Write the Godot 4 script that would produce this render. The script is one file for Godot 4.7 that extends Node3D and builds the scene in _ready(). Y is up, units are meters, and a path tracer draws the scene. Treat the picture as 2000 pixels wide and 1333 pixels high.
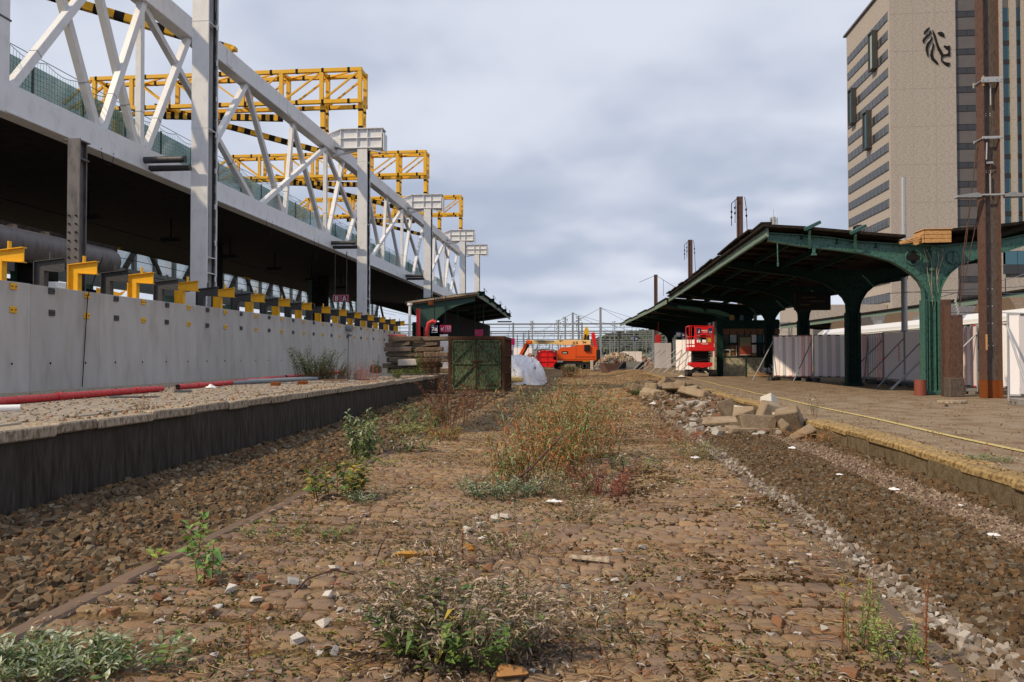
extends Node3D

# ---------------------------------------------------------------- mesh builder
class MB:
	var v := PackedVector3Array()
	var n := PackedVector3Array()
	var c := PackedColorArray()
	var ix := PackedInt32Array()
	var col := Color.WHITE

	func tri(a: Vector3, b: Vector3, d: Vector3) -> void:   # counter-clockwise seen from outside
		var nn := (b - a).cross(d - a).normalized()
		var k := v.size()
		v.append(a); v.append(b); v.append(d)
		for q in 3:
			n.append(nn); c.append(col)
		ix.append(k); ix.append(k + 2); ix.append(k + 1)

	func quad(a: Vector3, b: Vector3, d: Vector3, e: Vector3) -> void:
		var nn := (d - a).cross(e - b).normalized()
		var k := v.size()
		v.append(a); v.append(b); v.append(d); v.append(e)
		for q in 4:
			n.append(nn); c.append(col)
		ix.append(k); ix.append(k + 2); ix.append(k + 1)
		ix.append(k); ix.append(k + 3); ix.append(k + 2)

	func oquad(a: Vector3, b: Vector3, d: Vector3, e: Vector3, from: Vector3) -> void:   # turned away from a point inside
		var nn := (d - a).cross(e - b)
		if nn.dot((a + b + d + e) * 0.25 - from) < 0.0:
			quad(a, e, d, b)
		else:
			quad(a, b, d, e)

	func hexa(p: Array) -> void:   # four lower corners in turn, then four upper ones
		var m := Vector3.ZERO
		for q in p:
			m += q
		m /= 8.0
		oquad(p[0], p[1], p[2], p[3], m); oquad(p[4], p[5], p[6], p[7], m)
		for k in 4:
			oquad(p[k], p[(k + 1) % 4], p[4 + (k + 1) % 4], p[4 + k], m)

	func box(m: Vector3, s: Vector3, b := Basis.IDENTITY) -> void:
		var h := s * 0.5
		var p := []
		for y in [-1, 1]:
			for q in [[-1, -1], [1, -1], [1, 1], [-1, 1]]:
				p.append(m + b * Vector3(q[0] * h.x, y * h.y, q[1] * h.z))
		hexa(p)

	func bbox(m: Vector3, s: Vector3, e: float, b := Basis.IDENTITY, jit := 0.0, rng: RandomNumberGenerator = null) -> void:   # chamfered box
		var h := s * 0.5
		var cx := {}
		for x in [-1, 1]:
			for y in [-1, 1]:
				for z in [-1, 1]:
					var j := Vector3.ZERO
					if rng:
						j = Vector3(rng.randf_range(-jit, jit), rng.randf_range(-jit, jit), rng.randf_range(-jit, jit))
					var base := Vector3(x * h.x, y * h.y, z * h.z) + j
					cx[[x, y, z, 0]] = m + b * (base - Vector3(0, y * e, z * e))
					cx[[x, y, z, 1]] = m + b * (base - Vector3(x * e, 0, z * e))
					cx[[x, y, z, 2]] = m + b * (base - Vector3(x * e, y * e, 0))
		for s1 in [-1, 1]:
			oquad(cx[[s1, -1, -1, 0]], cx[[s1, 1, -1, 0]], cx[[s1, 1, 1, 0]], cx[[s1, -1, 1, 0]], m)
			oquad(cx[[-1, s1, -1, 1]], cx[[1, s1, -1, 1]], cx[[1, s1, 1, 1]], cx[[-1, s1, 1, 1]], m)
			oquad(cx[[-1, -1, s1, 2]], cx[[1, -1, s1, 2]], cx[[1, 1, s1, 2]], cx[[-1, 1, s1, 2]], m)
			for s2 in [-1, 1]:
				oquad(cx[[s1, s2, -1, 0]], cx[[s1, s2, 1, 0]], cx[[s1, s2, 1, 1]], cx[[s1, s2, -1, 1]], m)
				oquad(cx[[s1, -1, s2, 0]], cx[[s1, 1, s2, 0]], cx[[s1, 1, s2, 2]], cx[[s1, -1, s2, 2]], m)
				oquad(cx[[-1, s1, s2, 1]], cx[[1, s1, s2, 1]], cx[[1, s1, s2, 2]], cx[[-1, s1, s2, 2]], m)
				for s3 in [-1, 1]:
					var a: Vector3 = cx[[s1, s2, s3, 0]]
					var d: Vector3 = cx[[s1, s2, s3, 1]]
					var f: Vector3 = cx[[s1, s2, s3, 2]]
					if (d - a).cross(f - a).dot(a - m) < 0.0:
						tri(a, f, d)
					else:
						tri(a, d, f)

	func beam(a: Vector3, b: Vector3, w: float, h: float, up := Vector3.UP, e := 0.0) -> void:
		var z := (b - a).normalized()
		if absf(z.dot(up)) > 0.98:
			up = Vector3.BACK if absf(z.z) < 0.9 else Vector3.RIGHT
		var x := up.cross(z).normalized()
		var bs := Basis(x, z.cross(x), z)
		if e > 0.0:
			bbox((a + b) * 0.5, Vector3(w, h, a.distance_to(b)), e, bs)
		else:
			box((a + b) * 0.5, Vector3(w, h, a.distance_to(b)), bs)

	func ibeam(a: Vector3, b: Vector3, w: float, h: float, t: float, up := Vector3.UP) -> void:   # flanges w wide, h apart along up
		var z := (b - a).normalized()
		if absf(z.dot(up)) > 0.98:
			up = Vector3.BACK
		var x := up.cross(z).normalized()
		var y := z.cross(x)
		beam(a + y * (h - t) * 0.5, b + y * (h - t) * 0.5, w, t, up)
		beam(a - y * (h - t) * 0.5, b - y * (h - t) * 0.5, w, t, up)
		beam(a, b, t * 0.8, h - 2.0 * t, up)

	func tube(p: Array, r: Array, seg := 8, caps := true) -> void:
		var k0 := v.size()
		var side := Vector3.ZERO
		for q in p.size():
			var d: Vector3 = (p[mini(q + 1, p.size() - 1)] - p[maxi(q - 1, 0)]).normalized()
			if side == Vector3.ZERO:
				side = d.cross(Vector3.UP if absf(d.y) < 0.9 else Vector3.RIGHT).normalized()
			side = (side - d * side.dot(d)).normalized()
			var o := d.cross(side)
			var rr: float = r[mini(q, r.size() - 1)]
			for s in seg:
				var t := TAU * s / seg
				var nn := side * cos(t) + o * sin(t)
				v.append(p[q] + nn * rr); n.append(nn); c.append(col)
		for q in p.size() - 1:
			for s in seg:
				var a := k0 + q * seg + s
				var b := k0 + q * seg + (s + 1) % seg
				ix.append(a); ix.append(b + seg); ix.append(b)
				ix.append(a); ix.append(a + seg); ix.append(b + seg)
		if caps:
			for q in [0, p.size() - 1]:
				var m: Vector3 = p[q]
				var d: Vector3 = (p[1] - p[0]) if q == 0 else (p[q] - p[q - 1])
				for s in seg:
					var a := v[k0 + q * seg + s]
					var b := v[k0 + q * seg + (s + 1) % seg]
					if q == 0:
						tri(m, b, a)
					else:
						tri(m, a, b)

	func prism(poly: PackedVector2Array, t: Transform3D, depth: float) -> void:   # outline in the plane of local x and y, local z is the thickness
		var q := poly
		if Geometry2D.is_polygon_clockwise(q):
			q = q.duplicate(); q.reverse()
		var tr := Geometry2D.triangulate_polygon(q)
		var z := depth * 0.5
		for k in range(0, tr.size(), 3):
			var a := q[tr[k]]
			var b := q[tr[k + 1]]
			var d := q[tr[k + 2]]
			if (b - a).cross(d - a) < 0.0:
				var w := b
				b = d
				d = w
			tri(t * Vector3(a.x, a.y, z), t * Vector3(b.x, b.y, z), t * Vector3(d.x, d.y, z))
			tri(t * Vector3(a.x, a.y, -z), t * Vector3(d.x, d.y, -z), t * Vector3(b.x, b.y, -z))
		for k in q.size():
			var a := q[k]
			var b := q[(k + 1) % q.size()]
			quad(t * Vector3(a.x, a.y, -z), t * Vector3(b.x, b.y, -z), t * Vector3(b.x, b.y, z), t * Vector3(a.x, a.y, z))

	func add(o: MB, t: Transform3D, tint := Color.WHITE) -> void:
		var k := v.size()
		for q in o.v.size():
			v.append(t * o.v[q]); n.append((t.basis * o.n[q]).normalized()); c.append(o.c[q] * tint)
		for q in o.ix:
			ix.append(q + k)

	func shift(d: Vector3) -> void:
		for q in v.size():
			v[q] += d

	func mesh() -> ArrayMesh:
		var a := []
		a.resize(Mesh.ARRAY_MAX)
		a[Mesh.ARRAY_VERTEX] = v; a[Mesh.ARRAY_NORMAL] = n; a[Mesh.ARRAY_COLOR] = c; a[Mesh.ARRAY_INDEX] = ix
		var m := ArrayMesh.new()
		m.add_surface_from_arrays(Mesh.PRIMITIVE_TRIANGLES, a)
		return m

var M := {}            # materials
var rng := RandomNumberGenerator.new()
var used := {}

func V(x: float, y: float, z: float) -> Vector3:      # z counted away from the camera
	return Vector3(x, y, -z)

func rf(a: float, b: float) -> float:
	return rng.randf_range(a, b)

func numbered(called: String) -> String:
	var k: int = used.get(called, 0)
	used[called] = k + 1
	return called if k == 0 else "%s_%03d" % [called, k]

func tag(o: Node, label: String, category: String, group := "") -> Node:
	o.set_meta("label", label); o.set_meta("category", category)
	if group:
		o.set_meta("group", group)
	return o

func thing(called: String, at: Vector3, label: String, category: String, group := "", turn := 0.0) -> Node3D:
	var o := Node3D.new()
	o.name = numbered(called)
	add_child(o)
	o.position = at; o.rotation.y = turn
	tag(o, label, category, group)
	return o

# a mesh given in world coordinates becomes a part of a thing (or, without a parent, an object of its own placed at its own foot)
func put(called: String, b: MB, m: Material, parent: Node3D = null) -> MeshInstance3D:
	var o := MeshInstance3D.new()
	if parent == null:
		var lo := Vector3(1e9, 1e9, 1e9)
		var hi := -lo
		for q in b.v:
			lo = lo.min(q); hi = hi.max(q)
		var foot := Vector3((lo.x + hi.x) * 0.5, lo.y, (lo.z + hi.z) * 0.5)
		b.shift(-foot)
		o.position = foot
		o.name = numbered(called)
		add_child(o)
	else:
		var at := Vector3.ZERO
		var p: Node = parent
		while p is Node3D and p != self:
			at += p.position
			p = p.get_parent()
		b.shift(-at)
		o.name = called
		parent.add_child(o, true)
	o.mesh = b.mesh()
	o.material_override = m
	return o

# a mesh already in the thing's own coordinates
func part(called: String, b: MB, m: Material, parent: Node3D) -> MeshInstance3D:
	var o := MeshInstance3D.new()
	o.name = called
	o.mesh = b.mesh()
	o.material_override = m
	parent.add_child(o, true)
	return o

func again(called: String, mesh: Mesh, m: Material, parent: Node3D, at: Transform3D) -> MeshInstance3D:   # one more piece of the same shape
	var o := MeshInstance3D.new()
	o.name = called
	o.mesh = mesh
	o.material_override = m
	o.transform = at
	parent.add_child(o, true)
	return o

func structure(o: Node) -> Node:
	o.set_meta("kind", "structure")
	return o

func stuff(o: Node) -> Node:
	o.set_meta("kind", "stuff")
	return o

func copies(called: String, mesh: Mesh, m: Material, at: Array, cols: Array, parent: Node3D) -> MultiMeshInstance3D:
	var mm := MultiMesh.new()
	mm.transform_format = MultiMesh.TRANSFORM_3D
	mm.use_colors = true
	mm.mesh = mesh
	mm.instance_count = at.size()
	for k in at.size():
		mm.set_instance_transform(k, at[k])
		mm.set_instance_color(k, cols[k])
	var o := MultiMeshInstance3D.new()
	o.multimesh = mm
	o.material_override = m
	if parent == null:
		o.name = numbered(called)
		add_child(o)
	else:
		o.name = called
		parent.add_child(o, true)
	stuff(o)
	return o

func dup(o: Node3D, at: Vector3, turn := 0.0, label := "") -> Node3D:
	var r: Node3D = o.duplicate()
	var base := String(o.name)
	if base.length() > 4 and base[-4] == "_" and base.right(3).is_valid_int():
		base = base.left(-4)
	r.name = numbered(base)
	add_child(r)
	r.position = at; r.rotation.y = turn
	if label:
		r.set_meta("label", label)
	return r

func letters(text: String, size: float, m: Material, parent: Node3D, at: Transform3D, depth := 0.006, font := "Droid Sans", called := "lettering") -> MeshInstance3D:
	var t := TextMesh.new()
	t.text = text
	var f := SystemFont.new()
	f.font_names = PackedStringArray([font])
	f.font_weight = 700
	t.font = f
	t.font_size = 64
	t.pixel_size = size / 64.0
	t.depth = depth
	t.curve_step = 4.0
	var o := MeshInstance3D.new()
	o.name = called
	o.mesh = t
	o.material_override = m
	o.transform = at
	parent.add_child(o, true)
	return o

# ---------------------------------------------------------------- materials
func noise(seed_: int, freq: float, oct := 4, kind := FastNoiseLite.TYPE_SIMPLEX_SMOOTH) -> FastNoiseLite:
	var f := FastNoiseLite.new()
	f.seed = seed_; f.frequency = freq; f.fractal_octaves = oct; f.noise_type = kind
	return f

func ntex(seed_: int, freq: float, oct: int, stops: Array, size := 512) -> NoiseTexture2D:   # stops: [place, colour] pairs, colours linear
	var t := NoiseTexture2D.new()
	t.width = size; t.height = size; t.seamless = true
	t.noise = noise(seed_, freq, oct)
	var g := Gradient.new()
	var o := PackedFloat32Array()
	var k := PackedColorArray()
	for s in stops:
		o.append(s[0])
		var cc: Color = s[1] if s[1] is Color else Color(s[1], s[1], s[1])
		k.append(cc.linear_to_srgb())
	g.offsets = o; g.colors = k
	t.color_ramp = g
	return t

func bump(seed_: int, freq: float, oct: int, strength: float, size := 512) -> NoiseTexture2D:
	var t := NoiseTexture2D.new()
	t.width = size; t.height = size; t.seamless = true
	t.as_normal_map = true; t.bump_strength = strength
	t.noise = noise(seed_, freq, oct)
	return t

func mat(called: String, lin: Color, rough: float, tex: Texture2D = null, scale := Vector3.ONE, nrm: Texture2D = null, nscale := 1.0, metal := 0.0) -> StandardMaterial3D:
	var m := StandardMaterial3D.new()
	m.resource_name = called
	m.albedo_color = lin.linear_to_srgb()
	m.roughness = rough; m.metallic = metal
	m.vertex_color_use_as_albedo = true
	if rough >= 0.75:
		m.metallic_specular = 0.22      # dusty, dull surfaces
	if tex:
		m.albedo_texture = tex
	if nrm:
		m.normal_enabled = true
		m.normal_texture = nrm
		m.normal_scale = nscale
	if tex or nrm:
		m.uv1_triplanar = true
		m.uv1_world_triplanar = true
		m.uv1_scale = scale
	M[called] = m
	return m

func _ready() -> void:
	rng.seed = 20240917
	# camera
	var cam := Camera3D.new()
	cam.name = "camera"
	cam.position = Vector3(0, 1.6, 0)
	cam.rotation_order = EULER_ORDER_YXZ
	cam.rotation = Vector3(deg_to_rad(1.1214), deg_to_rad(5.5593), 0)
	cam.fov = 47.92
	cam.near = 0.05; cam.far = 4000.0
	add_child(cam)
	cam.current = true
	# sky, exposure
	var env := Environment.new()
	env.background_mode = Environment.BG_SKY
	var sky := Sky.new()
	var pano := PanoramaSkyMaterial.new()
	pano.panorama = cloud_picture()
	sky.sky_material = pano
	env.sky = sky
	env.background_energy_multiplier = 1.0
	env.tonemap_mode = Environment.TONE_MAPPER_LINEAR
	env.tonemap_exposure = 1.08
	env.sdfgi_enabled = true; env.ssao_enabled = true; env.ssil_enabled = true
	var we := WorldEnvironment.new()
	we.name = "air"
	we.environment = env
	add_child(we)
	# sun behind thin cloud, from behind the camera on the left
	var sun := DirectionalLight3D.new()
	sun.name = "sun"
	sun.light_color = Color(1.0, 0.91, 0.77)
	sun.light_energy = 1.08
	sun.light_angular_distance = 1.5
	sun.shadow_enabled = true
	add_child(sun)
	sun.look_at_from_position(Vector3(-0.62, 0.66, 0.44) * 50.0, Vector3.ZERO)

	materials()
	ground_and_tracks()
	platforms()
	bridge()
	gantries()
	barrier_wall()
	left_background()
	right_canopies()
	left_canopy()
	waiting_room()
	tower()
	train_and_far_platform()
	masts()
	yard()
	hoarding()
	machines()
	container_and_tarp()
	sleepers()
	rubble()
	small_things()
	plants()

func cloud_picture() -> ImageTexture:
	var w := 1536
	var h := 768
	var im := Image.create(w, h, false, Image.FORMAT_RGBF)
	var big := noise(11, 0.55, 5)
	var mid := noise(23, 1.5, 5)
	var wisp := noise(37, 1.0, 4)
	var lo := Color(0.41, 0.47, 0.60)      # blue grey cloud bellies
	var hi := Color(0.66, 0.70, 0.80)      # bright thin cloud
	for y in h:
		var el := PI * (0.5 - (y + 0.5) / h)
		var sy := sin(el)
		var cy := cos(el)
		for x in w:
			if sy < -0.03:
				im.set_pixel(x, y, Color(0.16, 0.14, 0.12))
				continue
			var az := TAU * ((x + 0.5) / w - 0.5)
			var d := Vector3(sin(az) * cy, sy, -cos(az) * cy)
			var f := 1.0 / (maxf(sy, 0.0) + 0.22)
			var p := Vector3(d.x * f, 0.0, d.z * f) * 1.5
			var b := big.get_noise_3d(p.x, 0.0, p.z)
			var m := mid.get_noise_3d(p.x, 3.0, p.z)
			var s := wisp.get_noise_3d(d.x * 2.2, sy * 11.0, d.z * 2.2)
			var t := 0.62 + b * 0.85 + m * 0.42
			var low := clampf(1.0 - sy / 0.30, 0.0, 1.0)
			t += s * 1.1 * low
			t -= 0.34 * smoothstep(0.06, 0.13, sy) * (1.0 - smoothstep(0.12, 0.24, sy))
			t = clampf(t, 0.0, 1.15)
			var c := lo.lerp(hi, smoothstep(0.0, 1.0, t))
			# bright edges low down
			var e := smoothstep(0.15, 0.45, s + 0.3 * m) * low
			c = c.lerp(Color(0.84, 0.86, 0.93), e * 0.5)
			# pale strip at the horizon
			var z := exp(-pow((sy - 0.035) / 0.03, 2.0))
			c = c.lerp(Color(0.66, 0.73, 0.81), z * 0.6)
			im.set_pixel(x, y, c)
	return ImageTexture.create_from_image(im)

func materials() -> void:
	var mottle := ntex(1, 0.012, 5, [[0.0, 0.84], [0.45, 0.97], [1.0, 1.0]])
	var grime := ntex(2, 0.02, 5, [[0.0, 0.35], [0.35, 0.8], [0.6, 1.0], [1.0, 1.0]])
	var speck := ntex(3, 0.12, 3, [[0.0, 0.45], [0.5, 0.9], [1.0, 1.15]])
	var streak := ntex(4, 0.03, 4, [[0.0, 0.55], [0.4, 0.85], [0.62, 1.0], [1.0, 1.0]])
	var nfine := bump(5, 0.06, 4, 6.0)
	var nrough := bump(6, 0.025, 5, 14.0)
	var nsoft := bump(7, 0.01, 3, 5.0)
	var c1 := func(r, g, b): return Color(r, g, b)
	mat("white", Color(0.74, 0.75, 0.77), 0.42, mottle, Vector3(0.35, 0.2, 0.35), nsoft, 0.12)
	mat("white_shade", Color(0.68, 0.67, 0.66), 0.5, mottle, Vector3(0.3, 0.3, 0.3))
	mat("yellow", Color(0.78, 0.43, 0.012), 0.42, mottle, Vector3(0.5, 0.5, 0.5))
	mat("yellow_bracket", Color(0.86, 0.45, 0.008), 0.40, mottle, Vector3(0.8, 0.8, 0.8))
	mat("black", Color(0.018, 0.017, 0.017), 0.9)
	mat("black_gloss", Color(0.012, 0.013, 0.016), 0.12)
	mat("grey_post", Color(0.055, 0.055, 0.06), 0.5, grime, Vector3(1, 1, 1))
	mat("grey_steel", Color(0.125, 0.115, 0.118), 0.45, grime, Vector3(0.5, 0.15, 0.5))
	mat("dark_concrete", Color(0.075, 0.068, 0.06), 0.85, grime, Vector3(0.3, 0.3, 0.3))
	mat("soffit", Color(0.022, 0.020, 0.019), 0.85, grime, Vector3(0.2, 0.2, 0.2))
	var panel := ntex(8, 0.006, 5, [[0.0, Color(0.80, 0.77, 0.74)], [0.4, Color(0.94, 0.93, 0.92)], [0.7, Color(1.0, 1.0, 1.0)], [1.0, Color(1.07, 1.07, 1.08)]], 1024)
	mat("panel", Color(0.52, 0.50, 0.472), 0.8, panel, Vector3(0.3, 0.09, 0.3), nsoft, 0.15)
	var tar := ntex(9, 0.02, 5, [[0.0, Color(0.6, 0.6, 0.6)], [0.5, Color(1, 1, 1)], [0.57, Color(1.7, 1.5, 1.3)], [0.68, Color(4.5, 4.0, 3.2)], [1.0, Color(12, 11, 9)]], 1024)
	mat("tarred_wall", Color(0.030, 0.023, 0.016), 0.7, tar, Vector3(0.55, 0.035, 0.55), nrough, 0.35)
	var edge := ntex(10, 0.02, 5, [[0.0, Color(0.25, 0.2, 0.15)], [0.4, Color(0.7, 0.66, 0.6)], [0.62, Color(1, 1, 1)], [1.0, Color(1.3, 1.3, 1.3)]], 1024)
	var blot := ntex(20, 0.02, 5, [[0.0, Color(0.3, 0.26, 0.24)], [0.36, Color(0.55, 0.5, 0.48)], [0.46, Color(0.95, 0.93, 0.9)], [0.75, Color(1.05, 1.05, 1.05)], [1.0, Color(1.35, 1.4, 1.5)]], 1024)
	var asph := ntex(12, 0.008, 6, [[0.0, Color(0.6, 0.5, 0.4)], [0.45, Color(0.92, 0.86, 0.8)], [1.0, Color(1.15, 1.15, 1.15)]], 1024)
	mat("coping", Color(0.42, 0.35, 0.27), 0.85, edge, Vector3(0.8, 0.25, 0.8), nrough, 0.5)
	mat("coping_yellow", Color(0.37, 0.265, 0.125), 0.85, blot, Vector3(0.55, 0.55, 0.55), nfine, 0.4)
	mat("low_wall", Color(0.165, 0.135, 0.09), 0.85, asph, Vector3(0.7, 0.35, 0.7), nfine, 0.4)
	mat("paver", Color(0.38, 0.325, 0.26), 0.85, speck, Vector3(1.5, 1.5, 1.5), nfine, 0.5)
	mat("asphalt", Color(0.255, 0.203, 0.148), 0.9, asph, Vector3(0.14, 0.14, 0.14), nfine, 0.5)
	mat("line_paint", Color(0.60, 0.47, 0.17), 0.7, speck, Vector3(2, 2, 2))
	var soil := ntex(13, 0.02, 6, [[0.0, Color(0.45, 0.42, 0.4)], [0.4, Color(0.85, 0.83, 0.8)], [0.7, Color(1.1, 1.08, 1.02)], [1.0, Color(1.7, 1.65, 1.6)]], 1024)
	mat("soil", Color(1, 1, 1), 0.95, soil, Vector3(0.9, 0.9, 0.9), nrough, 1.0)
	mat("cobble", Color(1, 1, 1), 0.82, speck, Vector3(2.2, 2.2, 2.2), nfine, 0.7)
	mat("stone", Color(1, 1, 1), 0.9, speck, Vector3(3, 3, 3), nfine, 0.6)
	mat("plain", Color(1, 1, 1), 0.85)
	var leaf := mat("leaf", Color(1, 1, 1), 0.6)
	leaf.backlight_enabled = true
	leaf.backlight = Color(0.45, 0.5, 0.25)
	leaf.cull_mode = BaseMaterial3D.CULL_DISABLED
	var paint := ntex(14, 0.02, 5, [[0.0, Color(0.5, 0.3, 0.18)], [0.33, Color(0.55, 0.5, 0.45)], [0.38, Color(0.85, 0.9, 0.9)], [0.7, Color(1, 1, 1)], [0.78, Color(1.2, 1.15, 1.2)], [1.0, Color(2.2, 1.8, 1.9)]], 1024)
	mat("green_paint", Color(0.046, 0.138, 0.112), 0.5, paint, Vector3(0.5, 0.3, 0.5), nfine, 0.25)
	mat("shaded_green", Color(0.014, 0.036, 0.030), 0.8, paint, Vector3(0.5, 0.3, 0.5), nfine, 0.25)  # canopy green with the shade under the roof put into its colour
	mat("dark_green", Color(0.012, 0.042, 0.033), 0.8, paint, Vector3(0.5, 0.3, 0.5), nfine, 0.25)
	var peel := ntex(15, 0.03, 5, [[0.0, Color(0.35, 0.25, 0.18)], [0.36, Color(0.5, 0.42, 0.36)], [0.42, Color(0.95, 0.95, 0.95)], [1.0, Color(1.2, 1.2, 1.2)]], 1024)
	mat("fascia", Color(0.20, 0.29, 0.23), 0.7, peel, Vector3(0.8, 0.8, 0.8), nfine, 0.4)
	mat("roof_felt", Color(0.028, 0.022, 0.018), 0.85, grime, Vector3(0.6, 0.6, 0.6), nrough, 0.4)
	mat("roof_boards", Color(0.024, 0.018, 0.014), 0.95, grime, Vector3(0.4, 0.4, 0.4))
	var rustt := ntex(16, 0.02, 5, [[0.0, Color(0.55, 0.5, 0.5)], [0.5, Color(0.95, 0.95, 0.95)], [0.75, Color(1.2, 1.1, 1.0)], [1.0, Color(1.7, 1.4, 1.2)]], 1024)
	mat("rust", Color(0.125, 0.074, 0.060), 0.75, rustt, Vector3(0.9, 0.18, 0.9), nfine, 0.35)
	mat("rust_bright", Color(0.22, 0.068, 0.022), 0.85, rustt, Vector3(1.5, 0.8, 1.5), nfine, 0.5)
	var door := ntex(17, 0.03, 6, [[0.0, Color(0.9, 0.30, 0.16)], [0.36, Color(0.75, 0.30, 0.18)], [0.43, Color(0.55, 0.5, 0.35)], [0.50, Color(0.85, 0.9, 0.8)], [0.7, Color(1.1, 1.1, 1.1)], [1.0, Color(1.9, 1.8, 1.7)]], 1024)
	mat("container_green", Color(0.072, 0.118, 0.055), 0.7, door, Vector3(0.33, 0.13, 0.33), nfine, 0.4)
	mat("container_rust", Color(0.085, 0.042, 0.026), 0.85, rustt, Vector3(1, 0.6, 1), nfine, 0.5)
	var grain := ntex(18, 0.03, 5, [[0.0, Color(0.4, 0.38, 0.36)], [0.45, Color(0.85, 0.83, 0.8)], [1.0, Color(1.3, 1.3, 1.3)]], 512)
	mat("rust_grey", Color(0.118, 0.096, 0.086), 0.8, rustt, Vector3(0.9, 0.15, 0.9), nfine, 0.35)
	mat("old_wood", Color(0.22, 0.17, 0.13), 0.9, grain, Vector3(0.25, 2.2, 2.2), nrough, 0.6)
	mat("new_wood", Color(0.62, 0.36, 0.16), 0.75, grain, Vector3(0.5, 2.0, 2.0))
	mat("brown_wood", Color(0.20, 0.105, 0.05), 0.7, grain, Vector3(2.0, 0.4, 2.0))
	mat("galvanised", Color(0.42, 0.43, 0.44), 0.45, mottle, Vector3(2, 2, 2), null, 1.0, 0.35)
	mat("mast_grey", Color(0.24, 0.26, 0.28), 0.55, mottle, Vector3(1, 0.4, 1))
	mat("far_grey", Color(0.17, 0.185, 0.20), 0.7)
	mat("red_pipe", Color(0.58, 0.026, 0.028), 0.5, grime, Vector3(1, 1, 1))
	mat("red_paint", Color(0.72, 0.012, 0.012), 0.35, mottle, Vector3(1, 1, 1))
	mat("orange", Color(0.80, 0.10, 0.004), 0.35, mottle, Vector3(1, 1, 1))
	mat("cream", Color(0.78, 0.58, 0.24), 0.4, mottle, Vector3(1, 1, 1))
	mat("rubber", Color(0.022, 0.022, 0.022), 0.8)
	mat("foot_block", Color(0.10, 0.10, 0.10), 0.9, speck, Vector3(2, 2, 2))
	mat("pale_block", Color(0.28, 0.265, 0.25), 0.9, speck, Vector3(2, 2, 2))
	mat("white_sheet", Color(0.82, 0.80, 0.84), 0.55)
	mat("hoard", Color(0.90, 0.86, 0.89), 0.5)
	mat("white_plain", Color(0.80, 0.80, 0.80), 0.5)
	mat("magenta", Color(0.40, 0.006, 0.085), 0.35)
	mat("navy", Color(0.012, 0.035, 0.115), 0.3)
	mat("cream_wall", Color(0.42, 0.40, 0.30), 0.85, grime, Vector3(0.4, 0.4, 0.4))
	var brick := ntex(19, 0.05, 4, [[0.0, Color(0.45, 0.42, 0.38)], [0.4, Color(0.86, 0.84, 0.82)], [0.6, Color(1.05, 1.03, 1.0)], [1.0, Color(1.5, 1.48, 1.46)]], 1024)
	mat("brick_light", Color(0.43, 0.39, 0.355), 0.9, brick, Vector3(0.028, 0.17, 0.028))
	mat("window_dark", Color(0.035, 0.036, 0.042), 0.25)
	mat("frame_dark", Color(0.05, 0.048, 0.048), 0.5)
	mat("spandrel", Color(0.115, 0.105, 0.105), 0.6, mottle, Vector3(0.1, 0.1, 0.1))
	mat("blue_glass", Color(0.055, 0.14, 0.19), 0.12)
	var tp := mat("teal_pane", Color(0.30, 0.48, 0.44), 0.08)
	tp.transparency = BaseMaterial3D.TRANSPARENCY_ALPHA
	tp.albedo_color.a = 0.35
	mat("teal_glass", Color(0.34, 0.45, 0.43), 0.15)
	var g := mat("clear_glass", Color(0.8, 0.9, 0.9), 0.08)
	g.transparency = BaseMaterial3D.TRANSPARENCY_ALPHA
	g.albedo_color.a = 0.18
	var gg := mat("green_glass", Color(0.06, 0.24, 0.21), 0.1)
	gg.transparency = BaseMaterial3D.TRANSPARENCY_ALPHA
	gg.albedo_color.a = 0.60
	gg.metallic_specular = 0.7
	mat("net", Color(0.02, 0.13, 0.10), 0.8)
	mat("train_white", Color(0.74, 0.76, 0.80), 0.25)
	mat("hill_green", Color(1, 1, 1), 0.95)
	mat("concrete", Color(0.36, 0.295, 0.215), 0.9, asph, Vector3(0.5, 0.5, 0.5), nfine, 0.5)
	mat("chalk", Color(0.62, 0.58, 0.53), 0.9, speck, Vector3(2, 2, 2), nfine, 0.7)

# ---------------------------------------------------------------- ground
var gn_a: FastNoiseLite
var gn_b: FastNoiseLite
var gn_c: FastNoiseLite

func right_edge(z: float) -> float:
	return 4.30 + 0.05 * sin(z * 0.7) if z < 60.0 else lerpf(4.3, 3.4, (z - 60.0) / 60.0)

func ground_y(x: float, z: float) -> float:
	var a := gn_a.get_noise_2d(x * 1.0, z * 1.0)
	var b := gn_b.get_noise_2d(x, z)
	var c := gn_c.get_noise_2d(x, z)
	var near := 1.0 - smoothstep(19.0, 27.0, z)
	var mid := -0.037 + 0.016 * a + 0.012 * b + 0.006 * c + 0.016 * smoothstep(6.0, 18.0, z)
	mid = lerpf(0.005 + 0.05 * a + 0.035 * b, mid, near)
	var y := mid
	if x < -3.0:
		var deep := -0.20 + 0.05 * a + 0.03 * b
		deep = lerpf(0.02 + 0.10 * a + 0.06 * b, deep, 1.0 - smoothstep(16.0, 30.0, z))
		y = lerpf(mid, deep, smoothstep(-3.22, -3.75, x))
	elif x > 1.7:
		var bed := 0.06 + 0.05 * a + 0.03 * b
		var hump := smoothstep(19.0, 26.0, z) * (1.0 - smoothstep(48.0, 60.0, z))
		bed += hump * (0.16 + 0.14 * a) * smoothstep(1.7, 3.2, x)
		var slope := smoothstep(50.0, 62.0, z)
		bed += slope * 0.33 * smoothstep(1.6, 4.2, x)
		y = lerpf(mid, bed, smoothstep(1.85, 2.3, x))
	return y

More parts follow.
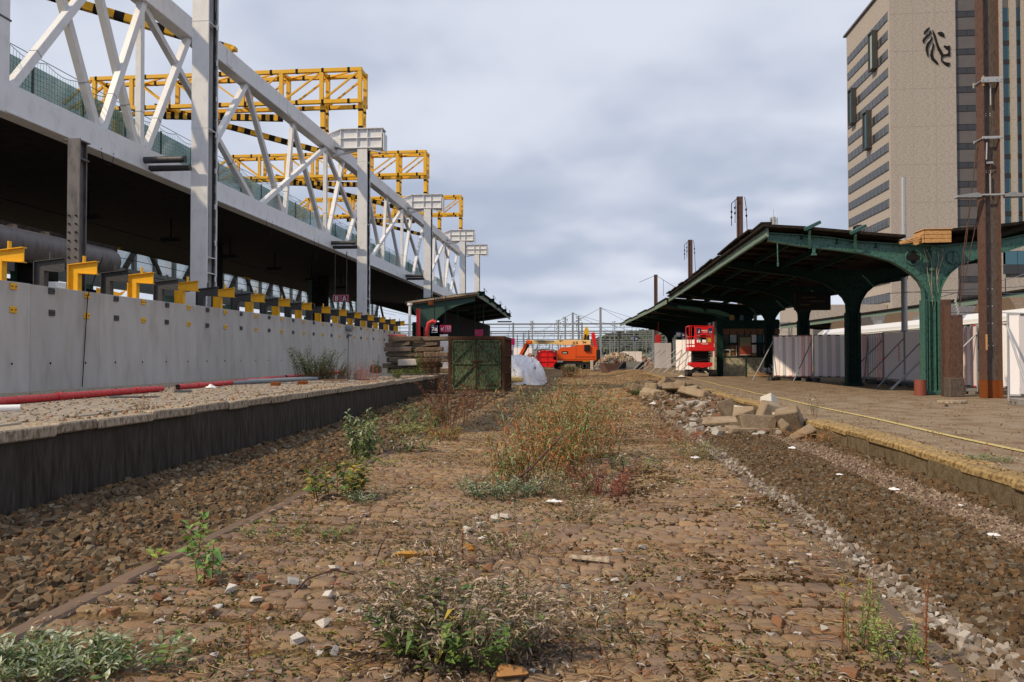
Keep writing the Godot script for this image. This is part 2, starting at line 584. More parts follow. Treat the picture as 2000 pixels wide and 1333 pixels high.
func ground_colour(x: float, z: float) -> Color:
	var a := gn_b.get_noise_2d(x * 0.5, z * 0.5)
	var dirt := Color(0.20, 0.122, 0.058).lerp(Color(0.41, 0.285, 0.155), clampf(0.5 + a, 0.0, 1.0))
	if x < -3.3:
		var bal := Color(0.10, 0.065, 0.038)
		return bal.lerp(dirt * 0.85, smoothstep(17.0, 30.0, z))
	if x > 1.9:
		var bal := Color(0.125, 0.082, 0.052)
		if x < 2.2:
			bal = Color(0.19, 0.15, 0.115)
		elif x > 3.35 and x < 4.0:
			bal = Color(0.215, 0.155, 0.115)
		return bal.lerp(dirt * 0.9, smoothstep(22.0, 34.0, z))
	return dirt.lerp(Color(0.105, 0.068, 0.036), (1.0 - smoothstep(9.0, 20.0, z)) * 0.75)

func rock(r: RandomNumberGenerator, sq := 0.75) -> ArrayMesh:      # an angular broken stone about one unit across
	var b := MB.new()
	var e := r.randf_range(0.02, 0.09)
	b.bbox(Vector3.ZERO, Vector3(r.randf_range(0.8, 1.1), sq * r.randf_range(0.7, 1.0), r.randf_range(0.6, 0.95)), e, Basis.from_euler(Vector3(r.randf_range(-0.4, 0.4), 0, r.randf_range(-0.4, 0.4))), 0.21, r)
	return b.mesh()

func cobble_shape(r: RandomNumberGenerator) -> ArrayMesh:      # a worn setts block, 1 x 1 on plan, its crown at y = 0
	var b := MB.new()
	var nx := 6
	var nz := 5
	var tilt := Vector2(r.randf_range(-0.03, 0.03), r.randf_range(-0.04, 0.04))
	var seed_ := r.randf() * 90.0
	var cut := [r.randf_range(0.86, 1.0), r.randf_range(0.86, 1.0), r.randf_range(0.86, 1.0), r.randf_range(0.86, 1.0)]
	var at := func(i: int, k: int) -> Vector3:
		var u := 2.0 * i / (nx - 1) - 1.0
		var w := 2.0 * k / (nz - 1) - 1.0
		u = signf(u) * pow(absf(u), 0.5); w = signf(w) * pow(absf(w), 0.5)
		var corner: float = cut[(1 if u > 0 else 0) + (2 if w > 0 else 0)]
		var pull := 1.0 - (1.0 - corner * 0.985) * pow(absf(u * w), 4.0)
		var h := -0.16 * pow(absf(u), 9.0) - 0.17 * pow(absf(w), 8.0) + tilt.x * u + tilt.y * w + 0.05 * sin(u * 2.3 + seed_) * cos(w * 2.1 + seed_ * 1.7)
		return Vector3(u * 0.5 * pull + 0.02 * sin(w * 3.0 + seed_), h * 0.11, w * 0.5 * pull + 0.025 * sin(u * 2.6 + seed_ * 2.0))
	var grid := []
	for k in nz:
		for i in nx:
			grid.append(at.call(i, k))
	for k in nz:
		for i in nx:
			var e: Vector3 = grid[k * nx + mini(i + 1, nx - 1)] - grid[k * nx + maxi(i - 1, 0)]
			var s: Vector3 = grid[mini(k + 1, nz - 1) * nx + i] - grid[maxi(k - 1, 0) * nx + i]
			b.v.append(grid[k * nx + i]); b.n.append(s.cross(e).normalized()); b.c.append(Color.WHITE)
	for k in nz - 1:
		for i in nx - 1:
			var q := k * nx + i
			for z in [q, q + 1, q + nx + 1, q, q + nx + 1, q + nx]:
				b.ix.append(z)
	var ring := []
	for i in nx:
		ring.append(i)
	for k in range(1, nz):
		ring.append(k * nx + nx - 1)
	for i in range(nx - 2, -1, -1):
		ring.append((nz - 1) * nx + i)
	for k in range(nz - 2, 0, -1):
		ring.append(k * nx)
	for k in ring.size():
		var p: Vector3 = grid[ring[k]]
		var q: Vector3 = grid[ring[(k + 1) % ring.size()]]
		b.oquad(p, q, q + Vector3(0, -0.09, 0), p + Vector3(0, -0.09, 0), Vector3(0, -0.03, 0))
	return b.mesh()

func scatter_stones(called: String, parent: Node3D, shapes: Array, n: int, x0: float, x1: float, z0: float, z1: float, s0: float, s1: float, pal: Array, lift := 0.0, where = null) -> void:
	var at := []
	var cols := []
	for k in shapes.size():
		at.append([]); cols.append([])
	for k in n:
		var x := rf(x0, x1)
		var z := z0 + (z1 - z0) * pow(rng.randf(), 1.25)
		if where != null and not where.call(x, z):
			continue
		var s := rf(s0, s1) * (1.0 + 0.5 * rng.randf() * rng.randf())
		var b := Basis.from_euler(Vector3(rf(-0.5, 0.5), rf(0, TAU), rf(-0.5, 0.5))).scaled(Vector3.ONE * s)
		var q := rng.randi() % shapes.size()
		at[q].append(Transform3D(b, V(x, ground_y(x, z) + s * rf(0.05, 0.3) + lift, z)))
		var cc: Color = pal[rng.randi() % pal.size()]
		var dim := rf(0.7, 1.3)
		cols[q].append(Color(cc.r * dim, cc.g * dim, cc.b * dim))
	for q in shapes.size():
		if at[q].size():
			copies(called, shapes[q], M.stone, at[q], cols[q], parent)

func ground_and_tracks() -> void:
	gn_a = noise(101, 0.55, 3)
	gn_b = noise(102, 1.9, 3)
	gn_c = noise(103, 9.0, 2)
	# the wide ground out to the horizon
	var g := MB.new()
	g.col = Color(0.13, 0.115, 0.095)
	g.quad(V(-1500, -0.30, -20), V(1500, -0.30, -20), V(1500, -0.30, 2500), V(-1500, -0.30, 2500))
	var og := put("ground", g, M.soil)
	structure(tag(og, "wide brown ground of the railway yard out to the horizon", "ground"))
	# the bed between the two platforms
	var bed := Node3D.new()
	bed.name = "track_bed"
	add_child(bed)
	structure(tag(bed, "brown earth and ballast bed between the two platforms, rails taken up", "track bed"))
	for piece in [[-6.5, 4.6, 1.5, 12.0, 0.06], [-6.5, 4.6, 12.0, 30.0, 0.12], [-6.9, 4.6, 30.0, 140.0, 0.4]]:
		var b := MB.new()
		var st: float = piece[4]
		var nx := int(round((piece[1] - piece[0]) / st)) + 1
		var nz := int(round((piece[3] - piece[2]) / st)) + 1
		for k in nz:
			for i in nx:
				var x: float = piece[0] + st * i
				var z: float = piece[2] + st * k
				b.v.append(V(x, ground_y(x, z), z))
				var dx := ground_y(x + 0.04, z) - ground_y(x - 0.04, z)
				var dz := ground_y(x, z + 0.04) - ground_y(x, z - 0.04)
				b.n.append(Vector3(-dx / 0.08, 1.0, dz / 0.08).normalized())
				b.c.append(ground_colour(x, z))
		for k in nz - 1:
			for i in nx - 1:
				var q := k * nx + i
				for w in [q, q + nx, q + nx + 1, q, q + nx + 1, q + 1]:
					b.ix.append(w)
		structure(put("earth", b, M.soil, bed))
	# setts
	var r2 := RandomNumberGenerator.new()
	r2.seed = 5
	var shapes := []
	for k in 6:
		shapes.append(cobble_shape(r2))
	var at := []
	var cols := []
	var kinds := []
	var z := 3.2
	var tones := [Color(0.275, 0.188, 0.118), Color(0.26, 0.178, 0.116), Color(0.24, 0.168, 0.122), Color(0.295, 0.205, 0.12), Color(0.255, 0.178, 0.126), Color(0.28, 0.178, 0.103), Color(0.23, 0.162, 0.118)]
	while z < 25.5:
		var pitch := rf(0.106, 0.126)
		var x := -3.2 + rf(-0.12, 0.0)
		var skew := rf(-0.004, 0.004)
		while x < 1.95:
			var w := rf(0.14, 0.20)
			var cx := x + w * 0.5
			x += w
			var gone := gn_a.get_noise_2d(cx * 0.8 + 40.0, z * 0.5) + 0.3 * gn_b.get_noise_2d(cx, z)
			if gone > 0.62 and z > 6.0:
				continue
			if z > 19.0 and rng.randf() < (z - 19.0) / 6.0:
				continue
			var sink := -0.004 + rf(-0.005, 0.004) - 0.007 * smoothstep(0.15, 0.6, gone) - 0.014 * smoothstep(8.0, 18.0, z)
			var b := Basis.from_euler(Vector3(rf(-0.03, 0.03), rf(-0.022, 0.022) + (PI if rng.randf() < 0.5 else 0.0), rf(-0.03, 0.03))).scaled_local(Vector3((w - 0.006), 1.0, (pitch - 0.013)))
			at.append(Transform3D(b, V(cx, sink, z + skew * cx * 10.0 + rf(-0.003, 0.003))))
			var t: Color = tones[rng.randi() % tones.size()]
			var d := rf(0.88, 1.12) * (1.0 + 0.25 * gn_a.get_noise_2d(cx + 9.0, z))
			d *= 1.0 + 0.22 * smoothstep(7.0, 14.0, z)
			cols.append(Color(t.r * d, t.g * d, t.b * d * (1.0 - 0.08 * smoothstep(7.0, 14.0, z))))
			kinds.append(rng.randi() % 6)
		z += pitch
	var paving := Node3D.new()
	paving.name = "cobbled_path"
	add_child(paving)
	structure(tag(paving, "strip of worn reddish brown cobblestones down the middle of the track bed", "cobbles"))
	var cm := []
	for t in 6:
		var m: StandardMaterial3D = M.cobble.duplicate()
		m.albedo_color = tones[t].linear_to_srgb()
		cm.append(m)
	var shown := []     # the ones nearest to the camera are blocks of their own
	for k in at.size():
		var o: Vector3 = at[k].origin
		if shown.size() < 290 and -o.z > 3.75 and -o.z < 6.2 and o.x > -2.95 and o.x < 1.75:
			shown.append(k)
	var own := {}
	for k in shown:
		own[k] = true
		again("cobblestone", shapes[kinds[k]], cm[kinds[k]], paving, at[k])
	for t in 6:
		var a2 := []
		var c2 := []
		for k in at.size():
			if kinds[k] == t and not own.has(k):
				a2.append(at[k]); c2.append(cols[k])
		copies("cobblestones", shapes[t], M.cobble, a2, c2, paving)
	# flat stone kerb along the left rim of the setts
	var kz := 3.0
	while kz < 24.0:
		var ln := rf(0.8, 1.15)
		var kb := MB.new()
		kb.col = Color(0.20, 0.142, 0.105) * rf(0.8, 1.15)
		kb.bbox(V(-3.30 + rf(-0.02, 0.02), -0.075 + rf(-0.012, 0.008) - 0.02 * smoothstep(10, 22, kz), kz + ln * 0.5), Vector3(0.15, 0.16, ln - 0.015), 0.02, Basis(Vector3.UP, rf(-0.01, 0.01)))
		put("kerb_stone", kb, M.cobble, paving)
		kz += ln
	kz = 3.0
	while kz < 14.0:
		var ln := rf(0.9, 1.3)
		var kb := MB.new()
		kb.col = Color(0.19, 0.145, 0.11) * rf(0.85, 1.15)
		kb.bbox(V(1.80 + 0.02 * kz + rf(-0.02, 0.02), -0.072 + rf(-0.012, 0.008), kz + ln * 0.5), Vector3(0.11, 0.14, ln - 0.015), 0.02, Basis(Vector3.UP, -0.02))
		put("kerb_stone", kb, M.cobble, paving)
		kz += ln
	# ballast
	var r3 := RandomNumberGenerator.new()
	r3.seed = 8
	var rocks := []
	for k in 7:
		rocks.append(rock(r3, 0.8 + 0.1 * (k % 3)))
	M["_rocks"] = rocks
	var brown := [Color(0.165, 0.108, 0.062), Color(0.125, 0.09, 0.055), Color(0.19, 0.122, 0.068), Color(0.16, 0.122, 0.082), Color(0.085, 0.062, 0.042), Color(0.20, 0.108, 0.055), Color(0.23, 0.185, 0.13), Color(0.14, 0.10, 0.06), Color(0.11, 0.078, 0.045)]
	var lb := Node3D.new()
	lb.name = "ballast"
	add_child(lb)
	structure(tag(lb, "rusty brown ballast stones filling the pit beside the tarred platform wall", "ballast"))
	scatter_stones("ballast_stones", lb, rocks, 20000, -6.45, -3.42, 3.4, 17.0, 0.034, 0.075, brown)
	scatter_stones("ballast_stones", lb, rocks, 7000, -6.45, -3.3, 15.0, 32.0, 0.05, 0.10, brown)
	var rb := Node3D.new()
	rb.name = numbered("ballast")
	used["ballast"] = 2
	rb.name = "ballast_001"
	add_child(rb)
	structure(tag(rb, "dark band of ballast with pale gravel rims beside the low right platform", "ballast"))
	var dark := [Color(0.125, 0.078, 0.042), Color(0.095, 0.065, 0.04), Color(0.15, 0.092, 0.048), Color(0.135, 0.105, 0.07), Color(0.18, 0.145, 0.105), Color(0.11, 0.068, 0.036)]
	var pale := [Color(0.33, 0.29, 0.25), Color(0.26, 0.21, 0.17), Color(0.40, 0.37, 0.33), Color(0.21, 0.16, 0.12), Color(0.15, 0.11, 0.08)]
	var tan := [Color(0.27, 0.20, 0.15), Color(0.22, 0.16, 0.115), Color(0.33, 0.26, 0.20), Color(0.19, 0.13, 0.09)]
	scatter_stones("ballast_stones", rb, rocks, 22000, 2.18, 3.40, 3.6, 20.0, 0.022, 0.044, dark, 0.01)
	scatter_stones("gravel_rim", rb, rocks, 2400, 2.02, 2.22, 3.6, 16.0, 0.020, 0.046, pale)
	scatter_stones("gravel_band", rb, rocks, 10000, 3.34, 4.06, 3.8, 22.0, 0.014, 0.032, tan)
	scatter_stones("ballast_stones", rb, rocks, 4500, 3.98, 4.30, 3.8, 22.0, 0.026, 0.05, dark)
	scatter_stones("ballast_stones", rb, rocks, 4500, 1.9, 4.4, 18.0, 40.0, 0.04, 0.12, dark + tan)
	# loose chips and crumbs lying on the setts
	var chips := Node3D.new()
	chips.name = "loose_chips"
	add_child(chips)
	structure(tag(chips, "crumbs of stone, mortar and dry stalks strewn over the cobbles", "debris"))
	scatter_stones("stone_chips", chips, rocks, 2600, -3.2, 2.0, 3.6, 20.0, 0.010, 0.026, [Color(0.45, 0.42, 0.39), Color(0.3, 0.25, 0.2), Color(0.25, 0.17, 0.12), Color(0.2, 0.14, 0.1), Color(0.36, 0.27, 0.16), Color(0.58, 0.55, 0.52)], 0.012)
	scatter_stones("earth_crumbs", chips, rocks, 26000, -3.2, 2.0, 3.6, 22.0, 0.006, 0.022, [Color(0.12, 0.075, 0.038), Color(0.16, 0.10, 0.052), Color(0.09, 0.058, 0.03)], 0.010, func(x, zz): return gn_a.get_noise_2d(x * 1.1 + 60.0, zz * 0.9) + 0.10 * x > 0.06)
	scatter_stones("earth_crumbs", chips, rocks, 16000, -0.2, 2.1, 3.6, 11.0, 0.008, 0.028, [Color(0.085, 0.05, 0.024), Color(0.12, 0.072, 0.034), Color(0.065, 0.04, 0.02)], 0.012, func(x, zz): return gn_b.get_noise_2d(x * 0.7 + 31.0, zz * 0.7) + 0.5 * gn_a.get_noise_2d(x, zz) > 0.12)
	scatter_stones("earth_crumbs", chips, rocks, 6000, -6.4, 4.2, 20.0, 60.0, 0.02, 0.06, [Color(0.24, 0.16, 0.10), Color(0.30, 0.21, 0.13), Color(0.17, 0.12, 0.075), Color(0.37, 0.31, 0.25)], 0.0)
	# dry bits: short stalks and curled leaves
	var bit := MB.new()
	bit.quad(Vector3(-0.5, 0, -0.12), Vector3(-0.5, 0, 0.12), Vector3(0, 0.16, 0.16), Vector3(0, 0.16, -0.16))
	bit.quad(Vector3(0, 0.16, -0.16), Vector3(0, 0.16, 0.16), Vector3(0.5, 0.02, 0.05), Vector3(0.5, 0.02, -0.05))
	var a3 := []
	var c3 := []
	for k in 12000:
		var x := rf(-3.3, 2.1)
		var zz := 3.5 + 20.0 * pow(rng.randf(), 1.4)
		if gn_a.get_noise_2d(x * 0.9 + 20.0, zz * 0.7) + 0.4 * gn_b.get_noise_2d(x, zz) < -0.12:
			continue
		var s := rf(0.018, 0.06)
		a3.append(Transform3D(Basis.from_euler(Vector3(rf(-0.3, 0.3), rf(0, TAU), rf(-0.3, 0.3))).scaled_local(Vector3(s, s * 0.8, s * rf(0.3, 1.0))), V(x, maxf(ground_y(x, zz), -0.006) + 0.008, zz)))
		var pal := [Color(0.22, 0.13, 0.07), Color(0.30, 0.20, 0.11), Color(0.16, 0.10, 0.06), Color(0.38, 0.30, 0.22), Color(0.24, 0.10, 0.05), Color(0.45, 0.40, 0.34), Color(0.13, 0.085, 0.05)]
		c3.append(pal[rng.randi() % pal.size()])
	copies("dry_stalks", bit.mesh(), M.plain, a3, c3, chips)
	# straw, thin twigs and flakes of old mortar
	var straw := MB.new()
	straw.tube([Vector3(-0.5, 0, 0), Vector3(-0.15, 0.05, 0.06), Vector3(0.2, 0.02, 0.05), Vector3(0.5, 0.06, -0.04)], [0.022, 0.022, 0.018, 0.01], 3, false)
	a3 = []
	c3 = []
	for k in 9000:
		var x := rf(-3.3, 2.1)
		var zz := 3.5 + 24.0 * pow(rng.randf(), 1.3)
		if gn_a.get_noise_2d(x * 0.7 - 50.0, zz * 0.5) < -0.2:
			continue
		var s := rf(0.04, 0.17)
		a3.append(Transform3D(Basis.from_euler(Vector3(rf(-0.2, 0.2), rf(0, TAU), rf(-0.12, 0.12))).scaled_local(Vector3(s, 0.14, 0.14)), V(x, maxf(ground_y(x, zz), -0.004) + 0.006, zz)))
		var pal := [Color(0.34, 0.23, 0.12), Color(0.42, 0.32, 0.20), Color(0.22, 0.12, 0.06), Color(0.28, 0.12, 0.05), Color(0.16, 0.10, 0.06)]
		c3.append(pal[rng.randi() % pal.size()])
	copies("straw", straw.mesh(), M.plain, a3, c3, chips)
	var flake := MB.new()
	flake.bbox(Vector3.ZERO, Vector3(1.0, 0.28, 0.7), 0.06, Basis.IDENTITY, 0.16, r3)
	a3 = []
	c3 = []
	for k in 2600:
		var x := rf(-3.2, 2.0)
		var zz := 3.6 + 22.0 * pow(rng.randf(), 1.25)
		if gn_b.get_noise_2d(x * 0.45 - 12.0, zz * 0.45) < 0.06:
			continue
		var s := rf(0.012, 0.05)
		a3.append(Transform3D(Basis.from_euler(Vector3(rf(-0.2, 0.2), rf(0, TAU), rf(-0.2, 0.2))).scaled(Vector3.ONE * s), V(x, maxf(ground_y(x, zz), -0.005) + s * 0.12, zz)))
		var pal := [Color(0.46, 0.42, 0.38), Color(0.38, 0.33, 0.28), Color(0.56, 0.53, 0.50), Color(0.30, 0.24, 0.18), Color(0.42, 0.33, 0.2)]
		c3.append(pal[rng.randi() % pal.size()])
	copies("mortar_flakes", flake.mesh(), M.stone, a3, c3, chips)
	# moss in the joints
	var mo := MB.new()
	for k in 9:
		var t := rf(0, TAU)
		var d := Vector3(cos(t), 0, sin(t))
		var w := Vector3(-d.z, 0, d.x) * 0.22
		var p := d * rf(0.0, 0.35)
		mo.quad(p - w, p + w, p + d * 0.3 + w * 0.5 + Vector3(0, rf(0.3, 0.8), 0), p + d * 0.3 - w * 0.5 + Vector3(0, rf(0.3, 0.8), 0))
	var a4 := []
	var c4 := []
	for k in 22000:
		var x := rf(-3.2, 1.95)
		var zz := 3.5 + 18.0 * pow(rng.randf(), 1.5)
		if gn_a.get_noise_2d(x * 1.1 - 30.0, zz * 0.8) + 0.5 * gn_b.get_noise_2d(x * 0.8, zz * 0.8 + 7.0) < 0.04:
			continue
		var s := rf(0.012, 0.03)
		a4.append(Transform3D(Basis(Vector3.UP, rf(0, TAU)).scaled(Vector3(s, s * rf(0.4, 0.9), s)), V(x, -0.012 + rf(0, 0.01), zz)))
		var pal := [Color(0.13, 0.15, 0.035), Color(0.20, 0.19, 0.045), Color(0.085, 0.11, 0.03), Color(0.24, 0.20, 0.06), Color(0.12, 0.09, 0.045)]
		c4.append(pal[rng.randi() % pal.size()])
	var moss := copies("moss", mo.mesh(), M.leaf, a4, c4, null)
	tag(moss, "green and yellow moss growing in the joints of the cobbles", "moss")

func platforms() -> void:
	# left platform: high, tarred wall, thick stone lip
	var lp := Node3D.new()
	lp.name = "left_platform"
	add_child(lp)
	structure(tag(lp, "high left platform with a black tarred wall under a stone lip", "platform"))
	var b := MB.new()
	b.box(V(-34.5, 0.23, 61.5), Vector3(55.9, 1.04, 121.0))
	put("platform_surface", b, M.paver, lp)
	b = MB.new()
	var zz := 1.0
	while zz < 34.0:
		var ln := rf(2.3, 2.7)
		b = MB.new()
		b.box(V(-6.62, 0.10, zz + ln * 0.5), Vector3(0.2 + rf(0, 0.016), 1.05, ln - 0.004))
		put("wall_section", b, M.tarred_wall, lp)
		zz += ln
	b = MB.new()
	b.box(V(-6.95, 0.1, 70.0), Vector3(0.3, 1.05, 72.0))
	put("wall_section", b, M.tarred_wall, lp)
	var r2 := RandomNumberGenerator.new()
	r2.seed = 77
	zz = 1.5
	while zz < 33.6:
		var ln := rf(0.75, 1.35)
		b = MB.new()
		b.col = Color(1, 1, 1) * rf(0.82, 1.12)
		b.bbox(V(-6.72 + rf(-0.025, 0.025), 0.70 + rf(-0.012, 0.012), zz + ln * 0.5), Vector3(0.52, 0.14, ln - 0.012), 0.018, Basis(Vector3.UP, rf(-0.012, 0.012)), 0.012, r2)
		put("coping_stone", b, M.coping, lp)
		zz += ln
	b = MB.new()
	b.bbox(V(-6.9, 0.70, 70.0), Vector3(0.5, 0.14, 72.0), 0.018)
	put("coping_stone", b, M.coping, lp)
	# rows of brick pavers behind the lip
	var shape := MB.new()
	shape.bbox(Vector3(0, -0.02, 0), Vector3(0.208, 0.06, 0.103), 0.008)
	var pm := shape.mesh()
	var at := []
	var cols := []
	var px := -7.06
	var row := 0
	while px > -12.6:
		zz = 8.0 + (0.11 if row % 2 else 0.0)
		while zz < 36.0:
			if rng.randf() > 0.04:
				at.append(Transform3D(Basis.from_euler(Vector3(rf(-0.012, 0.012), PI * 0.5 + rf(-0.012, 0.012), rf(-0.012, 0.012))), V(px + rf(-0.002, 0.002), 0.765 + rf(-0.004, 0.005), zz)))
				var d := rf(0.85, 1.12)
				cols.append(Color(d, d * rf(0.96, 1.0), d * rf(0.92, 1.0)))
			zz += 0.215
		px -= 0.110
		row += 1
	var own := 0
	var a2 := []
	var c2 := []
	for k in at.size():
		var o: Vector3 = at[k].origin
		if own < 260 and -o.z > 9.0 and -o.z < 12.2 and o.x > -9.0:
			again("paving_brick", pm, M.paver, lp, at[k])
			own += 1
		else:
			a2.append(at[k]); c2.append(cols[k])
	copies("paving_bricks", pm, M.paver, a2, c2, lp)
	# right platform: low, yellowed kerb stones, worn asphalt
	var rp := Node3D.new()
	rp.name = "right_platform"
	add_child(rp)
	structure(tag(rp, "low right platform of worn brown asphalt with yellowed kerb stones", "platform"))
	b = MB.new()
	for k in 60:
		var z0 := 1.0 + k * 2.0
		var x0 := right_edge(z0) + 0.02
		var x1 := right_edge(z0 + 2.0) + 0.02
		b.hexa([V(x0, -0.3, z0), V(15.6, -0.3, z0), V(15.6, -0.3, z0 + 2.0), V(x1, -0.3, z0 + 2.0), V(x0, 0.37, z0), V(15.6, 0.38, z0), V(15.6, 0.38, z0 + 2.0), V(x1, 0.37, z0 + 2.0)])
	put("platform_surface", b, M.asphalt, rp)
	zz = 2.0
	while zz < 58.0:
		var ln := rf(0.9, 1.12)
		var e := right_edge(zz)
		b = MB.new()
		b.col = Color(1, 1, 1) * rf(0.85, 1.1)
		b.bbox(V(e + 0.02, 0.12, zz + ln * 0.5), Vector3(0.12, 0.42, ln - 0.014), 0.008)
		put("wall_block", b, M.low_wall, rp)
		var broken := (zz > 14.4 and zz < 16.6) or (zz > 28.0 and rng.randf() < 0.35)
		if not broken:
			b = MB.new()
			b.col = Color(1, 1, 1) * rf(0.85, 1.15)
			b.bbox(V(e + 0.13 + rf(-0.03, 0.02), 0.332 + rf(-0.008, 0.006), zz + ln * 0.5), Vector3(0.38, 0.115, ln - 0.012), 0.025, Basis(Vector3.UP, rf(-0.012, 0.012)), 0.012, r2)
			put("kerb_stone", b, M.coping_yellow, rp)
		zz += ln
	b = MB.new()
	var pts := []
	zz = 4.0
	while zz < 60.0:
		var x0 := 5.56 + 0.03 * sin(zz * 0.9) + (zz - 30.0) * 0.012 * float(zz > 30.0)
		var x1 := 5.56 + 0.03 * sin((zz + 1.0) * 0.9) + (zz - 29.0) * 0.012 * float(zz + 1.0 > 30.0)
		b.quad(V(x0 - 0.06, 0.384, zz), V(x0 + 0.06, 0.384, zz), V(x1 + 0.06, 0.384, zz + 1.0), V(x1 - 0.06, 0.384, zz + 1.0))
		zz += 1.0
	put("yellow_line", b, M.line_paint, rp)
	# dust and crumbs along the right platform edge
	var at5 := []
	var col5 := []
	for k in 3500:
		var z5 := 7.0 + 28.0 * pow(rng.randf(), 1.3)
		var x5 := 4.4 + 6.0 * pow(rng.randf(), 2.2)
		var s := rf(0.008, 0.03)
		at5.append(Transform3D(Basis.from_euler(Vector3(rf(-0.5, 0.5), rf(0, TAU), 0)).scaled(Vector3.ONE * s), V(x5, 0.382 + s * 0.15, z5)))
		var pal := [Color(0.3, 0.22, 0.13), Color(0.4, 0.34, 0.26), Color(0.2, 0.14, 0.09), Color(0.36, 0.26, 0.14)]
		col5.append(pal[rng.randi() % pal.size()])
	copies("grit", M._rocks[0], M.stone, at5, col5, rp)
	at5 = []
	col5 = []
	for k in 2500:
		var z5 := 9.0 + 25.0 * pow(rng.randf(), 1.2)
		var x5 := -6.6 - 5.5 * pow(rng.randf(), 1.5)
		var s := rf(0.01, 0.04)
		at5.append(Transform3D(Basis.from_euler(Vector3(rf(-0.5, 0.5), rf(0, TAU), 0)).scaled(Vector3.ONE * s), V(x5, 0.775 + s * 0.15, z5)))
		var pal := [Color(0.3, 0.22, 0.13), Color(0.45, 0.4, 0.34), Color(0.2, 0.14, 0.09), Color(0.4, 0.2, 0.1)]
		col5.append(pal[rng.randi() % pal.size()])
	copies("grit", M._rocks[1], M.stone, at5, col5, lp)

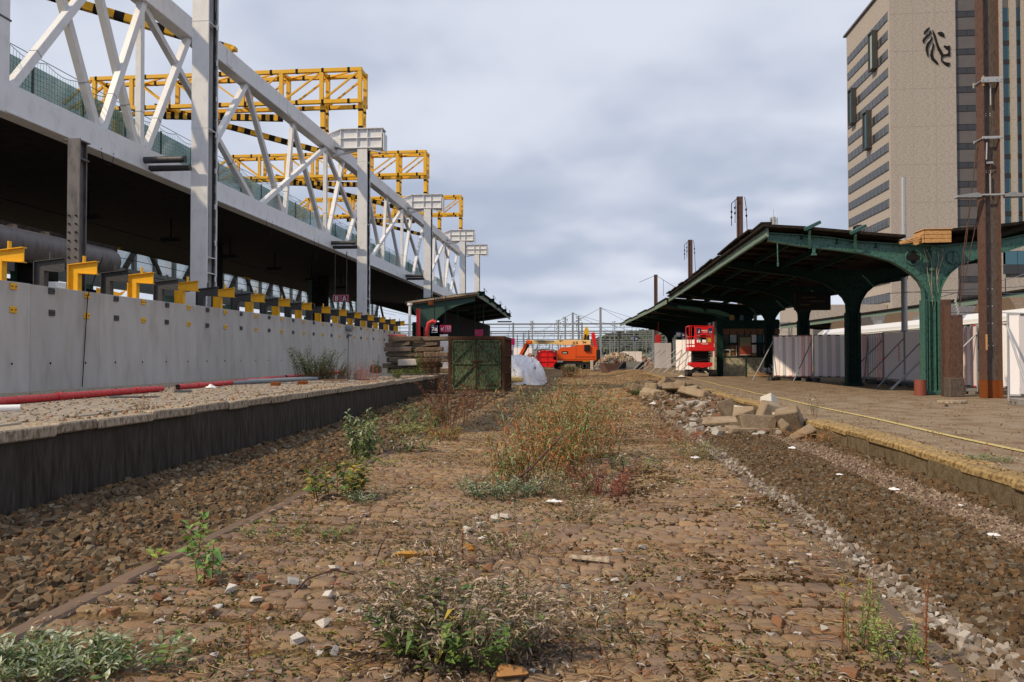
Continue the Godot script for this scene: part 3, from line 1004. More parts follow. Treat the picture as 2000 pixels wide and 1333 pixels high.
# ---------------------------------------------------------------- the truss bridge on the left
func bridge() -> void:
	var X := -16.5
	var o := thing("truss_bridge", V(X, 8.57, 20.2), "long white steel truss bridge with crossed diagonals above the left platform", "bridge")
	var z1 := 101.0
	var b := MB.new()
	b.box(V(X - 0.25, 9.01, (20.25 + z1) * 0.5), Vector3(0.5, 0.90, z1 - 20.25))
	b.box(V(X + 0.02, 8.60, (20.25 + z1) * 0.5), Vector3(0.06, 0.06, z1 - 20.25))
	put("bottom_chord", b, M.white, o)
	b = MB.new()
	b.beam(V(X - 0.3, 15.42, 6.0), V(X - 0.3, 15.42, z1), 0.6, 0.86, Vector3.UP, 0.02)
	put("top_chord", b, M.white, o)
	for k in 9:      # bolted splice plates on the top chord
		var z := 34.0 + 7.2 * k
		b = MB.new()
		b.box(V(X + 0.012, 15.42, z), Vector3(0.03, 0.7, 0.55))
		put("splice_plate", b, M.white, o)
	# end post and end face
	b = MB.new()
	b.bbox(V(X - 0.3, 13.2, 20.1), Vector3(0.62, 9.3, 0.62), 0.02)
	put("end_post", b, M.white, o)
	b = MB.new()
	b.box(V(X - 0.3, 11.25, 20.1), Vector3(0.66, 0.05, 0.66))
	put("joint_band", b, M.grey_post, o)
	b = MB.new()
	b.box(V(X - 8.3, 9.02, 20.1), Vector3(16.2, 0.9, 0.3))
	put("end_fascia", b, M.white, o)
	# web members: foot and head along the bridge
	var mem := [[20.6, 25.0, "d"], [24.9, 22.0, "e"], [24.9, 27.4, "d"], [27.2, 24.4, "e"], [27.35, 27.3, "p"]]
	for bay in 4:
		var q := 27.3 + 20.7 * bay
		for m in [[0.25, 3.4, "d"], [10.2, -0.1, "e"], [4.1, 8.95, "d"], [13.9, 9.05, "e"], [14.0, 15.1, "p"], [10.5, 20.6, "d"], [20.4, 15.1, "e"], [20.7, 20.7, "p"]]:
			if q + maxf(m[0], m[1]) < z1:
				mem.append([q + m[0], q + m[1], m[2]])
	for m in mem:
		b = MB.new()
		var w := 0.26 if m[2] != "p" else 0.24
		var inset: float = {"d": 0.24, "e": 0.34, "p": 0.30}[m[2]]
		b.beam(V(X - inset, 9.3, m[0]), V(X - inset, 15.1, m[1]), w, w * 0.95, Vector3.RIGHT, 0.012)
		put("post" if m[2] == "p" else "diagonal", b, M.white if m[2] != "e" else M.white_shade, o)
		# joint lines of the lower sleeve
		b = MB.new()
		var t := 0.26
		b.beam(V(X - inset, lerpf(9.3, 15.1, t), lerpf(m[0], m[1], t)), V(X - inset, lerpf(9.3, 15.1, t + 0.004), lerpf(m[0], m[1], t + 0.004)), w + 0.012, w * 0.95 + 0.012, Vector3.RIGHT)
		put("sleeve_joint", b, M.mast_grey, o)
	# deck
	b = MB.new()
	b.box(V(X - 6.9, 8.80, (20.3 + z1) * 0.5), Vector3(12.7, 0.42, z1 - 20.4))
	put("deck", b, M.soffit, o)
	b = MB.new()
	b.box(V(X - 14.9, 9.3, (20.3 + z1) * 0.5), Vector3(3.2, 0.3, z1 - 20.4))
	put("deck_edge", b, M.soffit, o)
	for k in 0:      # cross beams under the deck
		b = MB.new()
		b.box(V(X - 6.9, 8.56, 22.5 + 5.6 * k), Vector3(12.4, 0.10, 0.3))
		put("cross_beam", b, M.soffit, o)
	# parapet: dark green glass and green debris net behind the truss
	for k in 32:
		var z := 20.5 + 2.5 * k
		b = MB.new()
		b.box(V(X - 1.3, 10.2, z + 1.25), Vector3(0.03, 1.56, 2.44))
		put("parapet_pane", b, M.green_glass, o)
		b = MB.new()
		b.box(V(X - 1.3, 10.2, z), Vector3(0.06, 1.7, 0.06))
		put("parapet_post", b, M.grey_post, o)
	b = MB.new()
	for k in 30:      # opaque backing boards seen through the glass
		var z := 20.5 + 2.7 * k
		b.box(V(X - 2.6, 9.65, z + 1.3), Vector3(0.05, 0.9, 2.4))
	put("inner_board", b, M.dark_concrete, o)
	# sagging net on a rope above the parapet
	var nets := [[20.3, 46.0], [50.5, 62.0], [66.0, 80.0]]
	for nn in nets:
		b = MB.new()
		var z: float = nn[0]
		while z < nn[1]:
			var p := []
			for s in 7:
				p.append(V(X - 1.2, 11.22 - 0.16 * sin(PI * s / 6.0), z + 1.6 * s / 6.0))
			b.tube(p, [0.012], 4, false)
			b.tube([V(X - 1.2, 11.26, z), V(X - 1.2, 11.26, z + 1.6)], [0.014], 4, false)
			for s in 12:
				var zs := z + 1.6 * s / 12.0
				b.tube([V(X - 1.2, 9.5, zs), V(X - 1.2, 11.2 - 0.16 * sin(PI * s / 12.0), zs)], [0.006], 3, false)
			for s in 8:
				b.tube([V(X - 1.2, 9.55 + 0.17 * s, z), V(X - 1.2, 9.50 + 0.17 * s, z + 0.8), V(X - 1.2, 9.55 + 0.17 * s, z + 1.6)], [0.006], 3, false)
			z += 1.6
		stuff(put("debris_net", b, M.net, o))
	# pipes between the deck edge and the columns
	for z in [27.9, 49.1, 69.7]:
		b = MB.new()
		b.tube([V(-18.2, 8.95, z - 0.7), V(-14.9, 8.95, z - 0.7)], [0.13], 12)
		b.tube([V(-17.8, 8.72, z - 0.35), V(-14.9, 8.72, z - 0.35)], [0.12], 12)
		put("tie_pipe", b, M.grey_post, o)
	# loops of loose cable under the chord
	for q in [[24.9, 0.5], [31.8, 0.9], [38.5, 1.0], [45.5, 1.3]]:
		b = MB.new()
		var p := []
		for s in 9:
			p.append(V(X + 0.04, 8.7 - q[1] * sin(PI * s / 8.0), q[0] + 0.35 * cos(PI * s / 8.0)))
		b.tube(p, [0.012], 4, false)
		put("hanging_cable", b, M.black, o)
	for z in [24.0, 30.5, 37.0, 43.5, 50.0, 57.0, 64.0]:
		b = MB.new()
		b.tube([V(-21.0, 8.6, z), V(-21.0, 7.6, z)], [0.05], 6)
		b.box(V(-21.0, 7.5, z), Vector3(0.9, 0.18, 0.35))
		put("hanging_lamp", b, M.black, o)
	columns()

func columns() -> void:
	var names := ["nearest tall white H shaped steel column beside the truss bridge, its head out of frame", "second white steel column from the left, under the largest yellow gantry", "white steel column standing under the middle yellow gantry", "slim looking white column under the small far yellow gantry", "farthest white steel column at the end of the truss bridge"]
	var zf := [27.66, 48.8, 69.4, 89.4, 101.4]
	var proto: Node3D = null
	for k in 5:
		if k > 1:
			dup(proto, V(-14.6, 0.76, zf[k]), 0.0, names[k])
			continue
		var o := thing("steel_column", V(-14.6, 0.76, zf[k]), names[k], "column", "white columns carrying the yellow gantries")
		proto = o
		var top := 14.55 if k else 17.5
		var b := MB.new()
		b.bbox(Vector3(0, top * 0.5, -0.03), Vector3(0.66, top, 0.06), 0.006)
		part("front_flange", b, M.white, o)
		b = MB.new()
		b.bbox(Vector3(0, top * 0.5, -0.77), Vector3(0.66, top, 0.06), 0.006)
		part("back_flange", b, M.white, o)
		b = MB.new()
		b.box(Vector3(0.0, top * 0.5, -0.40), Vector3(0.05, top, 0.68))
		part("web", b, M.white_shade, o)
		b = MB.new()
		b.box(Vector3(0.24, top * 0.5, -0.67), Vector3(0.08, top - 0.2, 0.11))
		for s in 22:
			b.box(Vector3(0.28, 0.6 + 0.64 * s, -0.67), Vector3(0.04, 0.3, 0.07))
		part("cable_trunk", b, M.black_gloss, o)
		for s in 10:
			b = MB.new()
			b.box(Vector3(0.29, 1.0 + 1.4 * s, -0.72), Vector3(0.08, 0.2, 0.12))
			part("clip", b, M.white, o)
		b = MB.new()      # stiffener plates
		for y in [1.6, 4.0, 4.6, 9.5, 13.6]:
			b.box(Vector3(0.165, y, -0.40), Vector3(0.28, 0.03, 0.68))
			b.box(Vector3(-0.165, y, -0.40), Vector3(0.28, 0.03, 0.68))
			b.box(Vector3(0, y, 0.004), Vector3(0.66, 0.02, 0.012))
		part("stiffener", b, M.white, o)
		b = MB.new()
		b.box(Vector3(0, 0.02, -0.40), Vector3(1.1, 0.04, 1.2))
		part("base_plate", b, M.white_shade, o)
		if k == 0:
			continue
		# head: a plated cantilever reaching to the truss
		var h := thing_part("cap_beam", o)
		b = MB.new()
		var pl := PackedVector2Array([Vector2(-2.35, 14.75), Vector2(-1.45, 14.5), Vector2(1.05, 14.5), Vector2(1.34, 14.45), Vector2(1.34, 15.72), Vector2(-1.45, 15.72), Vector2(-2.35, 15.40)])
		b.prism(pl, Transform3D(Basis.IDENTITY, Vector3(0, 0, -0.10)), 0.04)
		b.prism(pl, Transform3D(Basis.IDENTITY, Vector3(0, 0, -0.70)), 0.04)
		part("side_plate", b, M.white, h)
		b = MB.new()
		b.box(Vector3(-0.05, 15.74, -0.40), Vector3(2.85, 0.05, 0.95))
		b.beam(Vector3(-1.45, 15.74, -0.4), Vector3(-2.35, 15.42, -0.4), 0.95, 0.05)
		b.box(Vector3(-0.1, 14.48, -0.40), Vector3(2.7, 0.05, 0.9))
		b.box(Vector3(-0.1, 15.12, -0.03), Vector3(2.9, 0.03, 0.14))
		b.beam(Vector3(0.5, 14.32, -0.02), Vector3(1.36, 14.12, -0.02), 0.2, 0.05)
		part("flange_plate", b, M.white, h)
		for x in [-1.45, -0.34, 0.34, 1.30]:
			b = MB.new()
			b.box(Vector3(x, 15.1, -0.03), Vector3(0.03, 1.24, 0.14))
			part("rib", b, M.white, h)
		b = MB.new()
		b.box(Vector3(1.42, 14.85, -0.40), Vector3(0.05, 1.15, 0.85))
		b.box(Vector3(1.36, 15.40, -0.40), Vector3(0.14, 0.04, 0.85))
		part("end_plate", b, M.white, h)
		b = MB.new()
		b.beam(Vector3(-0.3, 14.42, -0.4), Vector3(-2.1, 14.10, -0.4), 0.16, 0.10)
		b.beam(Vector3(0.3, 14.42, -0.4), Vector3(1.2, 14.36, -0.4), 0.16, 0.10)
		part("strut", b, M.white, h)

func thing_part(called: String, parent: Node3D) -> Node3D:      # a part made of several pieces
	var o := Node3D.new()
	o.name = called
	parent.add_child(o, true)
	return o

# a bar painted in black and yellow bands
func hazard_bar(parent: Node3D, a: Vector3, e: Vector3, w: float, h: float, step := 0.5) -> void:
	var sb := thing_part("striped_beam", parent)
	var b: MB
	var ln := a.distance_to(e)
	var n := int(ln / step)
	for q in n:
		var p := a.lerp(e, float(q) / n)
		var s := a.lerp(e, float(q + 1) / n)
		b = MB.new()
		b.beam(p, s, w, h)
		part("stripe", b, M.yellow if q % 2 else M.black, sb)

func gantries() -> void:
	var zf := [28.3, 49.4, 70.0, 90.0]
	var lab := ["yellow gantry frame mostly out of frame above, its striped brace crossing the nearest truss panels", "largest yellow gantry frame with black bands, spanning the bridge from the second white column", "middle yellow gantry frame spanning the truss bridge", "smallest and farthest yellow gantry frame over the bridge"]
	var proto: Node3D = null
	for k in 4:
		if proto:
			dup(proto, V(-14.95, 16.5, zf[k]), 0.0, lab[k])
			continue
		var o := thing("gantry_frame", V(-14.95, 16.5, zf[0]), lab[0], "gantry", "yellow gantry frames over the bridge")
		proto = o
		var y0 := 2.05
		var y1 := 4.15
		var xl := -18.7
		var zs := [0.0, -1.25]
		var xs := [0.0, -2.62, -5.4, -8.1, -10.8, -13.4, -16.0, -18.7]
		for z in zs:
			var b := MB.new()
			b.beam(Vector3(0.15, y1, z), Vector3(xl - 0.3, y1, z), 0.24, 0.26, Vector3.UP, 0.015)
			part("top_boom", b, M.yellow, o)
			b = MB.new()
			b.beam(Vector3(0.15, y0, z), Vector3(xl - 1.0, y0, z), 0.24, 0.26, Vector3.UP, 0.015)
			part("bottom_boom", b, M.yellow, o)
			for x in xs:
				b = MB.new()
				b.beam(Vector3(x, y0 + 0.1, z), Vector3(x, y1 - 0.1, z), 0.26, 0.22, Vector3.BACK)
				part("upright", b, M.yellow, o)
			for q in xs.size() - 1:
				b = MB.new()
				var up := q < 3
				var xa: float = xs[q] - 0.12
				var xb: float = xs[q + 1] + 0.12
				b.beam(Vector3(xa, (y1 if up else y0) + (-0.15 if up else 0.15), z), Vector3(xb, (y0 if up else y1) + (0.15 if up else -0.15), z), 0.11, 0.11)
				part("brace", b, M.yellow, o)
			b = MB.new()
			b.beam(Vector3(xl - 0.2, y1 - 0.05, z), Vector3(xl - 2.3, y0 + 0.45, z), 0.16, 0.18)
			b.beam(Vector3(xl - 0.1, y0 + 1.05, z), Vector3(xl - 1.9, y0 + 0.1, z), 0.14, 0.16)
			part("end_brace", b, M.yellow, o)
			# black bands
			for q in 11:
				var x := -0.75 - 1.78 * q
				for y in [y0, y1]:
					b = MB.new()
					b.box(Vector3(x, y, z), Vector3(0.17, 0.27, 0.25))
					part("black_band", b, M.black, o)
		for x in xs:
			var b := MB.new()
			b.beam(Vector3(x, y1, 0), Vector3(x, y1, -1.25), 0.2, 0.2)
			part("cross_member", b, M.yellow, o)
			b = MB.new()
			b.beam(Vector3(x, y0, 0), Vector3(x, y0, -1.25), 0.2, 0.2)
			part("cross_member", b, M.yellow, o)
		for q in xs.size() - 1:
			var b := MB.new()
			b.beam(Vector3(xs[q], y1, 0), Vector3(xs[q + 1], y1, -1.25), 0.09, 0.09)
			part("plan_brace", b, M.yellow, o)
		for l in [[-0.02, 0.02, 0.02], [-2.62, -0.6, 0.02], [-17.4, -7.5, 0.02]]:
			for z in zs:
				var b := MB.new()
				b.beam(Vector3(l[0], l[1], z * 0.5 - 0.28), Vector3(l[0], y0, z * 0.5 - 0.28), 0.30, 0.24, Vector3.BACK, 0.012)
				part("leg", b, M.yellow, o)
				for s in [0.35, 1.5]:
					b = MB.new()
					b.box(Vector3(l[0], s, z * 0.5 - 0.28), Vector3(0.31, 0.16, 0.25))
					part("leg_band", b, M.black, o)
		hazard_bar(o, Vector3(-14.6, 2.25, -0.4), Vector3(-1.55, -0.55, -6.0), 0.32, 0.36, 0.42)
		hazard_bar(o, Vector3(-14.0, 1.62, -0.5), Vector3(-5.8, 1.42, -1.2), 0.30, 0.42, 0.28)
		var b := MB.new()
		b.bbox(Vector3(-1.55, -0.50, -6.0), Vector3(0.34, 0.2, 0.36), 0.03)
		part("beam_shoe", b, M.yellow, o)

# ---------------------------------------------------------------- concrete barrier wall with brackets
func barrier_wall() -> void:
	var X := -13.2
	var o := thing("concrete_wall", V(X, 0.76, 32.0), "long grey concrete panel wall with yellow and black cantilever brackets along its top", "wall")
	var z := 9.23
	var k := 0
	while z < 53.0:
		var pn := thing_part("concrete_panel", o)
		var b := MB.new()
		b.col = Color(1, 1, 1) * (0.97 + 0.06 * float(k % 3 - 1) + rf(-0.03, 0.03))
		var top := 3.32 + rf(-0.012, 0.012)
		b.bbox(V(X - 0.10 + rf(-0.006, 0.006), (0.70 + top) * 0.5, z + 1.31), Vector3(0.2, top - 0.70, 2.613), 0.012)
		put("slab", b, M.panel, pn)
		for s in [[0.71, true], [2.04, false]]:
			for y in [3.23, 2.69]:
				b = MB.new()
				b.bbox(V(X + 0.015, y - 0.02, z + s[0] + rf(-0.02, 0.02)), Vector3(0.03, 0.15, 0.21), 0.008)
				put("fixing_plate", b, M.grey_post if s[1] else M.yellow_bracket, pn)
				b = MB.new()
				for d in [-0.06, 0.06]:
					b.tube([V(X + 0.02, y - 0.02, z + s[0] + d), V(X + 0.05, y - 0.02, z + s[0] + d)], [0.016], 6)
				put("bolt", b, M.grey_post, pn)
			b = MB.new()      # lifting hole
			b.tube([V(X - 0.02, 1.42, z + s[0]), V(X + 0.004, 1.42, z + s[0])], [0.03], 8)
			put("lifting_hole", b, M.black, pn)
		# brackets: an upright with a tapering arm that reaches out over the platform
		for s in [[0.55, M.grey_post, -0.10, "dark_bracket"], [1.80, M.yellow_bracket, 0.0, "yellow_bracket"]]:
			var zz: float = z + s[0]
			var m: Material = s[1]
			var x0 := X - 0.30
			var y0 := 3.1
			var y1: float = 3.99 + s[2] * 0.7
			b = MB.new()
			var pl := PackedVector2Array([Vector2(0, 0), Vector2(0.27, 0), Vector2(0.27, y1 - y0 - 0.21), Vector2(0.76, y1 - y0 - 0.25), Vector2(0.76, y1 - y0 + 0.08), Vector2(0, y1 - y0)])
			var t := Transform3D(Basis.IDENTITY, V(x0, y0, zz))
			b.prism(pl, t, 0.02)
			# flanges round the plate
			b.beam(V(x0, y0, zz), V(x0, y1, zz), 0.16, 0.02, Vector3.RIGHT)
			b.beam(V(x0 + 0.27, y0, zz), V(x0 + 0.27, y1 - 0.21, zz), 0.16, 0.02, Vector3.RIGHT)
			b.beam(V(x0, y1, zz), V(x0 + 0.77, y1 + 0.08, zz), 0.16, 0.02)
			b.beam(V(x0 + 0.27, y1 - 0.22, zz), V(x0 + 0.77, y1 - 0.255, zz), 0.16, 0.02)
			b.box(V(x0 + 0.40, y1 + 0.12, zz), Vector3(0.03, 0.22, 0.1))
			put(s[3], b, m, o)
		z += 2.618
		k += 1
	# cables hanging down the face
	for q in [19.05, 41.5]:
		var b := MB.new()
		b.tube([V(X + 0.5, 4.2, q), V(X + 0.06, 3.2, q + 0.05), V(X + 0.03, 2.0, q), V(X + 0.05, 0.8, q - 0.12)], [0.012], 5, false)
		put("hanging_cable", b, M.black, o)
	var f := MB.new()
	f.tube([V(X + 0.05, 3.15, 41.2), V(X + 0.35, 3.1, 41.2)], [0.16, 0.19], 12)
	f.bbox(V(X + 0.1, 2.75, 41.5), Vector3(0.25, 0.12, 0.2), 0.02)
	put("floodlight", f, M.mast_grey, o)

# ---------------------------------------------------------------- what stands under and beyond the bridge
func left_background() -> void:
	# grey column and round steel beam on the left
	var o := thing("steel_column", V(-13.75, 0.76, 19.2), "grey brown steel H column with bolt rows at the far left, carrying a round beam", "column")
	var b := MB.new()
	b.box(V(-13.46, 4.05, 18.95), Vector3(0.34, 6.6, 0.04))
	b.box(V(-13.62, 4.05, 19.45), Vector3(0.34, 6.6, 0.04))
	put("flange", b, M.grey_steel, o)
	b = MB.new()
	b.box(V(-13.54, 4.05, 19.2), Vector3(0.03, 6.6, 0.46))
	b.box(V(-13.54, 7.33, 19.2), Vector3(0.4, 0.03, 0.5))
	b.box(V(-13.44, 6.85, 19.2), Vector3(0.17, 0.03, 0.46))
	put("web", b, M.grey_steel, o)
	b = MB.new()
	for y in 6:
		for x in [-0.15, 0.12]:
			b.tube([V(-13.46 + x * 0.7, 4.2 + 0.22 * y, 18.94), V(-13.46 + x * 0.7, 4.2 + 0.22 * y, 18.90)], [0.025], 6)
	put("bolt", b, M.black, o)
	o = thing("round_beam", V(-16.2, 4.2, 18.0), "thick round grey steel beam with a domed end lying under the bridge", "beam")
	b = MB.new()
	var p := [V(-16.2, 4.82, 8.0), V(-16.2, 4.82, 24.6)]
	var r := [0.43, 0.43]
	for k in 5:
		p.append(V(-16.2, 4.82, 24.6 + 0.35 * sin(PI * 0.5 * (k + 1) / 5.0)))
		r.append(0.43 * maxf(cos(PI * 0.5 * (k + 1) / 5.0), 0.02))
	b.tube(p, r, 20)
	put("tube", b, M.grey_steel, o)
	b = MB.new()
	b.box(V(-16.2, 4.1, 19.4), Vector3(0.9, 0.3, 0.7))
	put("saddle", b, M.grey_post, o)
	# girder with cleats behind the beam
	o = thing("edge_girder", V(-20.0, 5.2, 24.0), "dark grey girder with a row of small cleats above the round beam", "girder")
	b = MB.new()
	b.box(V(-20.2, 5.75, 19.0), Vector3(0.4, 1.05, 24.0))
	put("girder", b, M.dark_concrete, o)
	for k in 11:
		b = MB.new()
		b.box(V(-19.9, 6.1, 12.0 + 1.6 * k), Vector3(0.25, 0.16, 0.22))
		put("cleat", b, M.coping, o)
	b = MB.new()
	b.box(V(-23.0, 5.1, 18.0), Vector3(6.0, 0.25, 20.0))
	put("slab", b, M.dark_concrete, o)
	# dark supports with green faces
	var supp := [[-20.2, 26.5, 1.1, "dark support pier near the domed end of the round beam"], [-20.6, 21.5, 0.9, "dark support pier with a green side left of the grey column"], [-23.5, 46.0, 1.3, "dark pier under the middle of the bridge deck"], [-23.5, 66.0, 1.3, "dark pier under the far half of the bridge deck"]]
	for q in supp:
		o = thing("bridge_pier", V(q[0], 0.76, q[1]), q[3], "pier", "dark piers under the bridge")
		b = MB.new()
		var tp := 8.6 if q[1] > 40.0 else 5.2
		b.box(V(q[0], (0.76 + tp) * 0.5, q[1]), Vector3(q[2], tp - 0.76, 0.7))
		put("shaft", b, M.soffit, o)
		b = MB.new()
		b.box(V(q[0] - q[2] * 0.5 - 0.18, (0.76 + tp) * 0.5 - 0.1, q[1]), Vector3(0.34, tp - 0.96, 0.5))
		put("green_face", b, M.green_paint, o)
	# low dark building below the girder
	o = thing("dark_shed", V(-27.0, 0.76, 28.0), "low black shed front in the shade below the bridge", "shed")
	b = MB.new()
	b.box(V(-28.0, 2.9, 26.0), Vector3(5.0, 4.3, 26.0))
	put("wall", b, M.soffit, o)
	b = MB.new()
	b.box(V(-25.45, 4.5, 26.0), Vector3(0.2, 0.5, 26.0))
	put("lintel", b, M.dark_concrete, o)
	# glazed station hall beyond
	o = thing("station_hall", V(-36.5, 6.7, 80.0), "green grey glazed station gallery seen under the bridge deck", "building")
	b = MB.new()
	b.box(V(-36.3, 7.65, 84.0), Vector3(0.5, 1.7, 92.0))
	put("parapet_wall", b, M.fascia_grey if M.has("fascia_grey") else mat("fascia_grey", Color(0.17, 0.20, 0.19), 0.7), o)
	b = MB.new()
	b.box(V(-36.4, 12.0, 84.0), Vector3(0.8, 1.2, 92.0))
	b.box(V(-40.0, 12.6, 84.0), Vector3(8.0, 0.3, 92.0))
	put("roof", b, M.dark_concrete, o)
	for k in 31:
		b = MB.new()
		b.box(V(-36.3, 9.95, 39.0 + 3.0 * k), Vector3(0.03, 2.9, 2.5))
		put("window", b, M.teal_pane, o)
		b = MB.new()
		b.box(V(-36.25, 9.95, 40.4 + 3.0 * k), Vector3(0.25, 2.95, 0.4))
		put("mullion", b, M.fascia_grey, o)
		if k % 3 == 0:
			b = MB.new()
			b.beam(V(-36.15, 8.5, 39.0 + 3.0 * k), V(-36.15, 11.4, 41.5 + 3.0 * k), 0.3, 0.3)
			b.beam(V(-36.15, 11.4, 41.5 + 3.0 * k), V(-36.15, 8.5, 44.0 + 3.0 * k), 0.3, 0.3)
			put("brace", b, M.dark_concrete, o)
	for k in 8:
		b = MB.new()
		b.box(V(-36.6, 3.7, 41.0 + 11.5 * k), Vector3(1.0, 6.2, 1.2))
		put("green_pillar", b, M.green_paint, o)
	# overhead lines under the deck
	o = thing("overhead_wires", V(-24, 7.5, 50), "thin black overhead wires strung below the bridge deck", "wires")
	for q in [[-22.0, 7.6], [-22.0, 6.7], [-26.5, 7.3], [-26.5, 6.5]]:
		b = MB.new()
		b.tube([V(q[0], q[1], 15), V(q[0], q[1] - 0.15, 60), V(q[0], q[1], 105)], [0.018], 4, false)
		put("wire", b, M.black, o)
	# white barrier tops, boxes and a yellow tape behind the wall
	for q in [[-14.6, 3.45, 16.4, 0.5, 0.16, 0.5], [-15.2, 3.5, 20.3, 0.9, 0.12, 0.3], [-15.4, 3.6, 21.2, 0.3, 0.3, 0.9], [-15.0, 3.7, 27.5, 0.8, 0.6, 0.1]]:
		b = MB.new()
		b.bbox(V(q[0], q[1] - 1.3, q[2]), Vector3(q[3], q[4] + 2.6, q[5]), 0.02)
		tag(put("site_cabinet", b, M.white_plain), ["white site cabinet just showing over the wall by the grey column", "low white site cabinet showing over the wall beside a yellow bracket", "white site cabinet behind the wall with a yellow tape end beside it", "pale site cabinet behind the wall beyond the nearest white column"][[16.4, 20.3, 21.2, 27.5].find(q[2])], "cabinet", "cabinets behind the concrete wall")
	b = MB.new()
	b.prism(PackedVector2Array([Vector2(-0.4, 0.15), Vector2(0.25, 0.0), Vector2(0.45, 0.1), Vector2(0.3, -0.08), Vector2(-0.4, -0.15)]), Transform3D(Basis(Vector3.UP, 0.3), V(-14.2, 3.5, 21.7)), 0.01)
	b.tube([V(-13.9, 0.8, 21.7), V(-14.2, 3.5, 21.72)], [0.02], 5)
	tag(put("barrier_tape", b, M.yellow_bracket), "yellow flapping barrier tape on a stick behind the concrete wall", "tape")
	# magenta platform sign hung under the deck
	o = thing("platform_sign", V(-16.4, 5.2, 50.0), "magenta double sign with white letters B and A hanging under the bridge", "sign")
	b = MB.new()
	b.bbox(V(-16.4, 5.46, 50.0), Vector3(1.1, 0.5, 0.08), 0.02)
	put("board", b, M.magenta, o)
	for q in [["B", -0.27], ["A", 0.27]]:
		letters(q[0], 0.42, M.white_plain, o, Transform3D(Basis.IDENTITY, Vector3(q[1], 0.25, 0.05)))
		b = MB.new()
		for s in [[-0.23, 0, 0.015, 0.44], [0.23, 0, 0.015, 0.44], [0, 0.21, 0.46, 0.015], [0, -0.21, 0.46, 0.015]]:
			b.box(V(-16.4 + q[1] + s[0], 5.46 + s[1], 49.955), Vector3(s[2], s[3], 0.01))
		put("frame_line", b, M.white_plain, o)
	b = MB.new()
	for x in [-16.8, -16.0]:
		b.tube([V(x, 5.7, 50.0), V(x, 8.6, 50.0)], [0.03], 6)
	put("hanger", b, M.grey_post, o)

# ---------------------------------------------------------------- canopies on the right platform
func roof_strip(z0: float, z1: float, prof: Array, thick: float, dx0: float, dx1: float, parent: Node3D, called: String, m: Material) -> void:
	var b := MB.new()
	for k in prof.size() - 1:
		var a: Vector2 = prof[k]
		var e: Vector2 = prof[k + 1]
		b.hexa([V(a.x + dx0, a.y - thick, z0), V(e.x + dx0, e.y - thick, z0), V(e.x + dx1, e.y - thick, z1), V(a.x + dx1, a.y - thick, z1), V(a.x + dx0, a.y, z0), V(e.x + dx0, e.y, z0), V(e.x + dx1, e.y, z1), V(a.x + dx1, a.y, z1)])
	put(called, b, m, parent)

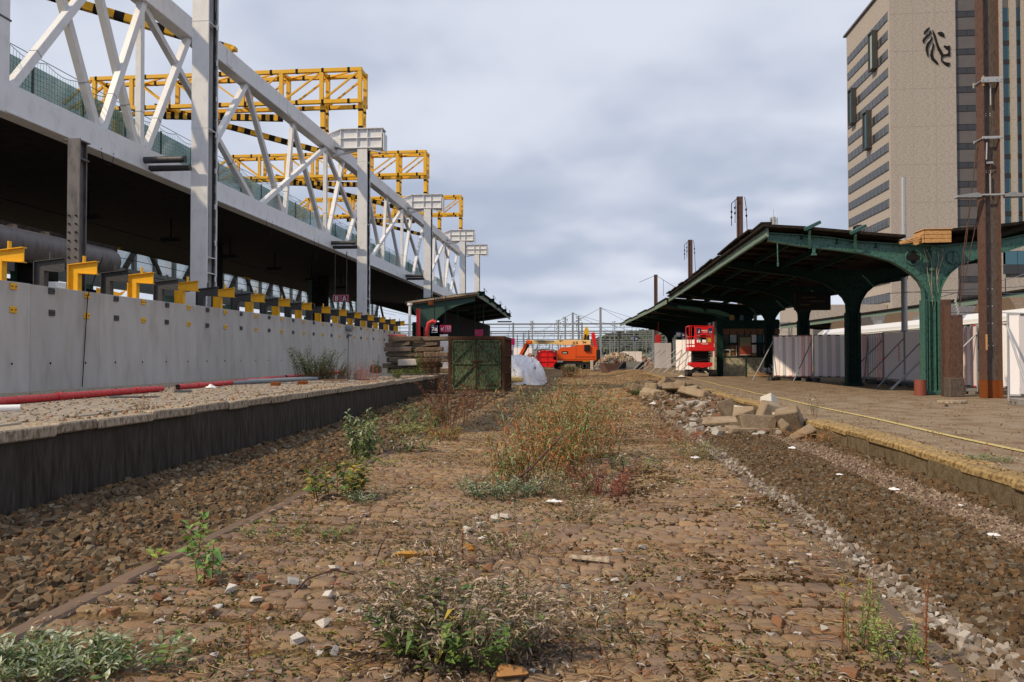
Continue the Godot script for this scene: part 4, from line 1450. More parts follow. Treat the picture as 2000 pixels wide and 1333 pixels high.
func canopy_frame(parent: Node3D, cx: float, z: float, base: float, full := true, flip := 1.0, m: Material = null) -> void:
	if m == null:
		m = M.green_paint
	# one column with its two curved cantilever beams, drawn from the nearest of them
	var f := thing_part("column_frame", parent)
	var t := Transform3D(Basis.IDENTITY.scaled(Vector3(flip, 1, 1)), V(cx, base, z))
	var L := PackedVector2Array([Vector2(-5.02, 5.20), Vector2(-4.05, 5.12), Vector2(-3.10, 5.02), Vector2(-2.15, 4.87), Vector2(-1.2, 4.80), Vector2(-0.45, 4.74), Vector2(0.0, 4.72), Vector2(0.0, 2.95), Vector2(-0.23, 2.95), Vector2(-0.25, 3.36), Vector2(-0.38, 3.61), Vector2(-0.60, 3.84), Vector2(-0.88, 4.04), Vector2(-1.21, 4.24), Vector2(-1.68, 4.39), Vector2(-2.15, 4.51), Vector2(-3.10, 4.65), Vector2(-4.05, 4.77), Vector2(-5.02, 4.95)])
	var R := PackedVector2Array([Vector2(0, 4.72), Vector2(0.35, 4.72), Vector2(2.09, 4.88), Vector2(2.81, 5.03), Vector2(5.0, 5.35), Vector2(5.0, 5.02), Vector2(2.81, 4.69), Vector2(2.09, 4.46), Vector2(1.58, 4.37), Vector2(1.26, 4.25), Vector2(0.84, 4.08), Vector2(0.56, 3.84), Vector2(0.37, 3.55), Vector2(0.29, 3.36), Vector2(0.23, 2.95), Vector2(0, 2.95)])
	var sides := [L, R] if full else [L]
	for pl in sides:
		var q := PackedVector2Array()
		for p in pl:
			q.append(Vector2(p.x * flip, p.y))
		var b := MB.new()
		b.prism(q, Transform3D(Basis.IDENTITY, V(cx, base, z)), 0.03)
		put("beam_web", b, m, f)
		b = MB.new()
		var n: int = q.size()
		for k in n - 1:
			var a := q[k]
			var e := q[k + 1]
			if absf(a.x) < 0.01 and absf(e.x) < 0.01:
				continue
			b.beam(V(cx + a.x, base + a.y, z), V(cx + e.x, base + e.y, z), 0.24, 0.022, Vector3(-(e.y - a.y), e.x - a.x, 0.0).normalized())
		put("beam_flange", b, m, f)
		b = MB.new()      # rivets along the flanges
		for k in n - 1:
			var a := q[k]
			var e := q[k + 1]
			var steps := int(a.distance_to(e) / 0.16)
			for s in steps:
				var w := a.lerp(e, (s + 0.5) / steps)
				var inn := Vector2(e.y - a.y, -(e.x - a.x)).normalized() * 0.05
				for sg in [1.0, -1.0]:
					var pt: Vector2 = w + inn * sg
					if Geometry2D.is_point_in_polygon(pt, q) and absf(pt.x) > 0.3:
						b.box(V(cx + pt.x, base + pt.y, z - 0.02), Vector3(0.026, 0.026, 0.014))
		stuff(put("rivets", b, m, f))
	# column: two ribbed flanges, recessed web
	var b := MB.new()
	for s in [-0.255, 0.255]:
		b.bbox(V(cx + s, base + 1.50, z), Vector3(0.05, 3.0, 0.34), 0.006)
	for s in [-0.20, 0.20]:
		b.bbox(V(cx + s, base + 1.50, z - 0.12), Vector3(0.09, 3.0, 0.03), 0.005)
	put("column_flange", b, m, f)
	b = MB.new()
	b.box(V(cx, base + 1.5, z), Vector3(0.46, 3.0, 0.05))
	for s in [-0.09, 0.09]:
		b.bbox(V(cx + s, base + 1.5, z - 0.07), Vector3(0.035, 3.0, 0.10), 0.006)
	put("column_web", b, m, f)
	b = MB.new()
	b.bbox(V(cx, base + 0.06, z), Vector3(0.66, 0.14, 0.50), 0.02)
	put("column_base", b, m, f)
	b = MB.new()
	for s in 18:
		for x in [-0.225, 0.225]:
			b.box(V(cx + x, base + 0.25 + 0.155 * s, z - 0.14), Vector3(0.022, 0.022, 0.016))
	stuff(put("rivets", b, m, f))

func quatrefoil(parent: Node3D, cx: float, cy: float, z: float, r: float) -> void:
	var b := MB.new()
	var p := []
	for k in 25:
		p.append(V(cx + r * cos(TAU * k / 24.0), cy + r * sin(TAU * k / 24.0), z - 0.03))
	b.tube(p, [0.022], 6, false)
	put("ring", b, M.green_paint, parent)
	b = MB.new()
	for k in 4:
		var t := TAU * k / 4.0
		var m := Vector2(cos(t), sin(t)) * r * 0.44
		var pl := PackedVector2Array()
		for s in 16:
			pl.append(m + Vector2(cos(TAU * s / 16.0), sin(TAU * s / 16.0)) * r * 0.36)
		b.prism(pl, Transform3D(Basis.IDENTITY, V(cx, cy, z - 0.022)), 0.016)
	b.box(V(cx, cy, z - 0.0225), Vector3(r * 0.5, r * 0.5, 0.018))
	put("quatrefoil_opening", b, M.black, parent)

func right_canopies() -> void:
	var cx := 10.87
	# near canopy
	var o := thing("platform_canopy", V(cx, 0.38, 40.0), "large green iron butterfly canopy with riveted curved beams on the right platform", "canopy")
	for k in 5:
		canopy_frame(o, cx, 25.5 + 7.2 * k, 0.38, true, 1.0, M.green_paint if k == 0 else M.shaded_green)
	quatrefoil(o, 10.34, 4.74, 25.485, 0.24)
	var b := MB.new()
	var p := []
	for k in 17:
		p.append(V(11.55 + 0.2 * cos(TAU * k / 16.0), 4.72 + 0.2 * sin(TAU * k / 16.0), 25.46))
	b.tube(p, [0.018], 6, false)
	b.box(V(11.68, 4.7, 25.47), Vector3(0.24, 0.36, 0.03))
	b.box(V(10.93, 4.72, 25.44), Vector3(0.14, 0.7, 0.12))
	b.bbox(V(10.88, 4.35, 25.43), Vector3(0.18, 0.12, 0.14), 0.02)
	put("ornament", b, M.green_paint, o)
	var prof := [Vector2(5.62, 5.83), Vector2(6.9, 5.74), Vector2(8.9, 5.52), Vector2(10.0, 5.42)]
	roof_strip(25.15, 54.4, prof, 0.09, 0, 0, o, "roof", M.roof_felt)
	roof_strip(26.4, 54.4, [Vector2(10.0, 5.42), Vector2(10.87, 5.30)], 0.09, 0, 0, o, "valley_gutter", M.roof_felt)
	roof_strip(25.1, 54.4, [Vector2(10.95, 5.56), Vector2(12.3, 5.66), Vector2(13.7, 5.80), Vector2(16.0, 6.15)], 0.09, 0, 0, o, "roof", M.roof_felt)
	b = MB.new()
	b.box(V(11.9, 5.38, 40.0), Vector3(2.0, 0.03, 28.0))
	put("roof_lining", b, M.roof_boards, o)
	# ragged upper layer of felt along the eave
	var r2 := RandomNumberGenerator.new()
	r2.seed = 31
	var z := 25.3
	while z < 54.0:
		var ln := r2.randf_range(1.2, 3.0)
		b = MB.new()
		b.box(V(5.66 + r2.randf_range(0.0, 0.12), 5.90 + r2.randf_range(-0.03, 0.05), minf(z + ln * 0.5, 53.0)), Vector3(0.35, 0.06, ln - 0.05), Basis(Vector3.RIGHT, r2.randf_range(-0.02, 0.02)))
		put("eave_felt", b, M.roof_felt, o)
		b = MB.new()
		b.bbox(V(5.80 + r2.randf_range(-0.01, 0.012), 5.58 + r2.randf_range(-0.012, 0.012), z + ln * 0.5), Vector3(0.06, 0.30, ln - 0.01), 0.006)
		put("fascia_board", b, M.fascia, o)
		z += ln
	b = MB.new()
	b.box(V(5.76, 5.44, 39.8), Vector3(0.05, 0.03, 29.0))
	put("drip_edge", b, M.green_paint, o)
	for q in [[6.9, 5.40], [8.0, 5.24], [9.2, 5.10], [12.4, 5.2], [13.9, 5.45], [15.4, 5.7]]:      # purlins
		b = MB.new()
		b.ibeam(V(q[0], q[1] + 0.06, 25.4), V(q[0], q[1] + 0.06, 54.3), 0.10, 0.18, 0.015)
		put("purlin", b, M.dark_green, o)
	for k in 20:       # boards under the roof
		b = MB.new()
		b.hexa([V(5.9, 5.60, 25.9 + 1.44 * k), V(10.4, 5.22, 25.9 + 1.44 * k), V(10.4, 5.22, 26.0 + 1.44 * k), V(5.9, 5.60, 26.0 + 1.44 * k), V(5.9, 5.72, 25.9 + 1.44 * k), V(10.4, 5.33, 25.9 + 1.44 * k), V(10.4, 5.33, 26.0 + 1.44 * k), V(5.9, 5.72, 26.0 + 1.44 * k)])
		put("rafter", b, M.roof_boards, o)
	# brackets and stubs standing up on the front beam
	for q in [[7.15, 5.56, 0.5], [8.55, 5.42, 0.6]]:
		b = MB.new()
		b.beam(V(q[0] - 0.25, q[1] + 0.06, 25.05), V(q[0] + 0.28, q[1] + 0.32, 25.3), 0.10, 0.10)
		b.beam(V(q[0] - 0.1, q[1] + 0.02, 25.1), V(q[0] - 0.02, q[1] - 0.5, 25.36), 0.08, 0.08)
		put("gutter_bracket", b, M.green_paint, o)
	b = MB.new()
	b.beam(V(7.25, 5.2, 25.36), V(7.25, 4.85, 25.36), 0.09, 0.06)
	b.box(V(7.25, 4.85, 25.34), Vector3(0.16, 0.05, 0.08))
	b.tube([V(6.13, 5.25, 25.4), V(6.14, 4.62, 25.4)], [0.02], 6)
	b.box(V(6.14, 4.55, 25.4), Vector3(0.05, 0.12, 0.05))
	put("dropper", b, M.green_paint, o)
	b = MB.new()      # loose cables over the column head
	for q in [[10.62, 5.0, 10.72, 4.3, 10.9, 3.45], [10.7, 5.0, 10.86, 4.4, 10.88, 3.2], [11.05, 4.9, 11.0, 4.3, 11.06, 3.6], [11.2, 5.0, 11.12, 4.5, 11.02, 3.9]]:
		b.tube([V(q[0], q[1], 25.38), V((q[0] + q[2]) * 0.5 + 0.04, (q[1] + q[3]) * 0.5, 25.36), V(q[2], q[3], 25.36), V((q[2] + q[4]) * 0.5 - 0.03, (q[3] + q[5]) * 0.5, 25.36), V(q[4], q[5], 25.38)], [0.009], 4, false)
	put("loose_cable", b, M.coping, o)
	# new wooden box over the cut roof valley
	o = thing("timber_box", V(10.75, 5.12, 25.1), "fresh pale timber box closing the cut roof valley above the nearest green column", "box")
	var r3 := RandomNumberGenerator.new()
	r3.seed = 4
	for k in 3:
		b = MB.new()
		b.col = Color(1, 1, 1) * r3.randf_range(0.85, 1.1)
		b.bbox(V(10.80, 5.16 + 0.125 * k, 24.78), Vector3(0.78, 0.115, 0.03), 0.006, Basis(Vector3.FORWARD, r3.randf_range(-0.02, 0.02)))
		put("plank", b, M.new_wood, o)
		b = MB.new()
		b.col = Color(1, 1, 1) * r3.randf_range(0.8, 1.05)
		b.bbox(V(10.38, 5.16 + 0.125 * k, 25.15), Vector3(0.03, 0.115, 0.75), 0.006)
		put("plank", b, M.new_wood, o)
		b = MB.new()
		b.col = Color(1, 1, 1) * r3.randf_range(0.8, 1.05)
		b.beam(V(10.32, 5.18 + 0.07 * k, 24.9), V(9.75, 5.10 + 0.03 * k, 24.95 + 0.05 * k), 0.12, 0.03)
		put("loose_plank", b, M.new_wood, o)
	b = MB.new()
	b.bbox(V(10.8, 5.52, 25.15), Vector3(0.86, 0.03, 0.8), 0.008)
	put("lid", b, M.new_wood, o)
	# far canopy, in a gentle curve to the left
	o = thing("platform_canopy", V(9.7, 0.38, 75.0), "second green butterfly canopy farther along the right platform, bending left", "canopy")
	var segs := 6
	for s in segs:
		var z0 := 54.9 + 6.8 * s
		var z1 := z0 + 6.8
		var d0 := -1.5 * pow((z0 - 54.9) / 41.0, 1.2)
		var d1 := -1.5 * pow((z1 - 54.9) / 41.0, 1.2)
		var up := 0.10 if s % 2 == 0 else 0.0
		roof_strip(z0, z1 - 0.05, [Vector2(5.55, 5.62 + up), Vector2(6.9, 5.62), Vector2(8.9, 5.42), Vector2(10.8, 5.2), Vector2(13.7, 5.7), Vector2(16.0, 6.0)], 0.10, d0, d1, o, "roof", M.roof_felt)
		b = MB.new()
		b.beam(V(5.62 + d0, 5.42, z0), V(5.62 + d1, 5.42, z1 - 0.02), 0.06, 0.28, Vector3.UP, 0.006)
		put("fascia_board", b, M.fascia, o)
		b = MB.new()
		b.beam(V(8.0 + d0, 5.2, z0), V(8.0 + d1, 5.2, z1), 0.1, 0.18)
		put("purlin", b, M.dark_green, o)
		canopy_frame(o, 10.67 + d0, z0 + 0.3, 0.18, true, 1.0, M.shaded_green)
	# closed gable between the two canopies
	b = MB.new()
	b.prism(PackedVector2Array([Vector2(6.2, 5.25), Vector2(8.7, 5.0), Vector2(10.9, 4.75), Vector2(10.9, 0.4), Vector2(10.5, 0.4), Vector2(10.4, 3.1), Vector2(9.9, 4.0), Vector2(9.0, 4.5), Vector2(7.6, 4.75)]), Transform3D(Basis.IDENTITY, V(0, 0, 55.6)), 0.05)
	put("gable_plate", b, M.green_paint, o)

func left_canopy() -> void:
	var o := thing("platform_canopy", V(-11.7, 0.76, 70.0), "dark half canopy with a pale board edge on the left platform behind the container", "canopy")
	var b: MB
	var prof := [Vector2(-13.0, 5.52), Vector2(-11.7, 5.68), Vector2(-7.78, 6.20)]
	var segs := 5
	for s in segs:
		var z0 := 54.4 + 6.9 * s
		var z1 := z0 + 6.9
		var d0 := -1.15 * pow((z0 - 54.4) / 34.0, 1.3)
		var d1 := -1.15 * pow((z1 - 54.4) / 34.0, 1.3)
		roof_strip(z0, z1 - 0.03, prof, 0.12, d0, d1, o, "roof", M.roof_felt)
		b = MB.new()
		b.beam(V(-7.74 + d0, 6.0, z0), V(-7.74 + d1, 6.0, z1), 0.08, 0.34, Vector3.UP, 0.01)
		put("fascia_board", b, M.fascia, o)
		b = MB.new()
		b.beam(V(-7.66 + d0, 6.20, z0), V(-7.66 + d1, 6.20, z1), 0.25, 0.10, Vector3.UP, 0.01)
		put("eave_felt", b, M.roof_felt, o)
		canopy_frame(o, -12.3 + d0, z0 + 0.35, 1.05, false, -1.0, M.dark_green)
		b = MB.new()
		b.tube([V(-7.7 + d0, 6.2, z0 + 3.0), V(-7.7 + d0, 6.75, z0 + 3.0)], [0.025], 6)
		b.tube([V(-7.7 + d0, 6.7, z0 + 3.0), V(-7.45 + d0, 6.4, z0 + 3.0)], [0.02], 6)
		put("lightning_rod", b, M.grey_post, o)
	b = MB.new()
	b.beam(V(-13.0, 5.44, 54.3), V(-7.75, 6.12, 54.3), 0.06, 0.14, Vector3.UP, 0.01)
	put("gable_board", b, M.coping, o)
	b = MB.new()
	b.prism(PackedVector2Array([Vector2(-12.7, 5.30), Vector2(-8.0, 5.88), Vector2(-8.0, 5.55), Vector2(-9.2, 5.25), Vector2(-10.1, 4.85), Vector2(-10.7, 4.35), Vector2(-11.1, 3.7), Vector2(-11.9, 3.7), Vector2(-12.3, 4.6)]), Transform3D(Basis.IDENTITY, V(0, 0, 54.62)), 0.04)
	put("gable_plate", b, mat("gable_green", Color(0.018, 0.062, 0.050), 0.6), o)
	b = MB.new()
	b.beam(V(-13.0, 5.30, 54.42), V(-7.8, 5.98, 54.42), 0.06, 0.12, Vector3.UP)
	put("gable_lining", b, M.brown_wood, o)
	b = MB.new()
	b.box(V(-11.5, 3.0, 75.0), Vector3(0.3, 4.4, 30.0))
	put("back_wall", b, M.black, o)  # added wall, black to darken the inside of the canopy
	roof_strip(54.6, 88.0, [Vector2(-17.0, 5.9), Vector2(-13.0, 5.50)], 0.12, 0, -1.0, o, "roof", M.roof_felt)  # added left wing, keeps light out from under the canopy
	b = MB.new()
	b.box(V(-15.0, 3.0, 80.0), Vector3(6.5, 4.4, 0.3))
	put("added_end_wall", b, M.black, o)  # added black wall, shuts off light from the far left
	b = MB.new()
	for x in [-9.2, -8.4, -7.95]:
		b.tube([V(x - 0.3, 0.76, 56.0 + (x + 9.2) * 4.0), V(x - 0.3, 6.0, 56.0 + (x + 9.2) * 4.0)], [0.06], 8)
	put("post", b, M.dark_green, o)
	b = MB.new()
	b.box(V(-9.6, 5.05, 57.5), Vector3(1.5, 0.06, 0.1))
	b.box(V(-7.5, 4.75, 70.0), Vector3(1.3, 0.12, 0.1))
	put("tube_lamp", b, M.grey_post, o)
	b = MB.new()
	b.bbox(V(-11.05, 5.35, 53.9), Vector3(0.35, 0.28, 0.3), 0.04)
	put("rusty_bracket", b, M.rust_bright, o)
	# pipes beside the canopy column
	b = MB.new()
	b.tube([V(-11.45, 0.76, 49.0), V(-11.45, 5.0, 49.0)], [0.085], 10)
	b.tube([V(-11.45, 4.9, 49.0), V(-11.45, 5.05, 49.0)], [0.16], 10)
	tag(put("drain_pipe", b, M.white_plain), "white upright drain pipe with a hopper at the end of the bracketed wall", "pipe")
	b = MB.new()
	b.tube([V(-11.0, 0.76, 49.5), V(-11.0, 4.7, 49.5)], [0.14], 12)
	b.tube([V(-11.0, 3.0, 49.5), V(-11.0, 3.15, 49.5)], [0.17], 12)
	tag(put("red_duct", b, M.red_pipe), "straight upright red pipe beside the white drain pipe", "pipe")
	b = MB.new()
	b.tube([V(-10.75, 0.9, 49.6), V(-10.45, 3.2, 49.6), V(-10.32, 3.75, 49.6), V(-10.05, 3.88, 49.6), V(-9.85, 3.8, 49.6)], [0.14, 0.14, 0.15, 0.15, 0.12], 12)
	tag(put("red_duct", b, M.red_pipe), "bent red pipe leaning below the curved canopy beam", "pipe")
	# signs under the canopy
	o = thing("track_sign", V(-10.2, 3.2, 51.0), "small dark blue sign reading 7a in white under the canopy", "sign")
	b = MB.new()
	b.bbox(V(-10.22, 3.42, 51.0), Vector3(0.44, 0.52, 0.06), 0.01)
	put("board", b, M.navy, o)
	letters("7a", 0.34, M.white_plain, o, Transform3D(Basis.IDENTITY, Vector3(-0.02, 0.22, 0.035)))
	b = MB.new()
	b.box(V(-10.03, 3.42, 50.96), Vector3(0.02, 0.46, 0.01))
	b.box(V(-10.22, 3.19, 50.96), Vector3(0.4, 0.02, 0.01))
	b.box(V(-10.32, 3.63, 50.96), Vector3(0.12, 0.02, 0.01))
	put("edge_line", b, M.white_plain, o)
	b = MB.new()
	b.tube([V(-10.22, 3.68, 51.0), V(-10.22, 5.6, 51.0)], [0.025], 6)
	put("hanger", b, M.black, o)
	var arrow := func(parent: Node3D, at: Vector3, s: float, a: float, m: Material) -> void:
		var ab := MB.new()
		var bs := Basis(Vector3.BACK, a)
		ab.box(at, Vector3(s * 0.9, s * 0.16, 0.012), bs)
		ab.box(at + bs * Vector3(s * 0.38, s * 0.01, 0) + bs * Vector3(0, s * 0.19, 0), Vector3(s * 0.13, s * 0.5, 0.012), bs * Basis(Vector3.BACK, 0.0))
		ab.box(at + bs * Vector3(s * 0.38, -s * 0.20, 0), Vector3(s * 0.13, s * 0.5, 0.012), bs)
		put("arrow", ab, m, parent)
	var head := func(parent: Node3D, at: Vector3, s: float, a: float, m: Material) -> void:      # shaft with a two-stroke head
		var ab := MB.new()
		var d := Vector3(cos(a), sin(a), 0)
		ab.beam(at - d * s * 0.5, at + d * s * 0.5, 0.012, s * 0.16, Vector3(-d.y, d.x, 0))
		for sg in [0.75, -0.75]:
			var e := Vector3(cos(a + PI - sg), sin(a + PI - sg), 0)
			ab.beam(at + d * s * 0.5, at + d * s * 0.5 + e * s * 0.62, 0.012, s * 0.16, Vector3(-e.y, e.x, 0))
		put("arrow", ab, m, parent)
	M["_arrow"] = head
	o = thing("exit_sign", V(-9.5, 3.2, 51.2), "magenta sign with a white arrow pointing down left, beside the 7a sign", "sign", "")
	b = MB.new()
	b.bbox(V(-9.5, 3.45, 51.2), Vector3(0.78, 0.48, 0.06), 0.01)
	put("board", b, M.magenta, o)
	head.call(o, V(-9.7, 3.45, 51.165), 0.26, -PI * 0.75, M.white_plain)
	b = MB.new()
	for s in [[-0.16, 0, 0.015, 0.36], [0.16, 0, 0.015, 0.36], [0, 0.17, 0.34, 0.015], [0, -0.17, 0.34, 0.015]]:
		b.box(V(-9.32 + s[0], 3.45 + s[1], 51.163), Vector3(s[2], s[3], 0.01))
	for s in [[-0.05, 0.02, 0.03, 0.2], [0.0, -0.06, 0.1, 0.03], [0.07, 0.0, 0.03, 0.2]]:
		b.box(V(-9.32 + s[0], 3.45 + s[1], 51.163), Vector3(s[2], s[3], 0.01))
	put("pictogram", b, M.white_plain, o)
	b = MB.new()
	b.tube([V(-9.5, 3.7, 51.2), V(-9.5, 5.7, 51.2)], [0.025], 6)
	put("hanger", b, M.black, o)
	o = thing("exit_sign", V(-7.75, 3.2, 57.0), "dark magenta sign in deep shade under the right half of the left canopy", "sign")
	b = MB.new()
	b.bbox(V(-8.05, 3.35, 57.0), Vector3(0.62, 0.5, 0.06), 0.01)
	put("board", b, M.magenta, o)
	head.call(o, V(-8.2, 3.35, 56.965), 0.2, PI, M.coping)
	b = MB.new()
	b.tube([V(-8.05, 3.6, 57.0), V(-8.05, 6.0, 57.0)], [0.025], 6)
	put("hanger", b, M.black, o)

# ---------------------------------------------------------------- waiting room under the near canopy
func waiting_room() -> void:
	var o := thing("waiting_room", V(10.0, 0.38, 50.0), "brown timber and cream plaster waiting room with many small panes under the canopy", "building")
	var Z := 48.3
	var b := MB.new()
	b.box(V(9.9, 0.95, Z), Vector3(3.7, 1.15, 0.14))
	put("base_wall", b, M.cream_wall, o)
	b = MB.new()
	b.box(V(8.15, 0.95, Z + 2.5), Vector3(0.14, 1.15, 5.0))
	put("base_wall", b, M.cream_wall, o)
	b = MB.new()
	b.box(V(9.9, 3.10, Z), Vector3(3.7, 0.36, 0.10))
	b.box(V(8.15, 2.9, Z + 2.5), Vector3(0.12, 0.9, 5.0))
	put("frieze", b, M.brown_wood, o)
	b = MB.new()
	b.box(V(9.9, 2.36, Z), Vector3(3.7, 0.10, 0.14))
	b.box(V(9.9, 1.55, Z), Vector3(3.7, 0.08, 0.18))
	put("rail", b, M.dark_green, o)
	b = MB.new()
	b.box(V(9.9, 3.55, Z), Vector3(3.7, 0.5, 0.08))
	put("upper_frieze", b, M.dark_green, o)
	var cols := [8.3, 8.75, 9.2, 9.65, 10.02, 10.39, 10.76, 11.13, 11.5]
	var glass := [M.window_dark, M.teal_glass, M.window_dark, M.window_dark, M.white_sheet, M.blue_glass, M.white_sheet, M.window_dark]
	for k in 8:
		var x: float = (cols[k] + cols[k + 1]) * 0.5
		var w: float = cols[k + 1] - cols[k] - 0.05
		b = MB.new()
		b.box(V(cols[k], 2.35, Z), Vector3(0.05, 1.6, 0.12))
		put("mullion", b, M.dark_green, o)
		b = MB.new()
		b.box(V(x, 2.66, Z + 0.02), Vector3(w, 0.48, 0.02))
		put("pane", b, glass[k], o)
		b = MB.new()
		b.box(V(x, 1.94, Z + 0.02), Vector3(w, 0.70, 0.02))
		put("pane", b, [M.window_dark, M.brown_wood, M.window_dark, M.window_dark, M.hoard, M.window_dark, M.hoard, M.spandrel][k], o)
		if k % 2 == 0:
			b = MB.new()
			b.box(V(x, 1.66, Z - 0.01), Vector3(w, 0.26, 0.03))
			put("lower_panel", b, M.old_wood if k % 4 else M.coping_yellow, o)
	b = MB.new()      # white window frame standing in the left bay
	for s in [[8.75, 1.98, 0.82, 0.03], [8.75, 1.58, 0.82, 0.03], [8.36, 1.78, 0.03, 0.42], [8.76, 1.78, 0.03, 0.42], [9.16, 1.9, 0.03, 0.66]]:
		b.box(V(s[0], s[1], Z - 0.05), Vector3(s[2], s[3], 0.03))
	put("inner_frame", b, M.white_plain, o)
	for k in 6:
		b = MB.new()
		b.box(V(8.12, 2.1, Z + 0.4 + 0.8 * k), Vector3(0.1, 3.4, 0.12))
		put("side_post", b, M.old_wood if k % 2 else M.white_sheet, o)
		b = MB.new()
		b.box(V(8.16, 2.05, Z + 0.8 + 0.8 * k), Vector3(0.03, 1.1, 0.66))
		put("side_pane", b, M.red_pipe if k == 1 else M.window_dark, o)
	b = MB.new()
	b.box(V(8.15, 2.1, Z - 0.05), Vector3(0.36, 3.5, 0.3))
	put("corner_post", b, M.dark_green, o)
	b = MB.new()
	b.box(V(11.6, 2.1, Z + 2.5), Vector3(0.2, 3.5, 5.0))
	b.box(V(9.9, 2.1, Z + 5.0), Vector3(3.6, 3.5, 0.1))
	put("back_wall", b, M.soffit, o)
	for s in [[8.9, 0.28, M.coping_yellow], [9.5, 0.2, M.blue_glass], [10.3, 0.22, M.fascia]]:
		b = MB.new()
		b.box(V(s[0], 3.95, Z), Vector3(s[1], 0.36, 0.03))
		put("high_pane", b, s[2], o)
	# poster board on a post in front
	o = thing("poster_board", V(9.15, 0.38, 45.6), "faded reddish poster board on a dark post before the waiting room", "poster board")
	b = MB.new()
	b.tube([V(9.2, 0.38, 45.6), V(9.2, 1.7, 45.6)], [0.045], 8)
	put("post", b, M.dark_green, o)
	b = MB.new()
	b.box(V(9.15, 2.18, 45.6), Vector3(0.74, 1.16, 0.06))
	put("frame", b, M.container_rust, o)
	b = MB.new()
	var hs := [Color(0.16, 0.20, 0.12), Color(0.20, 0.19, 0.12), Color(0.27, 0.19, 0.12), Color(0.30, 0.10, 0.06), Color(0.33, 0.075, 0.05), Color(0.33, 0.07, 0.05)]
	for k in 6:
		b.col = hs[k]
		b.box(V(9.15, 2.60 - 0.17 * k, 45.565), Vector3(0.62, 0.168, 0.01))
	b.col = Color(0.5, 0.35, 0.28)
	b.box(V(9.15, 1.67, 45.564), Vector3(0.62, 0.05, 0.01))
	put("poster", b, M.plain, o)
	# departure display hanging farther right
	o = thing("departure_display", V(11.0, 3.1, 33.5), "black hanging departure display with dim yellow text beneath the canopy", "display")
	b = MB.new()
	b.bbox(V(10.15, 4.08, 35.8), Vector3(1.55, 0.82, 0.3), 0.03)
	put("case", b, M.black, o)
	for q in [[-0.2, 0.16, 0.62], [0.18, -0.02, 0.66], [-0.35, -0.17, 0.4]]:
		b = MB.new()
		for k in 9:
			b.box(V(10.15 + q[0] + (k - 4) * q[2] / 9.0, 4.08 + q[1], 35.645), Vector3(q[2] / 14.0, 0.06, 0.006))
		put("dim_text", b, mat("dim_yellow", Color(0.06, 0.05, 0.01), 0.6), o)
	b = MB.new()
	for x in [9.6, 10.7]:
		b.tube([V(x, 4.4, 35.8), V(x, 5.3, 35.8)], [0.025], 6)
	put("hanger", b, M.black, o)
	# broken boards and foil under the windows
	o = thing("scrap_heap", V(10.4, 0.38, 45.8), "small heap of boards and crumpled foil before the waiting room", "scrap")
	var r2 := RandomNumberGenerator.new()
	r2.seed = 9
	for k in 7:
		b = MB.new()
		b.box(V(r2.randf_range(9.4, 11.0), 0.43 + 0.03 * k, r2.randf_range(45.4, 46.2)), Vector3(r2.randf_range(0.6, 1.3), 0.04, 0.14), Basis(Vector3.UP, r2.randf_range(-0.4, 0.4)))
		put("board", b, M.old_wood if k % 2 else M.new_wood, o)
	b = MB.new()
	for k in 26:
		var p := V(r2.randf_range(9.9, 10.9), r2.randf_range(0.5, 0.95), r2.randf_range(45.5, 46.1))
		b.tri(p, p + Vector3(r2.randf_range(-0.25, 0.25), r2.randf_range(-0.2, 0.25), r2.randf_range(-0.2, 0.2)), p + Vector3(r2.randf_range(-0.25, 0.25), r2.randf_range(0.0, 0.3), r2.randf_range(-0.2, 0.2)))
	put("foil", b, M.galvanised, o)

